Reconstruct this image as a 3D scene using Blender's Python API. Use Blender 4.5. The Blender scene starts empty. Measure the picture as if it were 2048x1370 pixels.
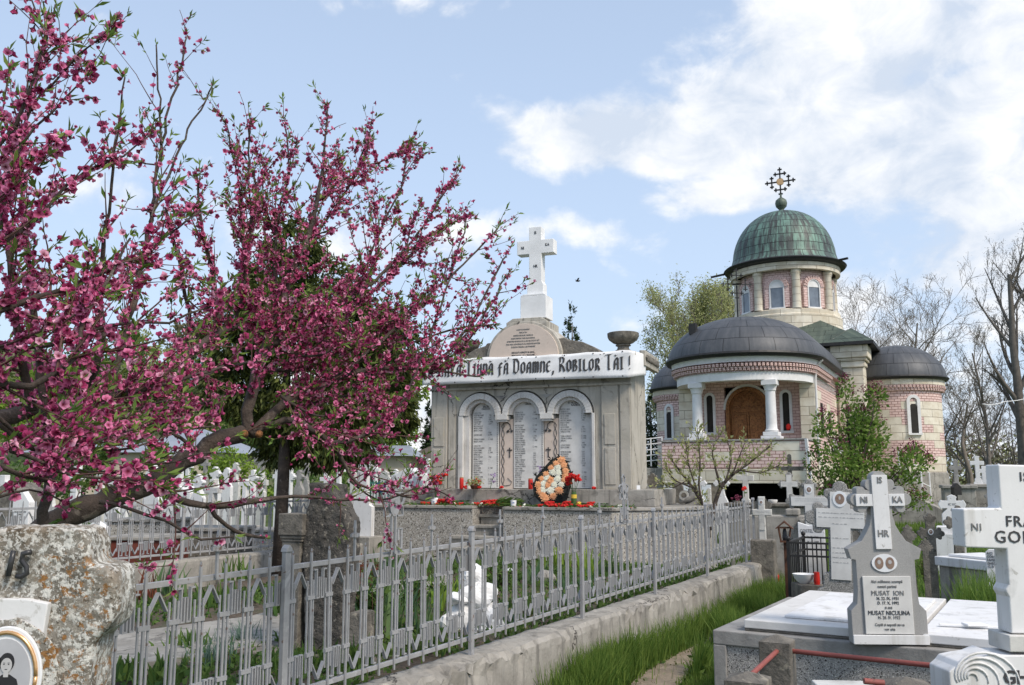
import bpy, math, random
import numpy as np
from mathutils import Vector, Matrix, Euler
S = bpy.context.scene
C = S.collection
R = math.radians
rnd = random.Random(7)
nr = np.random.RandomState(11)

# ---------------------------------------------------------------- camera, sky, sun
F = 1800.0                      # focal length in pixels of the 2048 px wide photograph
PITCH = R(8.53)
EYE = 1.75
cam_d = bpy.data.cameras.new('camera'); cam = bpy.data.objects.new('camera', cam_d); C.objects.link(cam)
cam.location = (0, 0, EYE); cam.rotation_euler = (R(90) + PITCH, 0, 0)
cam_d.sensor_width = 36; cam_d.lens = 36 * F / 2048; cam_d.clip_end = 3000; cam_d.clip_start = .05
S.camera = cam
S.render.resolution_x = 1024; S.render.resolution_y = 685
S.view_settings.view_transform = 'Standard'; S.view_settings.look = 'None'
S.view_settings.gamma = 1; S.view_settings.exposure = 0.72
S.cycles.max_bounces = 6; S.cycles.transparent_max_bounces = 8

SUN_EL, SUN_AZ = 46, 138        # azimuth measured clockwise from the view direction (+Y)
def dirpx(px, py):
    c, s = math.cos(PITCH), math.sin(PITCH)
    x, u = px - 1024, 685 - py
    v = Vector((x, F * c - u * s, F * s + u * c)); return v.normalized()
def at(px, py, Y):              # world point seen at a pixel of the photograph, at depth Y
    d = dirpx(px, py); k = Y / d.y
    return Vector((d.x * k, Y, EYE + d.z * k))
def gnd(px, py, z=0.0):         # the point of the level z seen at a pixel
    d = dirpx(px, py); k = (z - EYE) / d.z
    return Vector((d.x * k, d.y * k, z))

W = bpy.data.worlds.new('World'); S.world = W; W.use_nodes = True
def world_sky():
    nt = W.node_tree; N = nt.nodes; L = nt.links; N.clear()
    out = N.new('ShaderNodeOutputWorld'); bg = N.new('ShaderNodeBackground'); bg.inputs[1].default_value = .115
    L.new(bg.outputs[0], out.inputs[0])
    sky = N.new('ShaderNodeTexSky'); sky.sky_type = 'NISHITA'; sky.sun_disc = False
    sky.sun_elevation = R(SUN_EL); sky.sun_rotation = R(SUN_AZ)
    sky.air_density = 1.0; sky.dust_density = 2.2; sky.ozone_density = 1.6
    tc = N.new('ShaderNodeTexCoord')
    def math_(op, a, b=None, c=None):
        n = N.new('ShaderNodeMath'); n.operation = op
        for i, v in enumerate((a, b, c)):
            if v is None: continue
            if isinstance(v, (int, float)): n.inputs[i].default_value = v
            else: L.new(v, n.inputs[i])
        return n.outputs[0]
    def vm(op, a, b=None):
        n = N.new('ShaderNodeVectorMath'); n.operation = op
        for i, v in enumerate((a, b)):
            if v is None: continue
            if isinstance(v, tuple): n.inputs[i].default_value = v
            else: L.new(v, n.inputs[i])
        return n
    d = vm('NORMALIZE', tc.outputs['Generated']).outputs[0]
    # clouds: heaps around a few directions, broken up by noise
    def noise(scale, detail, rough, vec, dist=0):
        n = N.new('ShaderNodeTexNoise'); n.inputs['Scale'].default_value = scale; n.inputs['Detail'].default_value = detail
        n.inputs['Roughness'].default_value = rough; n.inputs['Distortion'].default_value = dist
        L.new(vec, n.inputs['Vector']); return n.outputs['Fac']
    sc = vm('MULTIPLY', d, (1, 1, 1.45)).outputs[0]
    n1 = noise(6.5, 9, .55, sc, .1); n2 = noise(2.1, 6, .6, sc); n3 = noise(14, 6, .6, sc, .4)
    blobs = [(1760, 90, .19, .09, 1.0), (1960, 250, .18, .10, 1.0), (1590, 190, .17, .055, 1.0), (1250, 262, .13, .045, 1.0), (1500, 290, .19, .04, .9),
             (1480, 385, .13, .03, .7), (1750, 330, .22, .05, .9), (2300, 330, .25, .16, 1.0), (1915, 415, .05, .022, .8),
             (700, 0, .14, .016, .3), (640, 490, .28, .05, .45), (980, 470, .22, .03, .38), (300, 420, .2, .06, .4), (1320, 660, .4, .05, .25),
             (1790, 570, .22, .05, .42), (1850, 860, .8, .12, .5), (600, 800, .9, .12, .45)]
    tot = None
    for px, py, wx, wz, g in blobs:
        c = dirpx(px, py)
        v = vm('SUBTRACT', d, tuple(c)).outputs[0]
        v = vm('MULTIPLY', v, (1 / wx, .6 / wx, 1 / wz)).outputs[0]
        ln = vm('DOT_PRODUCT', v, v).outputs['Value']
        e = math_('MULTIPLY', math_('EXPONENT', math_('MULTIPLY', ln, -1.0)), g)
        tot = e if tot is None else math_('MAXIMUM', tot, e)
    # away from the photographed part of the sky, scattered cloud
    sca = math_('MULTIPLY', math_('SUBTRACT', n2, .50), 1.6)
    dens = math_('ADD', math_('MULTIPLY', math_('SUBTRACT', n1, .5), 2.3), math_('MULTIPLY', math_('SUBTRACT', n2, .5), .9))
    dens = math_('ADD', math_('ADD', dens, math_('MULTIPLY', math_('SUBTRACT', n3, .5), .8)), math_('MULTIPLY', tot, 1.36))
    r = N.new('ShaderNodeMapRange'); r.interpolation_type = 'SMOOTHSTEP'
    r.inputs[1].default_value = .38; r.inputs[2].default_value = .86; L.new(dens, r.inputs[0])
    fac = math_('MULTIPLY', r.outputs[0], .95)
    # shading of the clouds themselves
    shade = N.new('ShaderNodeValToRGB'); e = shade.color_ramp.elements
    e[0].position = .40; e[0].color = (3.6, 4.05, 4.75, 1); e[1].position = .58; e[1].color = (5.6, 5.65, 5.75, 1)
    L.new(math_('ADD', math_('MULTIPLY', n3, .5), math_('MULTIPLY', n1, .5)), shade.inputs[0])
    # thin high haze whitening the blue, more near the horizon
    z = N.new('ShaderNodeSeparateXYZ'); L.new(d, z.inputs[0])
    hz = N.new('ShaderNodeMapRange'); L.new(z.outputs[2], hz.inputs[0])
    hz.inputs[1].default_value = 0; hz.inputs[2].default_value = .75; hz.inputs[3].default_value = .78; hz.inputs[4].default_value = .42
    mh = N.new('ShaderNodeMix'); mh.data_type = 'RGBA'; L.new(hz.outputs[0], mh.inputs[0])
    L.new(sky.outputs[0], mh.inputs[6]); mh.inputs[7].default_value = (3.7, 4.5, 5.7, 1)
    m = N.new('ShaderNodeMix'); m.data_type = 'RGBA'; L.new(fac, m.inputs[0]); L.new(mh.outputs[2], m.inputs[6]); L.new(shade.outputs[0], m.inputs[7])
    L.new(m.outputs[2], bg.inputs[0])
world_sky()
sd = bpy.data.lights.new('sun', 'SUN'); sd.energy = 1.9; sd.angle = R(13); sd.color = (1, .91, .79)
sun = bpy.data.objects.new('sun', sd); C.objects.link(sun)
sdir = Vector((math.sin(R(SUN_AZ)) * math.cos(R(SUN_EL)), math.cos(R(SUN_AZ)) * math.cos(R(SUN_EL)), math.sin(R(SUN_EL))))
sun.rotation_euler = (-sdir).to_track_quat('-Z', 'Y').to_euler(); sun.location = sdir * 60

# ---------------------------------------------------------------- materials
class G:                         # small node graph helper
    def __init__(s, name):
        s.m = bpy.data.materials.new(name); s.m.use_nodes = True; s.nt = s.m.node_tree
        s.N = s.nt.nodes; s.L = s.nt.links; s.b = s.N['Principled BSDF']
        s.tc = s.N.new('ShaderNodeTexCoord')
    def val(s, sock, v):
        if v is None: return
        if hasattr(v, 'is_output') or isinstance(v, bpy.types.NodeSocket): s.L.new(v, sock)
        elif isinstance(v, tuple) and len(v) == 3 and sock.type == 'RGBA': sock.default_value = (*v, 1)
        else: sock.default_value = v
    def noise(s, scale, detail=5, rough=.55, vec=None, dist=0, out='Fac'):
        n = s.N.new('ShaderNodeTexNoise'); n.inputs['Scale'].default_value = scale; n.inputs['Detail'].default_value = detail
        n.inputs['Roughness'].default_value = rough; n.inputs['Distortion'].default_value = dist
        s.L.new(vec or s.tc.outputs['Object'], n.inputs['Vector']); return n.outputs[out]
    def voro(s, scale, vec=None, out='Color', feat='F1', rand=1):
        n = s.N.new('ShaderNodeTexVoronoi'); n.feature = feat; n.inputs['Scale'].default_value = scale; n.inputs['Randomness'].default_value = rand
        s.L.new(vec or s.tc.outputs['Object'], n.inputs['Vector']); return n.outputs[out]
    def ramp(s, fac, lo, hi, a=0.0, b=1.0):
        n = s.N.new('ShaderNodeMapRange'); n.interpolation_type = 'SMOOTHSTEP'; s.L.new(fac, n.inputs[0])
        n.inputs[1].default_value = lo; n.inputs[2].default_value = hi; n.inputs[3].default_value = a; n.inputs[4].default_value = b
        return n.outputs[0]
    def mix(s, f, a, b, mode='MIX'):
        n = s.N.new('ShaderNodeMix'); n.data_type = 'RGBA'; n.blend_type = mode
        s.val(n.inputs[0], f); s.val(n.inputs[6], a); s.val(n.inputs[7], b); return n.outputs[2]
    def math(s, op, a, b=None, c=None):
        n = s.N.new('ShaderNodeMath'); n.operation = op
        s.val(n.inputs[0], a); s.val(n.inputs[1], b); s.val(n.inputs[2], c); return n.outputs[0]
    def map(s, vec, scale=(1, 1, 1), loc=(0, 0, 0), rot=(0, 0, 0)):
        n = s.N.new('ShaderNodeMapping'); s.L.new(vec, n.inputs[0]); n.inputs['Scale'].default_value = scale
        n.inputs['Location'].default_value = loc; n.inputs['Rotation'].default_value = rot; return n.outputs[0]
    def bump(s, h, strength, dist=.01, prev=None):
        n = s.N.new('ShaderNodeBump'); n.inputs['Strength'].default_value = strength; n.inputs['Distance'].default_value = dist
        s.L.new(h, n.inputs['Height'])
        if prev: s.L.new(prev, n.inputs['Normal'])
        return n.outputs[0]
    def done(s, col, rough=.85, normal=None, spec=.3, metal=0):
        s.val(s.b.inputs['Base Color'], col); s.val(s.b.inputs['Roughness'], rough)
        s.b.inputs['Specular IOR Level'].default_value = spec; s.b.inputs['Metallic'].default_value = metal
        if normal: s.L.new(normal, s.b.inputs['Normal'])
        return s.m

def pmat(name, c1, c2, scale=4, rough=.85, bump=.35, bscale=55, bdist=.006, spots=(), streak=None, spec=.3, metal=0, cracks=None):
    g = G(name)
    col = g.mix(g.ramp(g.noise(scale, 7, .62), .3, .72), c1, c2)
    for c, sc, th, w, k in spots:
        f = g.ramp(g.noise(sc, 5, .6, dist=.6), th, th + w, 0, k); col = g.mix(f, col, c)
    if streak:
        c, k = streak
        v = g.map(g.tc.outputs['Object'], (9, 9, .7)); f = g.ramp(g.noise(1, 6, .65, v), .5, .72, 0, k); col = g.mix(f, col, c)
    if cracks:
        n = g.N.new('ShaderNodeVectorMath'); n.operation = 'ADD'; g.L.new(g.tc.outputs['Object'], n.inputs[0])
        q = g.N.new('ShaderNodeVectorMath'); q.operation = 'SCALE'; q.inputs[3].default_value = .35; g.L.new(g.noise(3, 5, .7, out='Color'), q.inputs[0]); g.L.new(q.outputs[0], n.inputs[1])
        cr = g.ramp(g.voro(cracks, n.outputs[0], 'Distance', 'DISTANCE_TO_EDGE'), .002, .010, 1, 0); cr = g.math('MULTIPLY', cr, g.ramp(g.noise(1.1, 3, .5), .42, .56)); col = g.mix(cr, col, (.05, .045, .04))
    nrm = g.bump(g.noise(bscale, 6, .65), bump, bdist)
    nrm = g.bump(g.noise(bscale / 9, 4, .6), bump * .6, bdist * 4, nrm)
    return g.done(col, rough, nrm, spec, metal)

M = {}
M['concrete'] = pmat('concrete', (.36, .34, .305), (.23, .215, .19), 2.6, spots=(((.13, .125, .11), 5, .56, .12, .65), ((.48, .45, .39), 9, .6, .1, .5)), streak=((.11, .105, .095), .8), cracks=.9, bump=.55, bscale=40, bdist=.01)
M['monument'] = pmat('monument_plaster', (.47, .44, .385), (.36, .335, .285), 1.6, spots=(((.16, .15, .13), 4, .6, .1, .55), ((.42, .36, .25), 2.2, .6, .1, .5)), streak=((.15, .14, .12), .85), cracks=.7, bump=.6, bscale=60)
M['dark_stone'] = pmat('dark_stone', (.115, .105, .092), (.05, .046, .041), 6, spots=(((.30, .27, .22), 28, .58, .07, .8), ((.02, .02, .018), 40, .58, .05, .8)), bump=1, bscale=45, bdist=.02)
M['grey_stone'] = pmat('grey_stone', (.34, .33, .31), (.22, .21, .20), 5, spots=(((.12, .115, .105), 9, .58, .1, .6),), bump=.6, bscale=70)
M['weathered'] = pmat('weathered_stone', (.22, .20, .17), (.10, .092, .08), 7, spots=(((.33, .30, .24), 16, .6, .07, .6), ((.05, .05, .04), 11, .58, .1, .7)), bump=.8, bscale=50, bdist=.012)
M['white'] = pmat('white_marble', (.76, .755, .75), (.66, .655, .65), 2.2, rough=.55, spots=(((.42, .42, .41), 5, .57, .12, .6), ((.34, .32, .28), 26, .63, .06, .6)), streak=((.45, .43, .39), .6), bump=.2, bscale=80, bdist=.002, spec=.4)
M['white_paint'] = pmat('white_paint', (.82, .82, .82), (.70, .70, .70), 3, rough=.6, spots=(((.5, .49, .46), 7, .66, .08, .5),), bump=.2)
M['arch_paint'] = pmat('worn_white_render', (.64, .63, .61), (.52, .51, .49), 3, rough=.8, spots=(((.36, .34, .31), 6, .6, .1, .6),), streak=((.36, .34, .31), .6), bump=.35)
M['glass'] = pmat('window_glass', (.16, .19, .23), (.10, .12, .15), 3, rough=.12, bump=.03, spec=.8)
M['old_white'] = pmat('aged_white_marble', (.62, .61, .58), (.46, .45, .42), 5, rough=.6, spots=(((.25, .24, .22), 8, .6, .1, .6),), bump=.25, streak=((.3, .29, .26), .5))
M['old_white2'] = pmat('brushed_white_marble', (.68, .665, .64), (.58, .565, .54), 4, rough=.6, spots=(((.42, .40, .37), 6, .6, .12, .5), ((.33, .31, .28), 40, .66, .05, .6)), bump=.25)
M['plaque'] = pmat('plaque_marble', (.68, .67, .645), (.56, .55, .53), 6, rough=.5, bump=.12)
M['pink_panel'] = pmat('pink_marble', (.66, .55, .47), (.58, .49, .42), 5, rough=.6, spots=(((.4, .3, .24), 9, .6, .1, .5),), bump=.15)
M['ink'] = pmat('dark_lettering', (.045, .045, .05), (.075, .072, .07), 20, rough=.7, bump=.1)
M['etched'] = pmat('etched_lines', (.38, .37, .36), (.46, .45, .44), 60, rough=.8, bump=.1)
M['faded_ink'] = pmat('faded_lettering', (.16, .155, .15), (.25, .245, .235), 30, rough=.8, bump=.1)
M['silver'] = pmat('silver_paint', (.365, .365, .37), (.27, .27, .275), 9, rough=.5, bump=.3, bscale=120, bdist=.002, spots=(((.16, .09, .06), 22, .62, .05, .8), ((.50, .50, .51), 9, .6, .08, .5)), spec=.4, metal=.1)
M['black_iron'] = pmat('black_iron', (.02, .02, .022), (.035, .033, .03), 12, rough=.5, bump=.2)
M['red_pipe'] = pmat('red_pipe_paint', (.30, .085, .07), (.22, .07, .06), 14, rough=.6, bump=.3, spots=(((.12, .05, .04), 20, .62, .06, .6),))
M['white_col'] = pmat('column_white', (.72, .72, .72), (.62, .61, .60), 3, rough=.7, bump=.2)
M['copper'] = None
M['bark'] = pmat('bark', (.085, .064, .052), (.038, .03, .026), 9, bump=1, bscale=45, bdist=.012, spots=(((.19, .16, .135), 14, .58, .1, .7),))
M['twig'] = pmat('twig_bark', (.13, .065, .055), (.085, .05, .042), 12, bump=.4)
M['farbark'] = pmat('far_bark', (.17, .15, .13), (.11, .098, .088), 5, bump=.4)
M['palebark'] = pmat('pale_bark', (.20, .17, .14), (.14, .12, .10), 5, bump=.4)
M['wood'] = pmat('carved_wood', (.33, .15, .055), (.24, .10, .036), 5, rough=.55, bump=1, bscale=30, bdist=.02, spots=(((.11, .045, .015), 15, .52, .06, .8), ((.09, .035, .012), 34, .58, .05, .6)))
M['wood_dark'] = pmat('brown_wood', (.12, .055, .032), (.075, .035, .022), 9, rough=.7, bump=.4)
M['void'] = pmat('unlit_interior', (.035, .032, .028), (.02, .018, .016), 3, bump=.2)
M['red'] = pmat('red_plastic', (.55, .02, .012), (.42, .015, .01), 8, rough=.35, bump=.05, spec=.5)
M['redpetal'] = pmat('red_petals', (.62, .022, .015), (.40, .012, .012), 40, rough=.7, bump=.6, bscale=90)
M['orange'] = pmat('orange_petals', (.80, .44, .24), (.70, .33, .14), 40, rough=.7, bump=.5, bscale=90)
M['cream'] = pmat('cream_petals', (.80, .80, .70), (.70, .71, .58), 40, rough=.7, bump=.5, bscale=90)
M['yellow'] = pmat('yellow_petals', (.72, .52, .07), (.6, .4, .05), 40, rough=.7, bump=.5)
M['lilacp'] = pmat('lilac_petals', (.42, .34, .52), (.36, .26, .42), 40, rough=.7, bump=.5)
M['blackp'] = pmat('black_backing', (.018, .02, .018), (.03, .032, .028), 30, rough=.8, bump=.8)
M['stemgreen'] = pmat('stem_green', (.06, .12, .035), (.04, .085, .025), 12, bump=.3)
M['metalroof'] = pmat('sheet_metal_roof', (.36, .38, .42), (.28, .30, .34), 1.2, rough=.45, bump=.2, metal=.3)
M['thatch'] = pmat('brown_shingle_roof', (.11, .085, .07), (.075, .058, .048), 3, bump=.8)
M['housewall'] = pmat('house_plaster', (.52, .46, .36), (.42, .36, .28), 1, bump=.3)
M['soil'] = pmat('soil', (.13, .10, .075), (.075, .058, .042), 3, bump=1, bscale=25, bdist=.03, spots=(((.05, .075, .025), 2.5, .5, .12, .7),))
M['hillgreen'] = pmat('hill_green', (.085, .12, .035), (.14, .125, .06), .09, bump=.8, bscale=2, bdist=.5)
M['stonebase'] = pmat('rubble_base', (.28, .24, .19), (.17, .145, .115), 1.6, bump=.8, bscale=14, bdist=.03, spots=(((.10, .085, .07), 3, .58, .1, .6),))
M['gold'] = pmat('gilt_rim', (.75, .45, .22), (.6, .35, .16), 9, rough=.25, bump=.05, metal=.7)
M['porcelain'] = pmat('porcelain', (.78, .79, .8), (.74, .75, .77), 4, rough=.2, bump=.02, spec=.6)
M['photo'] = pmat('photo_grey', (.42, .42, .44), (.50, .50, .52), 12, rough=.25, bump=0)
M['photo_dark'] = pmat('photo_dark', (.03, .03, .035), (.05, .05, .05), 12, rough=.25, bump=0)
M['photo_sepia'] = pmat('photo_sepia', (.20, .13, .10), (.30, .22, .17), 40, rough=.3, bump=0)
M['skin'] = pmat('photo_face', (.50, .49, .49), (.42, .41, .41), 50, rough=.3, bump=0)
M['bluesign'] = pmat('blue_plate', (.03, .09, .32), (.04, .11, .36), 9, rough=.4, bump=.05)
M['greenpaint'] = pmat('green_paint', (.05, .22, .15), (.04, .18, .12), 9, rough=.5, bump=.2)
M['rust'] = pmat('rust_brown_paint', (.17, .045, .03), (.12, .035, .025), 6, rough=.6, bump=.3)

def m_leaf(name, c1, c2, trans=.35, rough=.6):
    g = G(name); geo = g.N.new('ShaderNodeNewGeometry')
    col = g.mix(geo.outputs['Random Per Island'], c1, c2)
    g.done(col, rough, None, .25)
    tr = g.N.new('ShaderNodeBsdfTranslucent'); g.L.new(col, tr.inputs[0])
    ms = g.N.new('ShaderNodeMixShader'); ms.inputs[0].default_value = trans
    out = g.N['Material Output']
    g.L.new(g.b.outputs[0], ms.inputs[1]); g.L.new(tr.outputs[0], ms.inputs[2]); g.L.new(ms.outputs[0], out.inputs[0])
    return g.m
M['leaf_peach'] = m_leaf('peach_leaf', (.10, .19, .035), (.22, .30, .07))
M['leaf_lilac'] = m_leaf('lilac_leaf', (.08, .16, .03), (.26, .37, .08), .5)
M['leaf_spring'] = m_leaf('spring_leaf', (.17, .29, .035), (.30, .40, .07), .45)
M['leaf_bud'] = m_leaf('bud_leaf', (.30, .34, .12), (.50, .50, .25), .5)
M['leaf_thuja'] = m_leaf('thuja_scale_leaf', (.03, .05, .012), (.12, .135, .03), .2)
M['leaf_dark'] = m_leaf('dark_needles', (.015, .035, .012), (.04, .07, .02), .1)
M['leaf_brown'] = m_leaf('bare_brush', (.16, .13, .08), (.10, .12, .05), .2)
M['leaf_mid'] = m_leaf('shrub_leaf', (.05, .11, .025), (.12, .19, .04))
M['grass'] = m_leaf('grass_blade', (.07, .15, .025), (.22, .31, .065), .5)
M['grass_dry'] = m_leaf('dry_blade', (.16, .18, .06), (.24, .21, .10), .3)
M['iris'] = m_leaf('iris_blade', (.05, .12, .05), (.13, .20, .08), .25)
M['bluegreen'] = m_leaf('grey_green_blade', (.10, .17, .13), (.16, .24, .18), .25)
M['redleaf'] = m_leaf('red_shoot', (.20, .05, .03), (.10, .07, .03), .3)
M['purplebud'] = m_leaf('purple_bud', (.13, .02, .05), (.22, .05, .09), .2)

def m_petal():
    g = G('peach_petal'); geo = g.N.new('ShaderNodeNewGeometry')
    uv = g.N.new('ShaderNodeSeparateXYZ'); g.L.new(g.tc.outputs['UV'], uv.inputs[0])
    tip = g.mix(g.ramp(uv.outputs[0], 0, .8), (.42, .042, .155), (.88, .27, .49)); tip = g.mix(g.ramp(uv.outputs[0], .84, .9, 0, .8), tip, (.90, .50, .64))
    col = g.mix(g.ramp(uv.outputs[1], .0, .75), (.18, .006, .03), tip)
    g.done(col, .6, None, .25)
    tr = g.N.new('ShaderNodeBsdfTranslucent'); g.L.new(col, tr.inputs[0])
    ms = g.N.new('ShaderNodeMixShader'); ms.inputs[0].default_value = .38
    g.L.new(g.b.outputs[0], ms.inputs[1]); g.L.new(tr.outputs[0], ms.inputs[2]); g.L.new(ms.outputs[0], g.N['Material Output'].inputs[0])
    return g.m
M['petal'] = m_petal()

def m_pebble(name, c1, c2, sc=70):   # washed aggregate concrete
    g = G(name)
    v = g.voro(sc, out='Color'); sp = g.N.new('ShaderNodeSeparateColor'); g.L.new(v, sp.inputs[0])
    d = g.voro(sc, out='Distance')
    col = g.mix(sp.outputs[0], c1, c2)
    col = g.mix(g.ramp(sp.outputs[1], .86, .9), col, (.55, .53, .5))
    col = g.mix(g.ramp(sp.outputs[2], .88, .92), col, (.06, .055, .05))
    col = g.mix(g.ramp(g.noise(2.2, 6, .6), .5, .75, 0, .5), col, (.14, .13, .12))
    g.done(col, .85, g.bump(d, .8, .006)); return g.m
M['pebble'] = m_pebble('washed_aggregate', (.42, .395, .35), (.29, .27, .24), 75)
M['pebble_fine'] = m_pebble('fine_aggregate', (.42, .405, .385), (.29, .28, .27), 150)
M['granite_cross'] = m_pebble('terrazzo_grey', (.33, .325, .31), (.22, .215, .205), 210)
M['smooth_grey'] = pmat('smooth_grey_terrazzo', (.37, .365, .355), (.29, .285, .275), 150, spots=(((.22, .215, .21), 5, .6, .1, .4), ((.5, .5, .49), 260, .62, .04, .6)), streak=((.24, .235, .225), .4), bump=.25, bscale=200, bdist=.003)
M['path'] = pmat('trodden_dirt', (.30, .245, .185), (.20, .16, .12), 5, bump=1, bscale=22, bdist=.02, spots=(((.10, .13, .05), 6, .56, .1, .7), ((.38, .33, .27), 30, .6, .06, .6)))

def m_lichen():
    g = G('lichened_stone'); W_ = g.tc.outputs['Object']
    base = g.mix(g.ramp(g.noise(11, 7, .7), .35, .65), (.33, .305, .26), (.15, .135, .11))
    f = g.math('MULTIPLY', g.ramp(g.noise(72, 4, .6), .49, .54), g.ramp(g.noise(13, 5, .6, dist=.3), .38, .5))
    base = g.mix(f, base, (.64, .625, .575))
    f2 = g.ramp(g.noise(120, 5, .7, g.map(W_, loc=(3, 3, 3))), .55, .60, 0, .9); base = g.mix(f2, base, (.70, .69, .65))
    o = g.math('MULTIPLY', g.ramp(g.noise(48, 6, .7, g.map(W_, loc=(7, 1, 2))), .53, .58), g.ramp(g.noise(8.5, 4, .6, g.map(W_, loc=(1, 5, 2))), .50, .60))
    base = g.mix(o, base, (.31, .16, .06)); base = g.mix(g.ramp(g.noise(5, 5, .65), .48, .68, 0, .45), base, (.25, .16, .085))
    base = g.mix(g.ramp(g.noise(75, 6, .7, g.map(W_, loc=(9, 4, 2))), .58, .64, 0, .85), base, (.065, .05, .035))
    n = g.bump(g.noise(72, 4, .6), 1, .005); n = g.bump(g.noise(140, 7, .75), 1, .004, n)
    return g.done(base, .95, n, .1)
M['lichen'] = m_lichen()

def m_masonry(name, stone_bias, pink_top=True, mo=(.27, .13, .11)):
    g = G(name); uv = g.tc.outputs['UV']
    def brick(w, h, c1, c2, mort, msz, smooth=.1, off=.5):
        n = g.N.new('ShaderNodeTexBrick'); g.L.new(uv, n.inputs['Vector'])
        n.inputs['Scale'].default_value = 1; n.inputs['Brick Width'].default_value = w; n.inputs['Row Height'].default_value = h
        n.inputs['Mortar Size'].default_value = msz; n.inputs['Mortar Smooth'].default_value = smooth; n.offset = off
        g.val(n.inputs['Color1'], c1); g.val(n.inputs['Color2'], c2); g.val(n.inputs['Mortar'], mort); return n
    pick = brick(.92, .33, (0, 0, 0), (1, 1, 1), (.5, .5, .5), .0)
    st = brick(.92, .33, (.76, .71, .60), (.56, .51, .41), (.28, .23, .17), .010, .3)
    st_col = g.mix(g.ramp(g.noise(3, 6, .6), .35, .75), st.outputs[0], (.44, .36, .25), 'MIX')
    st_col = g.mix(.55, st.outputs[0], st_col)
    pb = brick(.25, .11, (.74, .56, .52), (.64, .46, .42), mo, .011, .2)
    sel = g.ramp(pick.outputs[0], stone_bias - .02, stone_bias + .02)
    if pink_top is not None:
        z = g.N.new('ShaderNodeSeparateXYZ'); g.L.new(uv, z.inputs[0])
        lo, hi = pink_top
        sel = g.math('MAXIMUM', sel, g.ramp(z.outputs[1], hi - .01, hi + .01))
        sel = g.math('MULTIPLY', sel, g.ramp(z.outputs[1], lo - .01, lo + .01))
    col = g.mix(sel, st_col, pb.outputs[0])
    col = g.mix(g.ramp(g.noise(7, 5, .6), .62, .75, 0, .35), col, (.25, .19, .15))
    h1 = g.mix(sel, st.outputs['Fac'], pb.outputs['Fac'])
    inv = g.math('SUBTRACT', 1.0, h1)
    n = g.bump(inv, .9, .02); n = g.bump(g.noise(22, 5, .6), .5, .012, n)
    return g.done(col, .85, n)
M['masonry'] = m_masonry('striped_masonry', .50, (2.3, 4.95))
M['masonry_low'] = m_masonry('low_wall_masonry', .22, (0, 9))
M['brickwall'] = m_masonry('pink_brick', -1, None, (.45, .27, .24))
M['sandstone'] = m_masonry('sandstone_blocks', 9, None)

def m_panels(name, c1, c2, c3, w, h, bot=None):
    g = G(name); uv = g.tc.outputs['UV']
    n = g.N.new('ShaderNodeTexBrick'); g.L.new(uv, n.inputs['Vector']); n.inputs['Scale'].default_value = 1
    n.inputs['Brick Width'].default_value = w; n.inputs['Row Height'].default_value = h; n.inputs['Mortar Size'].default_value = .014
    n.offset = .35; n.inputs['Mortar Smooth'].default_value = .2
    g.val(n.inputs['Color1'], (0, 0, 0)); g.val(n.inputs['Color2'], (1, 1, 1)); g.val(n.inputs['Mortar'], (0, 0, 0))
    v = g.map(uv, (3.2, .55, 1))
    col = g.mix(g.ramp(g.noise(1.3, 6, .65, v), .40, .62), c1, c2)
    col = g.mix(g.ramp(n.outputs[0], .3, .9, 0, .35), col, c3)
    col = g.mix(g.ramp(g.noise(1.1, 4, .6), .5, .7, 0, .55), col, c3)
    col = g.mix(n.outputs['Fac'], col, tuple(x * .35 for x in c1))
    nn = g.bump(n.outputs['Fac'], .8, .02); nn = g.bump(g.noise(4, 4, .5), .3, .03, nn)
    return g.done(col, .55, nn, .4, .15)
M['copper'] = m_panels('copper_patina', (.055, .06, .058), (.15, .26, .21), (.075, .105, .095), .42, .42)
M['tinroof'] = m_panels('dark_sheet_roof', (.075, .08, .088), (.105, .108, .115), (.06, .063, .07), .9, .62)
M['greenroof'] = m_panels('green_sheet_roof', (.075, .10, .08), (.12, .15, .115), (.06, .08, .065), .8, .5)

def m_marble_text(): return M['plaque']
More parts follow.
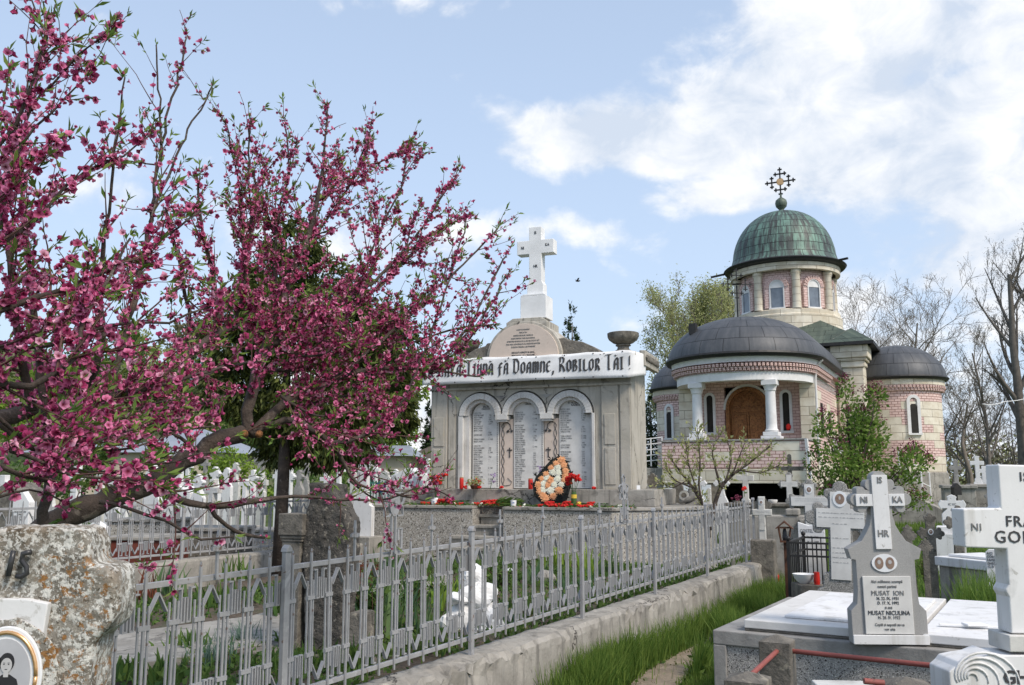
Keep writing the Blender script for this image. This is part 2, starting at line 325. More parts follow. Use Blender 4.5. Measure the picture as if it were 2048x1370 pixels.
# ---------------------------------------------------------------- mesh building
class MB:
    def __init__(s): s.v = []; s.f = []; s.uv = []
    def add(s, vs, fs, uvs=None):
        o = len(s.v); s.v.extend([tuple(p) for p in vs]); s.f.extend([tuple(i + o for i in f) for f in fs])
        if uvs is None: s.uv.extend([None] * len(fs))
        else: s.uv.extend(uvs)
        return s
    def box(s, x0, x1, y0, y1, z0, z1, m=None):
        vs = [Vector(p) for p in ((x0, y0, z0), (x1, y0, z0), (x1, y1, z0), (x0, y1, z0), (x0, y0, z1), (x1, y0, z1), (x1, y1, z1), (x0, y1, z1))]
        fs = [(0, 3, 2, 1), (4, 5, 6, 7), (0, 1, 5, 4), (1, 2, 6, 5), (2, 3, 7, 6), (3, 0, 4, 7)]
        uv = []
        for f in fs:
            if f in ((0, 3, 2, 1), (4, 5, 6, 7)): uv.append([(vs[i].x, vs[i].y) for i in f])
            elif f in ((0, 1, 5, 4), (2, 3, 7, 6)): uv.append([(vs[i].x, vs[i].z) for i in f])
            else: uv.append([(vs[i].y, vs[i].z) for i in f])
        if m: vs = [m @ v for v in vs]
        return s.add(vs, fs, uv)
    def cbox(s, c, sx, sy, sz, rz=0, rx=0, ry=0):
        m = Matrix.Translation(Vector(c)) @ Euler((rx, ry, rz)).to_matrix().to_4x4()
        return s.box(-sx / 2, sx / 2, -sy / 2, sy / 2, -sz / 2, sz / 2, m)
    def bar(s, p, q, w, h=None):        # rectangular bar between two points
        p, q = Vector(p), Vector(q); h = h or w; d = q - p; L = d.length
        if L < 1e-6: return s
        m = Matrix.Translation(p) @ d.to_track_quat('X', 'Z').to_matrix().to_4x4()
        return s.box(0, L, -w / 2, w / 2, -h / 2, h / 2, m)
    def tube(s, pts, rad, n=6, cap=True):
        pts = [Vector(p) for p in pts]; k = len(pts)
        if not hasattr(rad, '__len__'): rad = [rad] * k
        t0 = (pts[1] - pts[0]).normalized(); up = Vector((0, 0, 1)) if abs(t0.z) < .9 else Vector((1, 0, 0))
        a = t0.cross(up).normalized(); vs = []; fs = []
        for i in range(k):
            t = (pts[min(i + 1, k - 1)] - pts[max(i - 1, 0)])
            t = t.normalized() if t.length > 1e-9 else t0
            a = (a - t * a.dot(t)); a = a.normalized() if a.length > 1e-6 else t.orthogonal().normalized()
            b = t.cross(a)
            for j in range(n):
                th = 2 * math.pi * j / n; vs.append(pts[i] + (a * math.cos(th) + b * math.sin(th)) * rad[i])
        for i in range(k - 1):
            for j in range(n):
                j2 = (j + 1) % n; fs.append((i * n + j, i * n + j2, (i + 1) * n + j2, (i + 1) * n + j))
        if cap: fs.append(tuple(range(n - 1, -1, -1))); fs.append(tuple((k - 1) * n + j for j in range(n)))
        return s.add(vs, fs)
    def lathe(s, prof, n=32, c=(0, 0, 0), a0=0, a1=2 * math.pi, uvr=None, cap=True, sq=1):
        full = abs(a1 - a0 - 2 * math.pi) < 1e-6; m = n if full else n + 1; vs = []; fs = []; uv = []
        R0 = uvr or max(p[0] for p in prof)
        for j in range(m):
            th = a0 + (a1 - a0) * j / n
            for r, z in prof: vs.append((c[0] + r * math.cos(th), c[1] + r * sq * math.sin(th), c[2] + z))
        k = len(prof); acc = [0]
        for i in range(1, k): acc.append(acc[-1] + math.hypot(prof[i][0] - prof[i - 1][0], prof[i][1] - prof[i - 1][1]))
        vert = abs(prof[-1][0] - prof[0][0]) < .4 * R0
        for j in range(n):
            j2 = (j + 1) % m
            for i in range(k - 1):
                fs.append((j * k + i, j2 * k + i, j2 * k + i + 1, j * k + i + 1))
                u0, u1 = (a0 + (a1 - a0) * j / n) * R0, (a0 + (a1 - a0) * (j + 1) / n) * R0
                za, zb = (c[2] + prof[i][1], c[2] + prof[i + 1][1]) if vert else (acc[i], acc[i + 1])
                uv.append([(u0, za), (u1, za), (u1, zb), (u0, zb)])
        s.add(vs, fs, uv)
        if cap and full:
            for e, fl in ((0, True), (k - 1, False)):
                if prof[e][0] > 1e-4:
                    o = len(s.v) - len(vs); ring = [o + j * k + e for j in range(m)]
                    s.f.append(tuple(ring[::-1] if fl else ring)); s.uv.append(None)
        return s
    def prism(s, pts, y0, y1, m=None):   # outline in x,z, extruded from y0 (front) to y1
        n = len(pts); ar = sum(pts[i][0] * pts[(i + 1) % n][1] - pts[(i + 1) % n][0] * pts[i][1] for i in range(n))
        if ar < 0: pts = pts[::-1]
        vs = [Vector((x, y0, z)) for x, z in pts] + [Vector((x, y1, z)) for x, z in pts]
        if m: vs = [m @ v for v in vs]
        fs = [tuple(range(n)), tuple(range(2 * n - 1, n - 1, -1))] + [(j, j + n, (j + 1) % n + n, (j + 1) % n) for j in range(n)]
        uv = [[(p[0], p[1]) for p in pts], [(p[0], p[1]) for p in pts][::-1]]
        for j in range(n):
            a, b = pts[j], pts[(j + 1) % n]; uv.append([(y0, a[1]), (y1, a[1]), (y1, b[1]), (y0, b[1])])
        return s.add(vs, fs, uv)
    def sheet(s, pts, z=None):
        vs = [(p[0], p[1], p[2] if z is None else z) for p in pts]; return s.add(vs, [tuple(range(len(vs)))])
    def blob(s, c, rx, ry, rz, seed=0, amp=.25, nu=10, nv=7):
        rr = random.Random(seed); ph = [(rr.uniform(0, 6), rr.uniform(0, 6), rr.uniform(1, 3)) for _ in range(4)]
        vs = []; fs = []
        for i in range(nv + 1):
            t = math.pi * i / nv
            for j in range(nu):
                a = 2 * math.pi * j / nu; k = 1 + amp * sum(math.sin(a * round(w) + p1) * math.sin(t * w + p2) for p1, p2, w in ph) / 2
                if i in (0, nv): k = 1
                vs.append((c[0] + rx * k * math.sin(t) * math.cos(a), c[1] + ry * k * math.sin(t) * math.sin(a), c[2] + rz * k * math.cos(t)))
        for i in range(nv):
            for j in range(nu): j2 = (j + 1) % nu; fs.append((i * nu + j, (i + 1) * nu + j, (i + 1) * nu + j2, i * nu + j2))
        return s.add(vs, fs)
    def build(s, name, mat, parent=None, bevel=0, smooth=False, seg=2):
        me = bpy.data.meshes.new(name); me.from_pydata(s.v, [], s.f); me.update()
        if any(u is not None for u in s.uv):
            ul = me.uv_layers.new(name='UVMap'); flat = []
            for f, u in zip(s.f, s.uv):
                for k in range(len(f)): flat.extend(u[k] if u else (0.0, 0.0))
            if len(flat) == 2 * len(me.loops): ul.data.foreach_set('uv', flat)
        me.materials.append(M[mat] if isinstance(mat, str) else mat)
        o = bpy.data.objects.new(name, me); C.objects.link(o)
        if parent: o.parent = parent
        if smooth:
            me.shade_smooth()
            if smooth != 'all':
                me.set_sharp_from_angle(angle=R(40))
        if bevel:
            b = o.modifiers.new('bevel', 'BEVEL'); b.width = bevel; b.segments = seg; b.limit_method = 'ANGLE'; b.angle_limit = R(38)
        return o

def np_mesh(name, verts, faces, mat, parent=None, uv=None, smooth=False):   # verts (n,3), faces (m,k)
    me = bpy.data.meshes.new(name); n, (m, k) = len(verts), faces.shape
    me.vertices.add(n); me.vertices.foreach_set('co', verts.astype(np.float32).ravel())
    me.loops.add(m * k); me.loops.foreach_set('vertex_index', faces.astype(np.int32).ravel())
    me.polygons.add(m); me.polygons.foreach_set('loop_start', np.arange(0, m * k, k, dtype=np.int32))
    if uv is not None:
        ul = me.uv_layers.new(name='UVMap'); ul.data.foreach_set('uv', uv[faces.ravel()].astype(np.float32).ravel())
    me.update(calc_edges=True); me.validate()
    me.materials.append(M[mat]); o = bpy.data.objects.new(name, me); C.objects.link(o)
    if parent: o.parent = parent
    if smooth: me.shade_smooth()
    return o

def tag(o, label=None, cat=None, group=None, kind=None):
    if label: o['label'] = label
    if cat: o['category'] = cat
    if group: o['group'] = group
    if kind: o['kind'] = kind
    return o
def thing(name, label, cat, loc=(0, 0, 0), rz=0, group=None):
    o = bpy.data.objects.new(name, None); C.objects.link(o); o.location = loc; o.rotation_euler = (0, 0, rz); o.empty_display_size = .2
    return tag(o, label, cat, group)
def struct(mb, name, mat, **k): return tag(mb.build(name, mat, **k), kind='structure')
def dup(root, loc, rz=None, label=None, scale=None):
    r = root.copy(); C.objects.link(r); r.location = loc
    if rz is not None: r.rotation_euler = (0, 0, rz)
    if label: r['label'] = label
    if scale: r.scale = (scale,) * 3
    for ch in list(root.children):
        c = ch.copy(); C.objects.link(c); c.parent = r
        for g_ in list(ch.children):
            d = g_.copy(); C.objects.link(d); d.parent = c
    return r

def text(name, s, size, loc, parent, mat='ink', align='CENTER', sx=1.0, bold=0.0, rz=0, ex=.002, spacing=1.0, line=1.0):
    cu = bpy.data.curves.new(name, 'FONT'); cu.body = s; cu.size = size; cu.align_x = align; cu.extrude = ex; cu.offset = bold
    cu.space_character = spacing; cu.space_line = line; cu.resolution_u = 2
    o = bpy.data.objects.new(name, cu); C.objects.link(o)
    me = bpy.data.meshes.new_from_object(o.evaluated_get(bpy.context.evaluated_depsgraph_get()))
    bpy.data.objects.remove(o); me.name = name; me.materials.clear(); me.materials.append(M[mat])
    me.transform(Matrix.Translation(Vector(loc)) @ Matrix.Rotation(rz, 4, 'Z') @ Matrix.Rotation(R(90), 4, 'X') @ Matrix.Diagonal((sx, 1, 1, 1)))
    o = bpy.data.objects.new(name, me); C.objects.link(o)
    if parent: o.parent = parent
    return o
bpy.context.view_layer.update()

# ---- leaves and blades in bulk
def unit(n): a = nr.normal(size=(n, 3)); return a / np.linalg.norm(a, axis=1)[:, None]
def leaves(name, pts, size, mat, parent=None, aspect=2.2, dirs=None, jitter=0, drop=0, sv=.35):
    pts = np.asarray(pts, float); n = len(pts)
    d = unit(n) if dirs is None else np.asarray(dirs, float) + unit(n) * .55
    d[:, 2] -= drop; d /= np.linalg.norm(d, axis=1)[:, None]
    s = np.cross(d, unit(n)); s /= np.linalg.norm(s, axis=1)[:, None]; nn = np.cross(d, s)
    L = (size * (1 + nr.uniform(-sv, sv, n)))[:, None]; w = L / aspect / 2
    p0 = pts + (unit(n) * jitter if jitter else 0)
    v = np.stack([p0, p0 + d * L * .5 + s * w + nn * L * .06, p0 + d * L - nn * L * .08, p0 + d * L * .5 - s * w + nn * L * .06], 1).reshape(-1, 3)
    return np_mesh(name, v, np.arange(4 * n).reshape(n, 4), mat, parent)
def blades(name, base, h, w, mat, lean=.35, parent=None, hv=.45):
    base = np.asarray(base, float); n = len(base)
    a = nr.uniform(0, 2 * np.pi, n); l = nr.uniform(.1, 1, n) * lean
    d = np.stack([np.cos(a), np.sin(a), np.zeros(n)], 1); s = np.stack([-np.sin(a), np.cos(a), np.zeros(n)], 1)
    b = nr.uniform(0, 6.28, n); s = np.stack([np.cos(b), np.sin(b), np.zeros(n)], 1)
    H = (h if hasattr(h, '__len__') else np.full(n, h)) * (1 + nr.uniform(-hv, hv, n)); H = H[:, None]; w = w * (.7 + .6 * nr.rand(n))[:, None]
    up = np.array([0, 0, 1.0]); l = l[:, None]
    p1 = base + up * H * .55 + d * H * l * .35; p2 = base + up * H * (1 - l * .3) + d * H * l
    v = np.stack([base - s * w / 2, base + s * w / 2, p1 + s * w * .4, p1 - s * w * .4, p2 + s * w * .06, p2 - s * w * .06], 1).reshape(-1, 3)
    k = np.arange(n)[:, None] * 6
    f = np.concatenate([k + np.array([[0, 1, 2, 3]]), k + np.array([[3, 2, 4, 5]])], 0)
    return np_mesh(name, v, f, mat, parent)

# ---- branching trees
def tree_skel(base, h, r0, seed, levels=4, kids=(7, 6, 5, 4), spread=.9, upb=.35, trunk=.35, ratio=.55, lean=(0, 0), wob=.12, gnarl=1):
    rr = random.Random(seed); br = []; tips = []
    def grow(p, d, L, r, lev):
        n = 7 if lev == 0 else (5 if lev < 3 else 4); pts = [p.copy()]; rad = [r]; q = p.copy(); dd = d.copy()
        for i in range(n):
            dd = (dd + Vector((rr.gauss(0, wob), rr.gauss(0, wob), rr.gauss(0, wob) + upb * .12)) * gnarl).normalized()
            q = q + dd * (L / n); pts.append(q.copy()); rad.append(r * (1 - .78 * (i + 1) / n) if lev else r * (1 - .7 * (i + 1) / n))
        br.append((pts, rad, lev))
        if lev >= levels: tips.append((pts, rad)); return
        k = kids[min(lev, len(kids) - 1)]
        for c in range(k):
            t = (trunk if lev == 0 else .2) + (1 - (trunk if lev == 0 else .2)) * (c + rr.random() * .8) / k
            t = min(t, .98); x = t * n; i = int(x); f = x - i; pp = pts[i].lerp(pts[min(i + 1, n)], f); rc = rad[i] * (1 - f) + rad[min(i + 1, n)] * f
            ax = pts[min(i + 1, n)] - pts[i]; ax.normalize(); az = rr.uniform(0, 6.283); o = ax.orthogonal().normalized(); o2 = ax.cross(o)
            side = o * math.cos(az) + o2 * math.sin(az)
            nd = (ax * (1 - spread * .55) + side * spread + Vector((0, 0, upb))).normalized()
            grow(pp, nd, L * ratio * rr.uniform(.75, 1.25) * (1.15 - .45 * t if lev == 0 else 1), rc * .62, lev + 1)
    grow(Vector(base), Vector((lean[0], lean[1], 1)).normalized(), h, r0, 0)
    return br, tips
def skel_mesh(br, name, mat, parent, minr=.004):
    mb = MB()
    for pts, rad, lev in br: mb.tube(pts, [max(r, minr) for r in rad], 8 if lev == 0 else (5 if lev == 1 else 3), cap=False)
    return mb.build(name, mat, parent, smooth='all')
def tree(name, label, base, h, r0, seed, leafmat=None, leaf=.06, per=6, group=None, bark='farbark', minr=.006, cloud=.12, aspect=1.8, cat='tree', **k):
    t = thing(name, label, cat, base, 0, group)
    br, tips = tree_skel((0, 0, 0), h, r0, seed, **k)
    skel_mesh(br, 'trunk', bark, t, minr)
    if leafmat:
        P = []
        for pts, rad in tips:
            for _ in range(per):
                i = rnd.randrange(len(pts) - 1); f = rnd.random(); p = pts[i].lerp(pts[i + 1], f)
                P.append((p.x + rnd.gauss(0, cloud), p.y + rnd.gauss(0, cloud), p.z + rnd.gauss(0, cloud)))
        leaves('crown', P, leaf, leafmat, t, aspect)
    return t
def clump_tree(name, label, base, blobs, nleaf, leaf, mat, seed, group=None, bark='farbark', trunk_r=.15, aspect=1.7, cat='tree', drop=0, stems=None):
    t = thing(name, label, cat, base, 0, group); rr = np.random.RandomState(seed); P = []; D = []
    vol = np.array([b[3] * b[4] * b[5] for b in blobs]) ** .66; vol /= vol.sum(); mb = MB(); top = max(b[2] for b in blobs)
    mb.tube([(0, 0, 0), (.02, 0, top * .35), (0, .02, top * .75), (0, 0, top)], [trunk_r, trunk_r * .8, trunk_r * .45, trunk_r * .12], 8)
    for b, q in zip(blobs, vol):
        if drop: b = b[:2] + (b[2],) + b[3:]
        zt = b[2] * .5
        if not drop: mb.tube([(0, 0, zt * .8), (b[0] * .5, b[1] * .5, zt + (b[2] - zt) * .55), (b[0], b[1], b[2])], [trunk_r * .4, trunk_r * .25, trunk_r * .06], 5)
        n = int(nleaf * q)
        nc = max(6, int(n / 26)); c = rr.normal(size=(nc, 3)); c /= np.linalg.norm(c, axis=1)[:, None]; c *= (rr.uniform(.25, 1.08, nc) ** .5)[:, None]
        idx = rr.randint(0, nc, n); o = rr.normal(size=(n, 3)) * .115
        p = (c[idx] + o) * np.array(b[3:6]) + np.array(b[:3]); P.append(p); D.append(c[idx])
    mb.build('trunk', bark, t, smooth='all')
    leaves('crown', np.concatenate(P), leaf, mat, t, aspect, dirs=np.concatenate(D) * .8, drop=drop)
    return t
# ================================================================ SETTING
AX = R(27)                                   # the cemetery's rows run this far right of the view
FD = Vector((math.sin(R(28.7)), math.cos(R(28.7)), 0)); FN = Vector((FD.y, -FD.x, 0))   # along / out of the near fence
F0 = Vector((-1.04, 5.05, 0))
def fpt(t, n=0, z=0): p = F0 + FD * t + FN * n; return Vector((p.x, p.y, z))

def ground_sheet():
    xs = np.concatenate([-np.geomspace(900, 14, 16), np.linspace(-12, 14, 53), np.geomspace(16, 900, 16)])
    ys = np.concatenate([[-60, -30, -12, -4], np.linspace(0, 24, 49), np.geomspace(26, 1500, 22)])
    X, Y = np.meshgrid(xs, ys); near = np.exp(-(np.hypot(X, Y - 8) / 16) ** 2)
    Z = near * (.035 * np.sin(X * 2.1 + Y) + .03 * np.sin(Y * 1.7 - X * .6)) - .03
    Z += .25 * np.clip((Y - 22) / 14, 0, 1) * np.clip((X - 1) / 6, 0, 1) + .3 * np.clip((Y - 8) / 8, 0, 1) * np.clip((-X - 1) / 5, 0, 1)
    v = np.stack([X.ravel(), Y.ravel(), Z.ravel()], 1); ny, nx = X.shape; i = np.arange(ny - 1)[:, None] * nx + np.arange(nx - 1)[None]; i = i.ravel()
    g = G('grassy_ground'); c = g.mix(g.ramp(g.noise(.35, 7, .65), .4, .6), (.060, .105, .028), (.10, .13, .045))
    c = g.mix(g.ramp(g.noise(1.4, 6, .65), .55, .68, 0, .8), c, (.17, .14, .095)); c = g.mix(g.ramp(g.noise(9, 5, .6), .5, .7, 0, .5), c, (.04, .07, .02))
    M['ground'] = g.done(c, .95, g.bump(g.noise(14, 6, .7), 1, .06), .1)
    o = np_mesh('ground', v, np.stack([i, i + 1, i + nx + 1, i + nx], 1), 'ground', smooth=True); tag(o, kind='structure')
ground_sheet()

# trodden path between the fence wall and the tombs
PC = [(gnd(1180, 1600), .35), (gnd(1315, 1375), .2), (gnd(1362, 1320), .18), (gnd(1408, 1282), .15), (gnd(1448, 1245), .11), (gnd(1500, 1200), .06), (gnd(1550, 1165), .16), (gnd(1570, 1130), .3), (gnd(1565, 1095), .7)]
mb = MB(); L_, R_ = [], []
for i, (p, w) in enumerate(PC):
    d = (PC[min(i + 1, len(PC) - 1)][0] - PC[max(i - 1, 0)][0]).normalized(); s = Vector((d.y, -d.x, 0))
    L_.append(p - s * w + s * rnd.gauss(0, .03)); R_.append(p + s * w + s * rnd.gauss(0, .03))
for i in range(len(PC) - 1):
    vs = []
    for q in (L_[i], R_[i], R_[i + 1], L_[i + 1]): vs.append((q.x, q.y, .035))
    mb.add(vs, [(0, 1, 2, 3)])
struct(mb, 'path', 'path')
def path_dist(x, y):
    best = 9
    for i in range(len(PC) - 1):
        a, b = PC[i][0], PC[i + 1][0]; ab = (b - a).xy; t = max(0, min(1, (Vector((x, y)) - a.xy).dot(ab) / ab.length_squared))
        q = a.xy + ab * t; w = PC[i][1] * (1 - t) + PC[i + 1][1] * t; best = min(best, (Vector((x, y)) - q).length - w)
    return best

# raised bed behind the near fence and the slab path in it
ZP = .44
mb = MB(); pts = [fpt(-3.2, -.1), fpt(9.8, -.1), fpt(9.8, -1), fpt(12, -6), fpt(-3.5, -5.2)]
n_ = 40; vs = []; fs = []
for j in range(n_ + 1):
    for i in range(n_ + 1):
        t = -3.2 + 15 * j / n_; nn = -.1 - 5.3 * i / n_; p = fpt(t, nn); z = ZP + .03 * math.sin(p.x * 3.1 + p.y * 2) + .02 * math.sin(p.y * 5 - p.x * 2)
        if 0 < i < n_ and 0 < j < n_: pass
        vs.append((p.x, p.y, z if t < 9.7 else -.2))
for j in range(n_):
    for i in range(n_): a = j * (n_ + 1) + i; fs.append((a, a + 1, a + n_ + 2, a + n_ + 1))
mb.add(vs, fs); struct(mb, 'garden_soil', 'soil', smooth='all')
mb = MB()
def strip(px, z=ZP + .05, th=.06):
    P = [gnd(x, y, z) for x, y in px]; n = len(P)
    mb.add([(p.x, p.y, z) for p in P] + [(p.x, p.y, z - th - .1) for p in P], [tuple(range(n - 1, -1, -1)), tuple(range(n, 2 * n))] + [(j, (j + 1) % n, (j + 1) % n + n, j + n) for j in range(n)])
strip([(60, 1330), (225, 1335), (520, 1290), (760, 1215), (905, 1165), (905, 1140), (700, 1180), (500, 1232), (225, 1268), (30, 1280)])
struct(mb, 'paved_path', 'concrete')

# hill and far woods
def hill():
    n = 40; vs = []; fs = []
    for j in range(n + 1):
        for i in range(n + 1):
            x = -150 + 165 * i / n; y = 70 + 130 * j / n
            e = math.exp(-((x + 75) / 48) ** 2) * math.exp(-((y - 135) / 45) ** 2)
            vs.append((x, y, -1.0 + 22 * e + .7 * math.sin(x * .31) * e * 2 + .6 * math.sin(y * .23 + x * .1) * e))
    for j in range(n):
        for i in range(n): a = j * (n + 1) + i; fs.append((a, a + 1, a + n + 2, a + n + 1))
    m = MB(); m.add(vs, fs); struct(m, 'hill', 'hillgreen', smooth='all')
hill()

# ================================================================ CHURCH
CH = thing('church', 'stone and pink brick church with green drum dome, dark tin roofs and white columned porch', 'church', (13, 42, 0), -AX)
def chw(a, b, z): return Vector((13 + a * math.cos(AX) + b * math.sin(AX), 42 - a * math.sin(AX) + b * math.cos(AX), z))
PB = -9.4
def upath(b1=-3.4, n=28):       # plan of the porch front and the nave sides, with outward normals
    out = [(Vector((1, b1)), Vector((1, 0)), 0.0), ]
    P = []
    P.append((1, b1 - PB, Vector((1, 0)))); P.append((1, 0, Vector((1, 0))))
    return P
def usweep(mb, prof, b1=-3.4, n=32, uvr=2.5, a_lo=0, a_hi=180, straight=True):
    st = []
    if straight: st.append((0, b1 - PB, 0)); 
    for j in range(n + 1):
        st.append((-(a_lo + (a_hi - a_lo) * j / n), 0, 1))
    if straight: st.append((-180, b1 - PB, 0))
    vs = []; us = []; u = 0; k = len(prof); last = None
    for ang, ex, _ in st:
        c, s = math.cos(R(ang)), math.sin(R(ang)); ref = Vector((uvr * c, PB + ex + uvr * s))
        if last is not None: u += (ref - last).length
        last = ref; us.append(u)
        for r, z in prof: vs.append((r * c, PB + ex + r * s, z))
    fs = []; uv = []; acc = [0]
    for i in range(1, k): acc.append(acc[-1] + math.hypot(prof[i][0] - prof[i - 1][0], prof[i][1] - prof[i - 1][1]))
    vert = abs(prof[0][0] - prof[-1][0]) < .6
    for j in range(len(st) - 1):
        for i in range(k - 1):
            fs.append((j * k + i, j * k + i + 1, (j + 1) * k + i + 1, (j + 1) * k + i))
            a, b = (prof[i][1], prof[i + 1][1]) if vert else (acc[i], acc[i + 1])
            uv.append([(us[j], a), (us[j], b), (us[j + 1], b), (us[j + 1], a)])
    return mb.add(vs, fs, uv)
def arch_pts(x, z0, w, zs, n=14, rise=1.0):       # outline of an arched opening: base z0, springing zs
    P = [(x - w / 2, z0), (x + w / 2, z0)]
    for j in range(n + 1): a = math.pi * j / n; P.append((x + w / 2 * math.cos(a), zs + rise * w / 2 * math.sin(a)))
    return P
def arch_ring(mb, x, z0, w, zs, t, y0, y1, n=16, m=None):     # frame of thickness t round an arched opening
    o = [(x + w / 2 + t, z0)] + [(x + (w / 2 + t) * math.cos(math.pi * j / n), zs + (w / 2 + t) * math.sin(math.pi * j / n)) for j in range(n + 1)] + [(x - w / 2 - t, z0)]
    i_ = [(x + w / 2, z0)] + [(x + w / 2 * math.cos(math.pi * j / n), zs + w / 2 * math.sin(math.pi * j / n)) for j in range(n + 1)] + [(x - w / 2, z0)]
    for j in range(len(o) - 1): mb.prism([i_[j], o[j], o[j + 1], i_[j + 1]], y0, y1, m)
    return mb
def place(a, b, ang):      # local matrix: y axis points inwards, wall faces direction ang (degrees)
    return Matrix.Translation((a, b, 0)) @ Matrix.Rotation(R(ang + 90), 4, 'Z')

# -- nave and porch
m = MB(); m.box(2.2, 2.5, -9.4, -3.3, 0, 5.4); m.box(-2.5, -2.2, -9.4, -3.3, 0, 5.4); m.build('nave_wall', 'masonry', CH)
m = MB(); m.box(-2.2, -.86, -9.1, -8.85, 2.0, 5.4); m.box(.86, 2.2, -9.1, -8.85, 2.0, 5.4); m.box(-.86, .86, -9.1, -8.85, 5.15, 5.4)
m.build('porch_back_wall', 'brickwall', CH)
for sx in (1.98, -2.52): m = MB(); m.box(sx, sx + .54, -9.55, -8.9, 1.6, 5.12); m.build('pilaster', 'sandstone', CH, bevel=.02)
dr = MB(); dr.prism(arch_pts(0, 2.0, 1.36, 4.32, 18), -9.0, -8.9)
for sx in (-1, 1):
    dr.box(.06 if sx > 0 else -.62, .62 if sx > 0 else -.06, -9.045, -9.0, 2.15, 3.05)
    dr.box(.06 if sx > 0 else -.62, .62 if sx > 0 else -.06, -9.045, -9.0, 3.15, 4.1)
    for k in range(4): dr.box(sx * .34 - .2 + .02 * k, sx * .34 + .2 - .02 * k, -9.055 - .008 * k, -9.045, 2.25 + .09 * k, 2.95 - .09 * k); dr.box(sx * .34 - .2 + .02 * k, sx * .34 + .2 - .02 * k, -9.055 - .008 * k, -9.045, 3.25 + .09 * k, 4.0 - .09 * k)
for k in range(9): a = math.pi * k / 8; dr.cbox((.38 * math.cos(a), -9.02, 4.4 + .38 * math.sin(a)), .22, .05, .06, ry=-a)
dr.box(-.64, .64, -9.06, -8.99, 4.2, 4.32); dr.box(-.03, .03, -9.06, -9.0, 2.05, 4.2)
D = dr.build('door', 'wood', CH, bevel=.006); m = MB(); m.cbox((.12, -9.09, 3.0), .04, .05, .22); m.build('handle', 'black_iron', D)
m = MB(); arch_ring(m, 0, 2.0, 1.36, 4.32, .13, -9.16, -8.92); m.build('door_frame', 'wood', CH)
m = MB(); arch_ring(m, 0, 4.3, 1.62, 4.34, .09, -9.13, -9.02); m.build('arch_moulding', 'white_col', CH)
for sx in (-1, 1):
    m = MB(); arch_ring(m, sx * 1.42, 3.45, .24, 4.75, .1, -9.17, -9.03); m.box(sx * 1.42 - .25, sx * 1.42 + .25, -9.2, -9.03, 3.36, 3.45); w = m.build('window', 'white_col', CH)
    m = MB(); m.prism(arch_pts(sx * 1.42, 3.45, .24, 4.75), -9.12, -9.06); m.build('pane', 'void', w)
m = MB(); m.blob((1.5, -9.3, 3.58), .09, .07, .12, 3); m.build('flower_pot', 'redpetal', CH)
# porch platform over an open crypt mouth
m = MB(); m.box(-2.5, 2.5, -11.9, -9.0, 1.55, 2.04); m.build('porch_floor', 'sandstone', CH, bevel=.015)
m = MB(); m.box(-2.55, -.35, -11.85, -11.4, 0, 1.52); m.box(2.2, 2.55, -11.85, -11.4, 0, 1.52); m.box(-2.5, -2.2, -11.4, -9.0, 0, 1.52); m.box(2.25, 2.5, -11.4, -9.0, 0, 1.52)
m.box(-.35, 2.2, -11.8, -11.45, 0, .85); m.build('rubble_base', 'stonebase', CH, bevel=.03)
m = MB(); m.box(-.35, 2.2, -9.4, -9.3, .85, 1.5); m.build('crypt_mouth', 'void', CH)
m = MB(); m.box(-2.5, 2.5, -11.9, -11.72, 2.06, 2.99); m.box(-2.5, -2.32, -11.72, -9.6, 2.06, 2.99); m.box(2.32, 2.5, -11.72, -9.6, 2.06, 2.99); m.build('parapet', 'masonry_low', CH, bevel=.01)
m = MB(); m.box(-2.54, 2.54, -11.94, -11.68, 3.0, 3.06); m.box(-2.54, -2.28, -11.68, -9.56, 3.0, 3.06); m.box(2.28, 2.54, -11.68, -9.56, 3.0, 3.06); m.build('parapet_cap', 'grey_stone', CH, bevel=.01)
m = MB(); m.bar((2.53, -11.97, 3.03), (2.62, -11.99, 1.7), .09); m.build('drain_pipe', 'white_col', CH)
for a, b in ((-1.3, -11.35), (1.3, -11.35)):
    m = MB(); m.box(a - .33, a + .33, b - .3, b + .33, 3.06, 3.17); m.box(a - .26, a + .26, b - .26, b + .26, 3.18, 3.31)
    m.lathe([(.2, 3.31), (.24, 3.36), (.19, 3.42), (.185, 3.6), (.17, 4.72), (.2, 4.75), (.2, 4.8), (.22, 4.86), (.25, 4.93)], 20, (a, b, 0)); m.box(a - .26, a + .26, b - .26, b + .26, 4.93, 5.12)
    m.build('column', 'white_col', CH, bevel=.012, smooth=True)
m = MB(); usweep(m, [(2.12, 5.4), (2.12, 5.12), (2.5, 5.12), (2.5, 5.38), (2.54, 5.40), (2.5, 5.42)]); m.build('entablature', 'white_col', CH)
m = MB(); usweep(m, [(2.5, 5.42), (2.46, 5.43), (2.52, 5.72), (2.7, 5.73)]); 
for k in range(2):
    for st in range(-26, 67):
        s_ = st * .135 + k * .067
        r = 2.56 + .07 * k; z = 5.46 + .13 * k
        if 0 <= s_ <= math.pi * 2.5: th = -s_ / 2.5; m.cbox((r * math.cos(th), PB + r * math.sin(th), z + .05), .13, .085, .1, rz=th)
        elif s_ < 0 and -s_ < 5.9: m.cbox((r, PB - s_, z + .05), .13, .085, .1)
for st in range(44): m.cbox((-2.58, PB + st * .135, 5.5), .13, .085, .1)
m.build('brick_cornice', 'brickwall', CH)
m = MB(); usweep(m, [(2.46, 5.72), (2.66, 5.74), (2.7, 5.93), (2.2, 5.95)]); m.build('white_cornice', 'white_col', CH)
m = MB(); usweep(m, [(2.66, 5.93), (2.86, 5.94), (2.93, 6.03), (2.9, 6.10), (2.84, 6.05), (2.84, 6.0)], uvr=2.8); m.build('gutter', 'black_iron', CH)
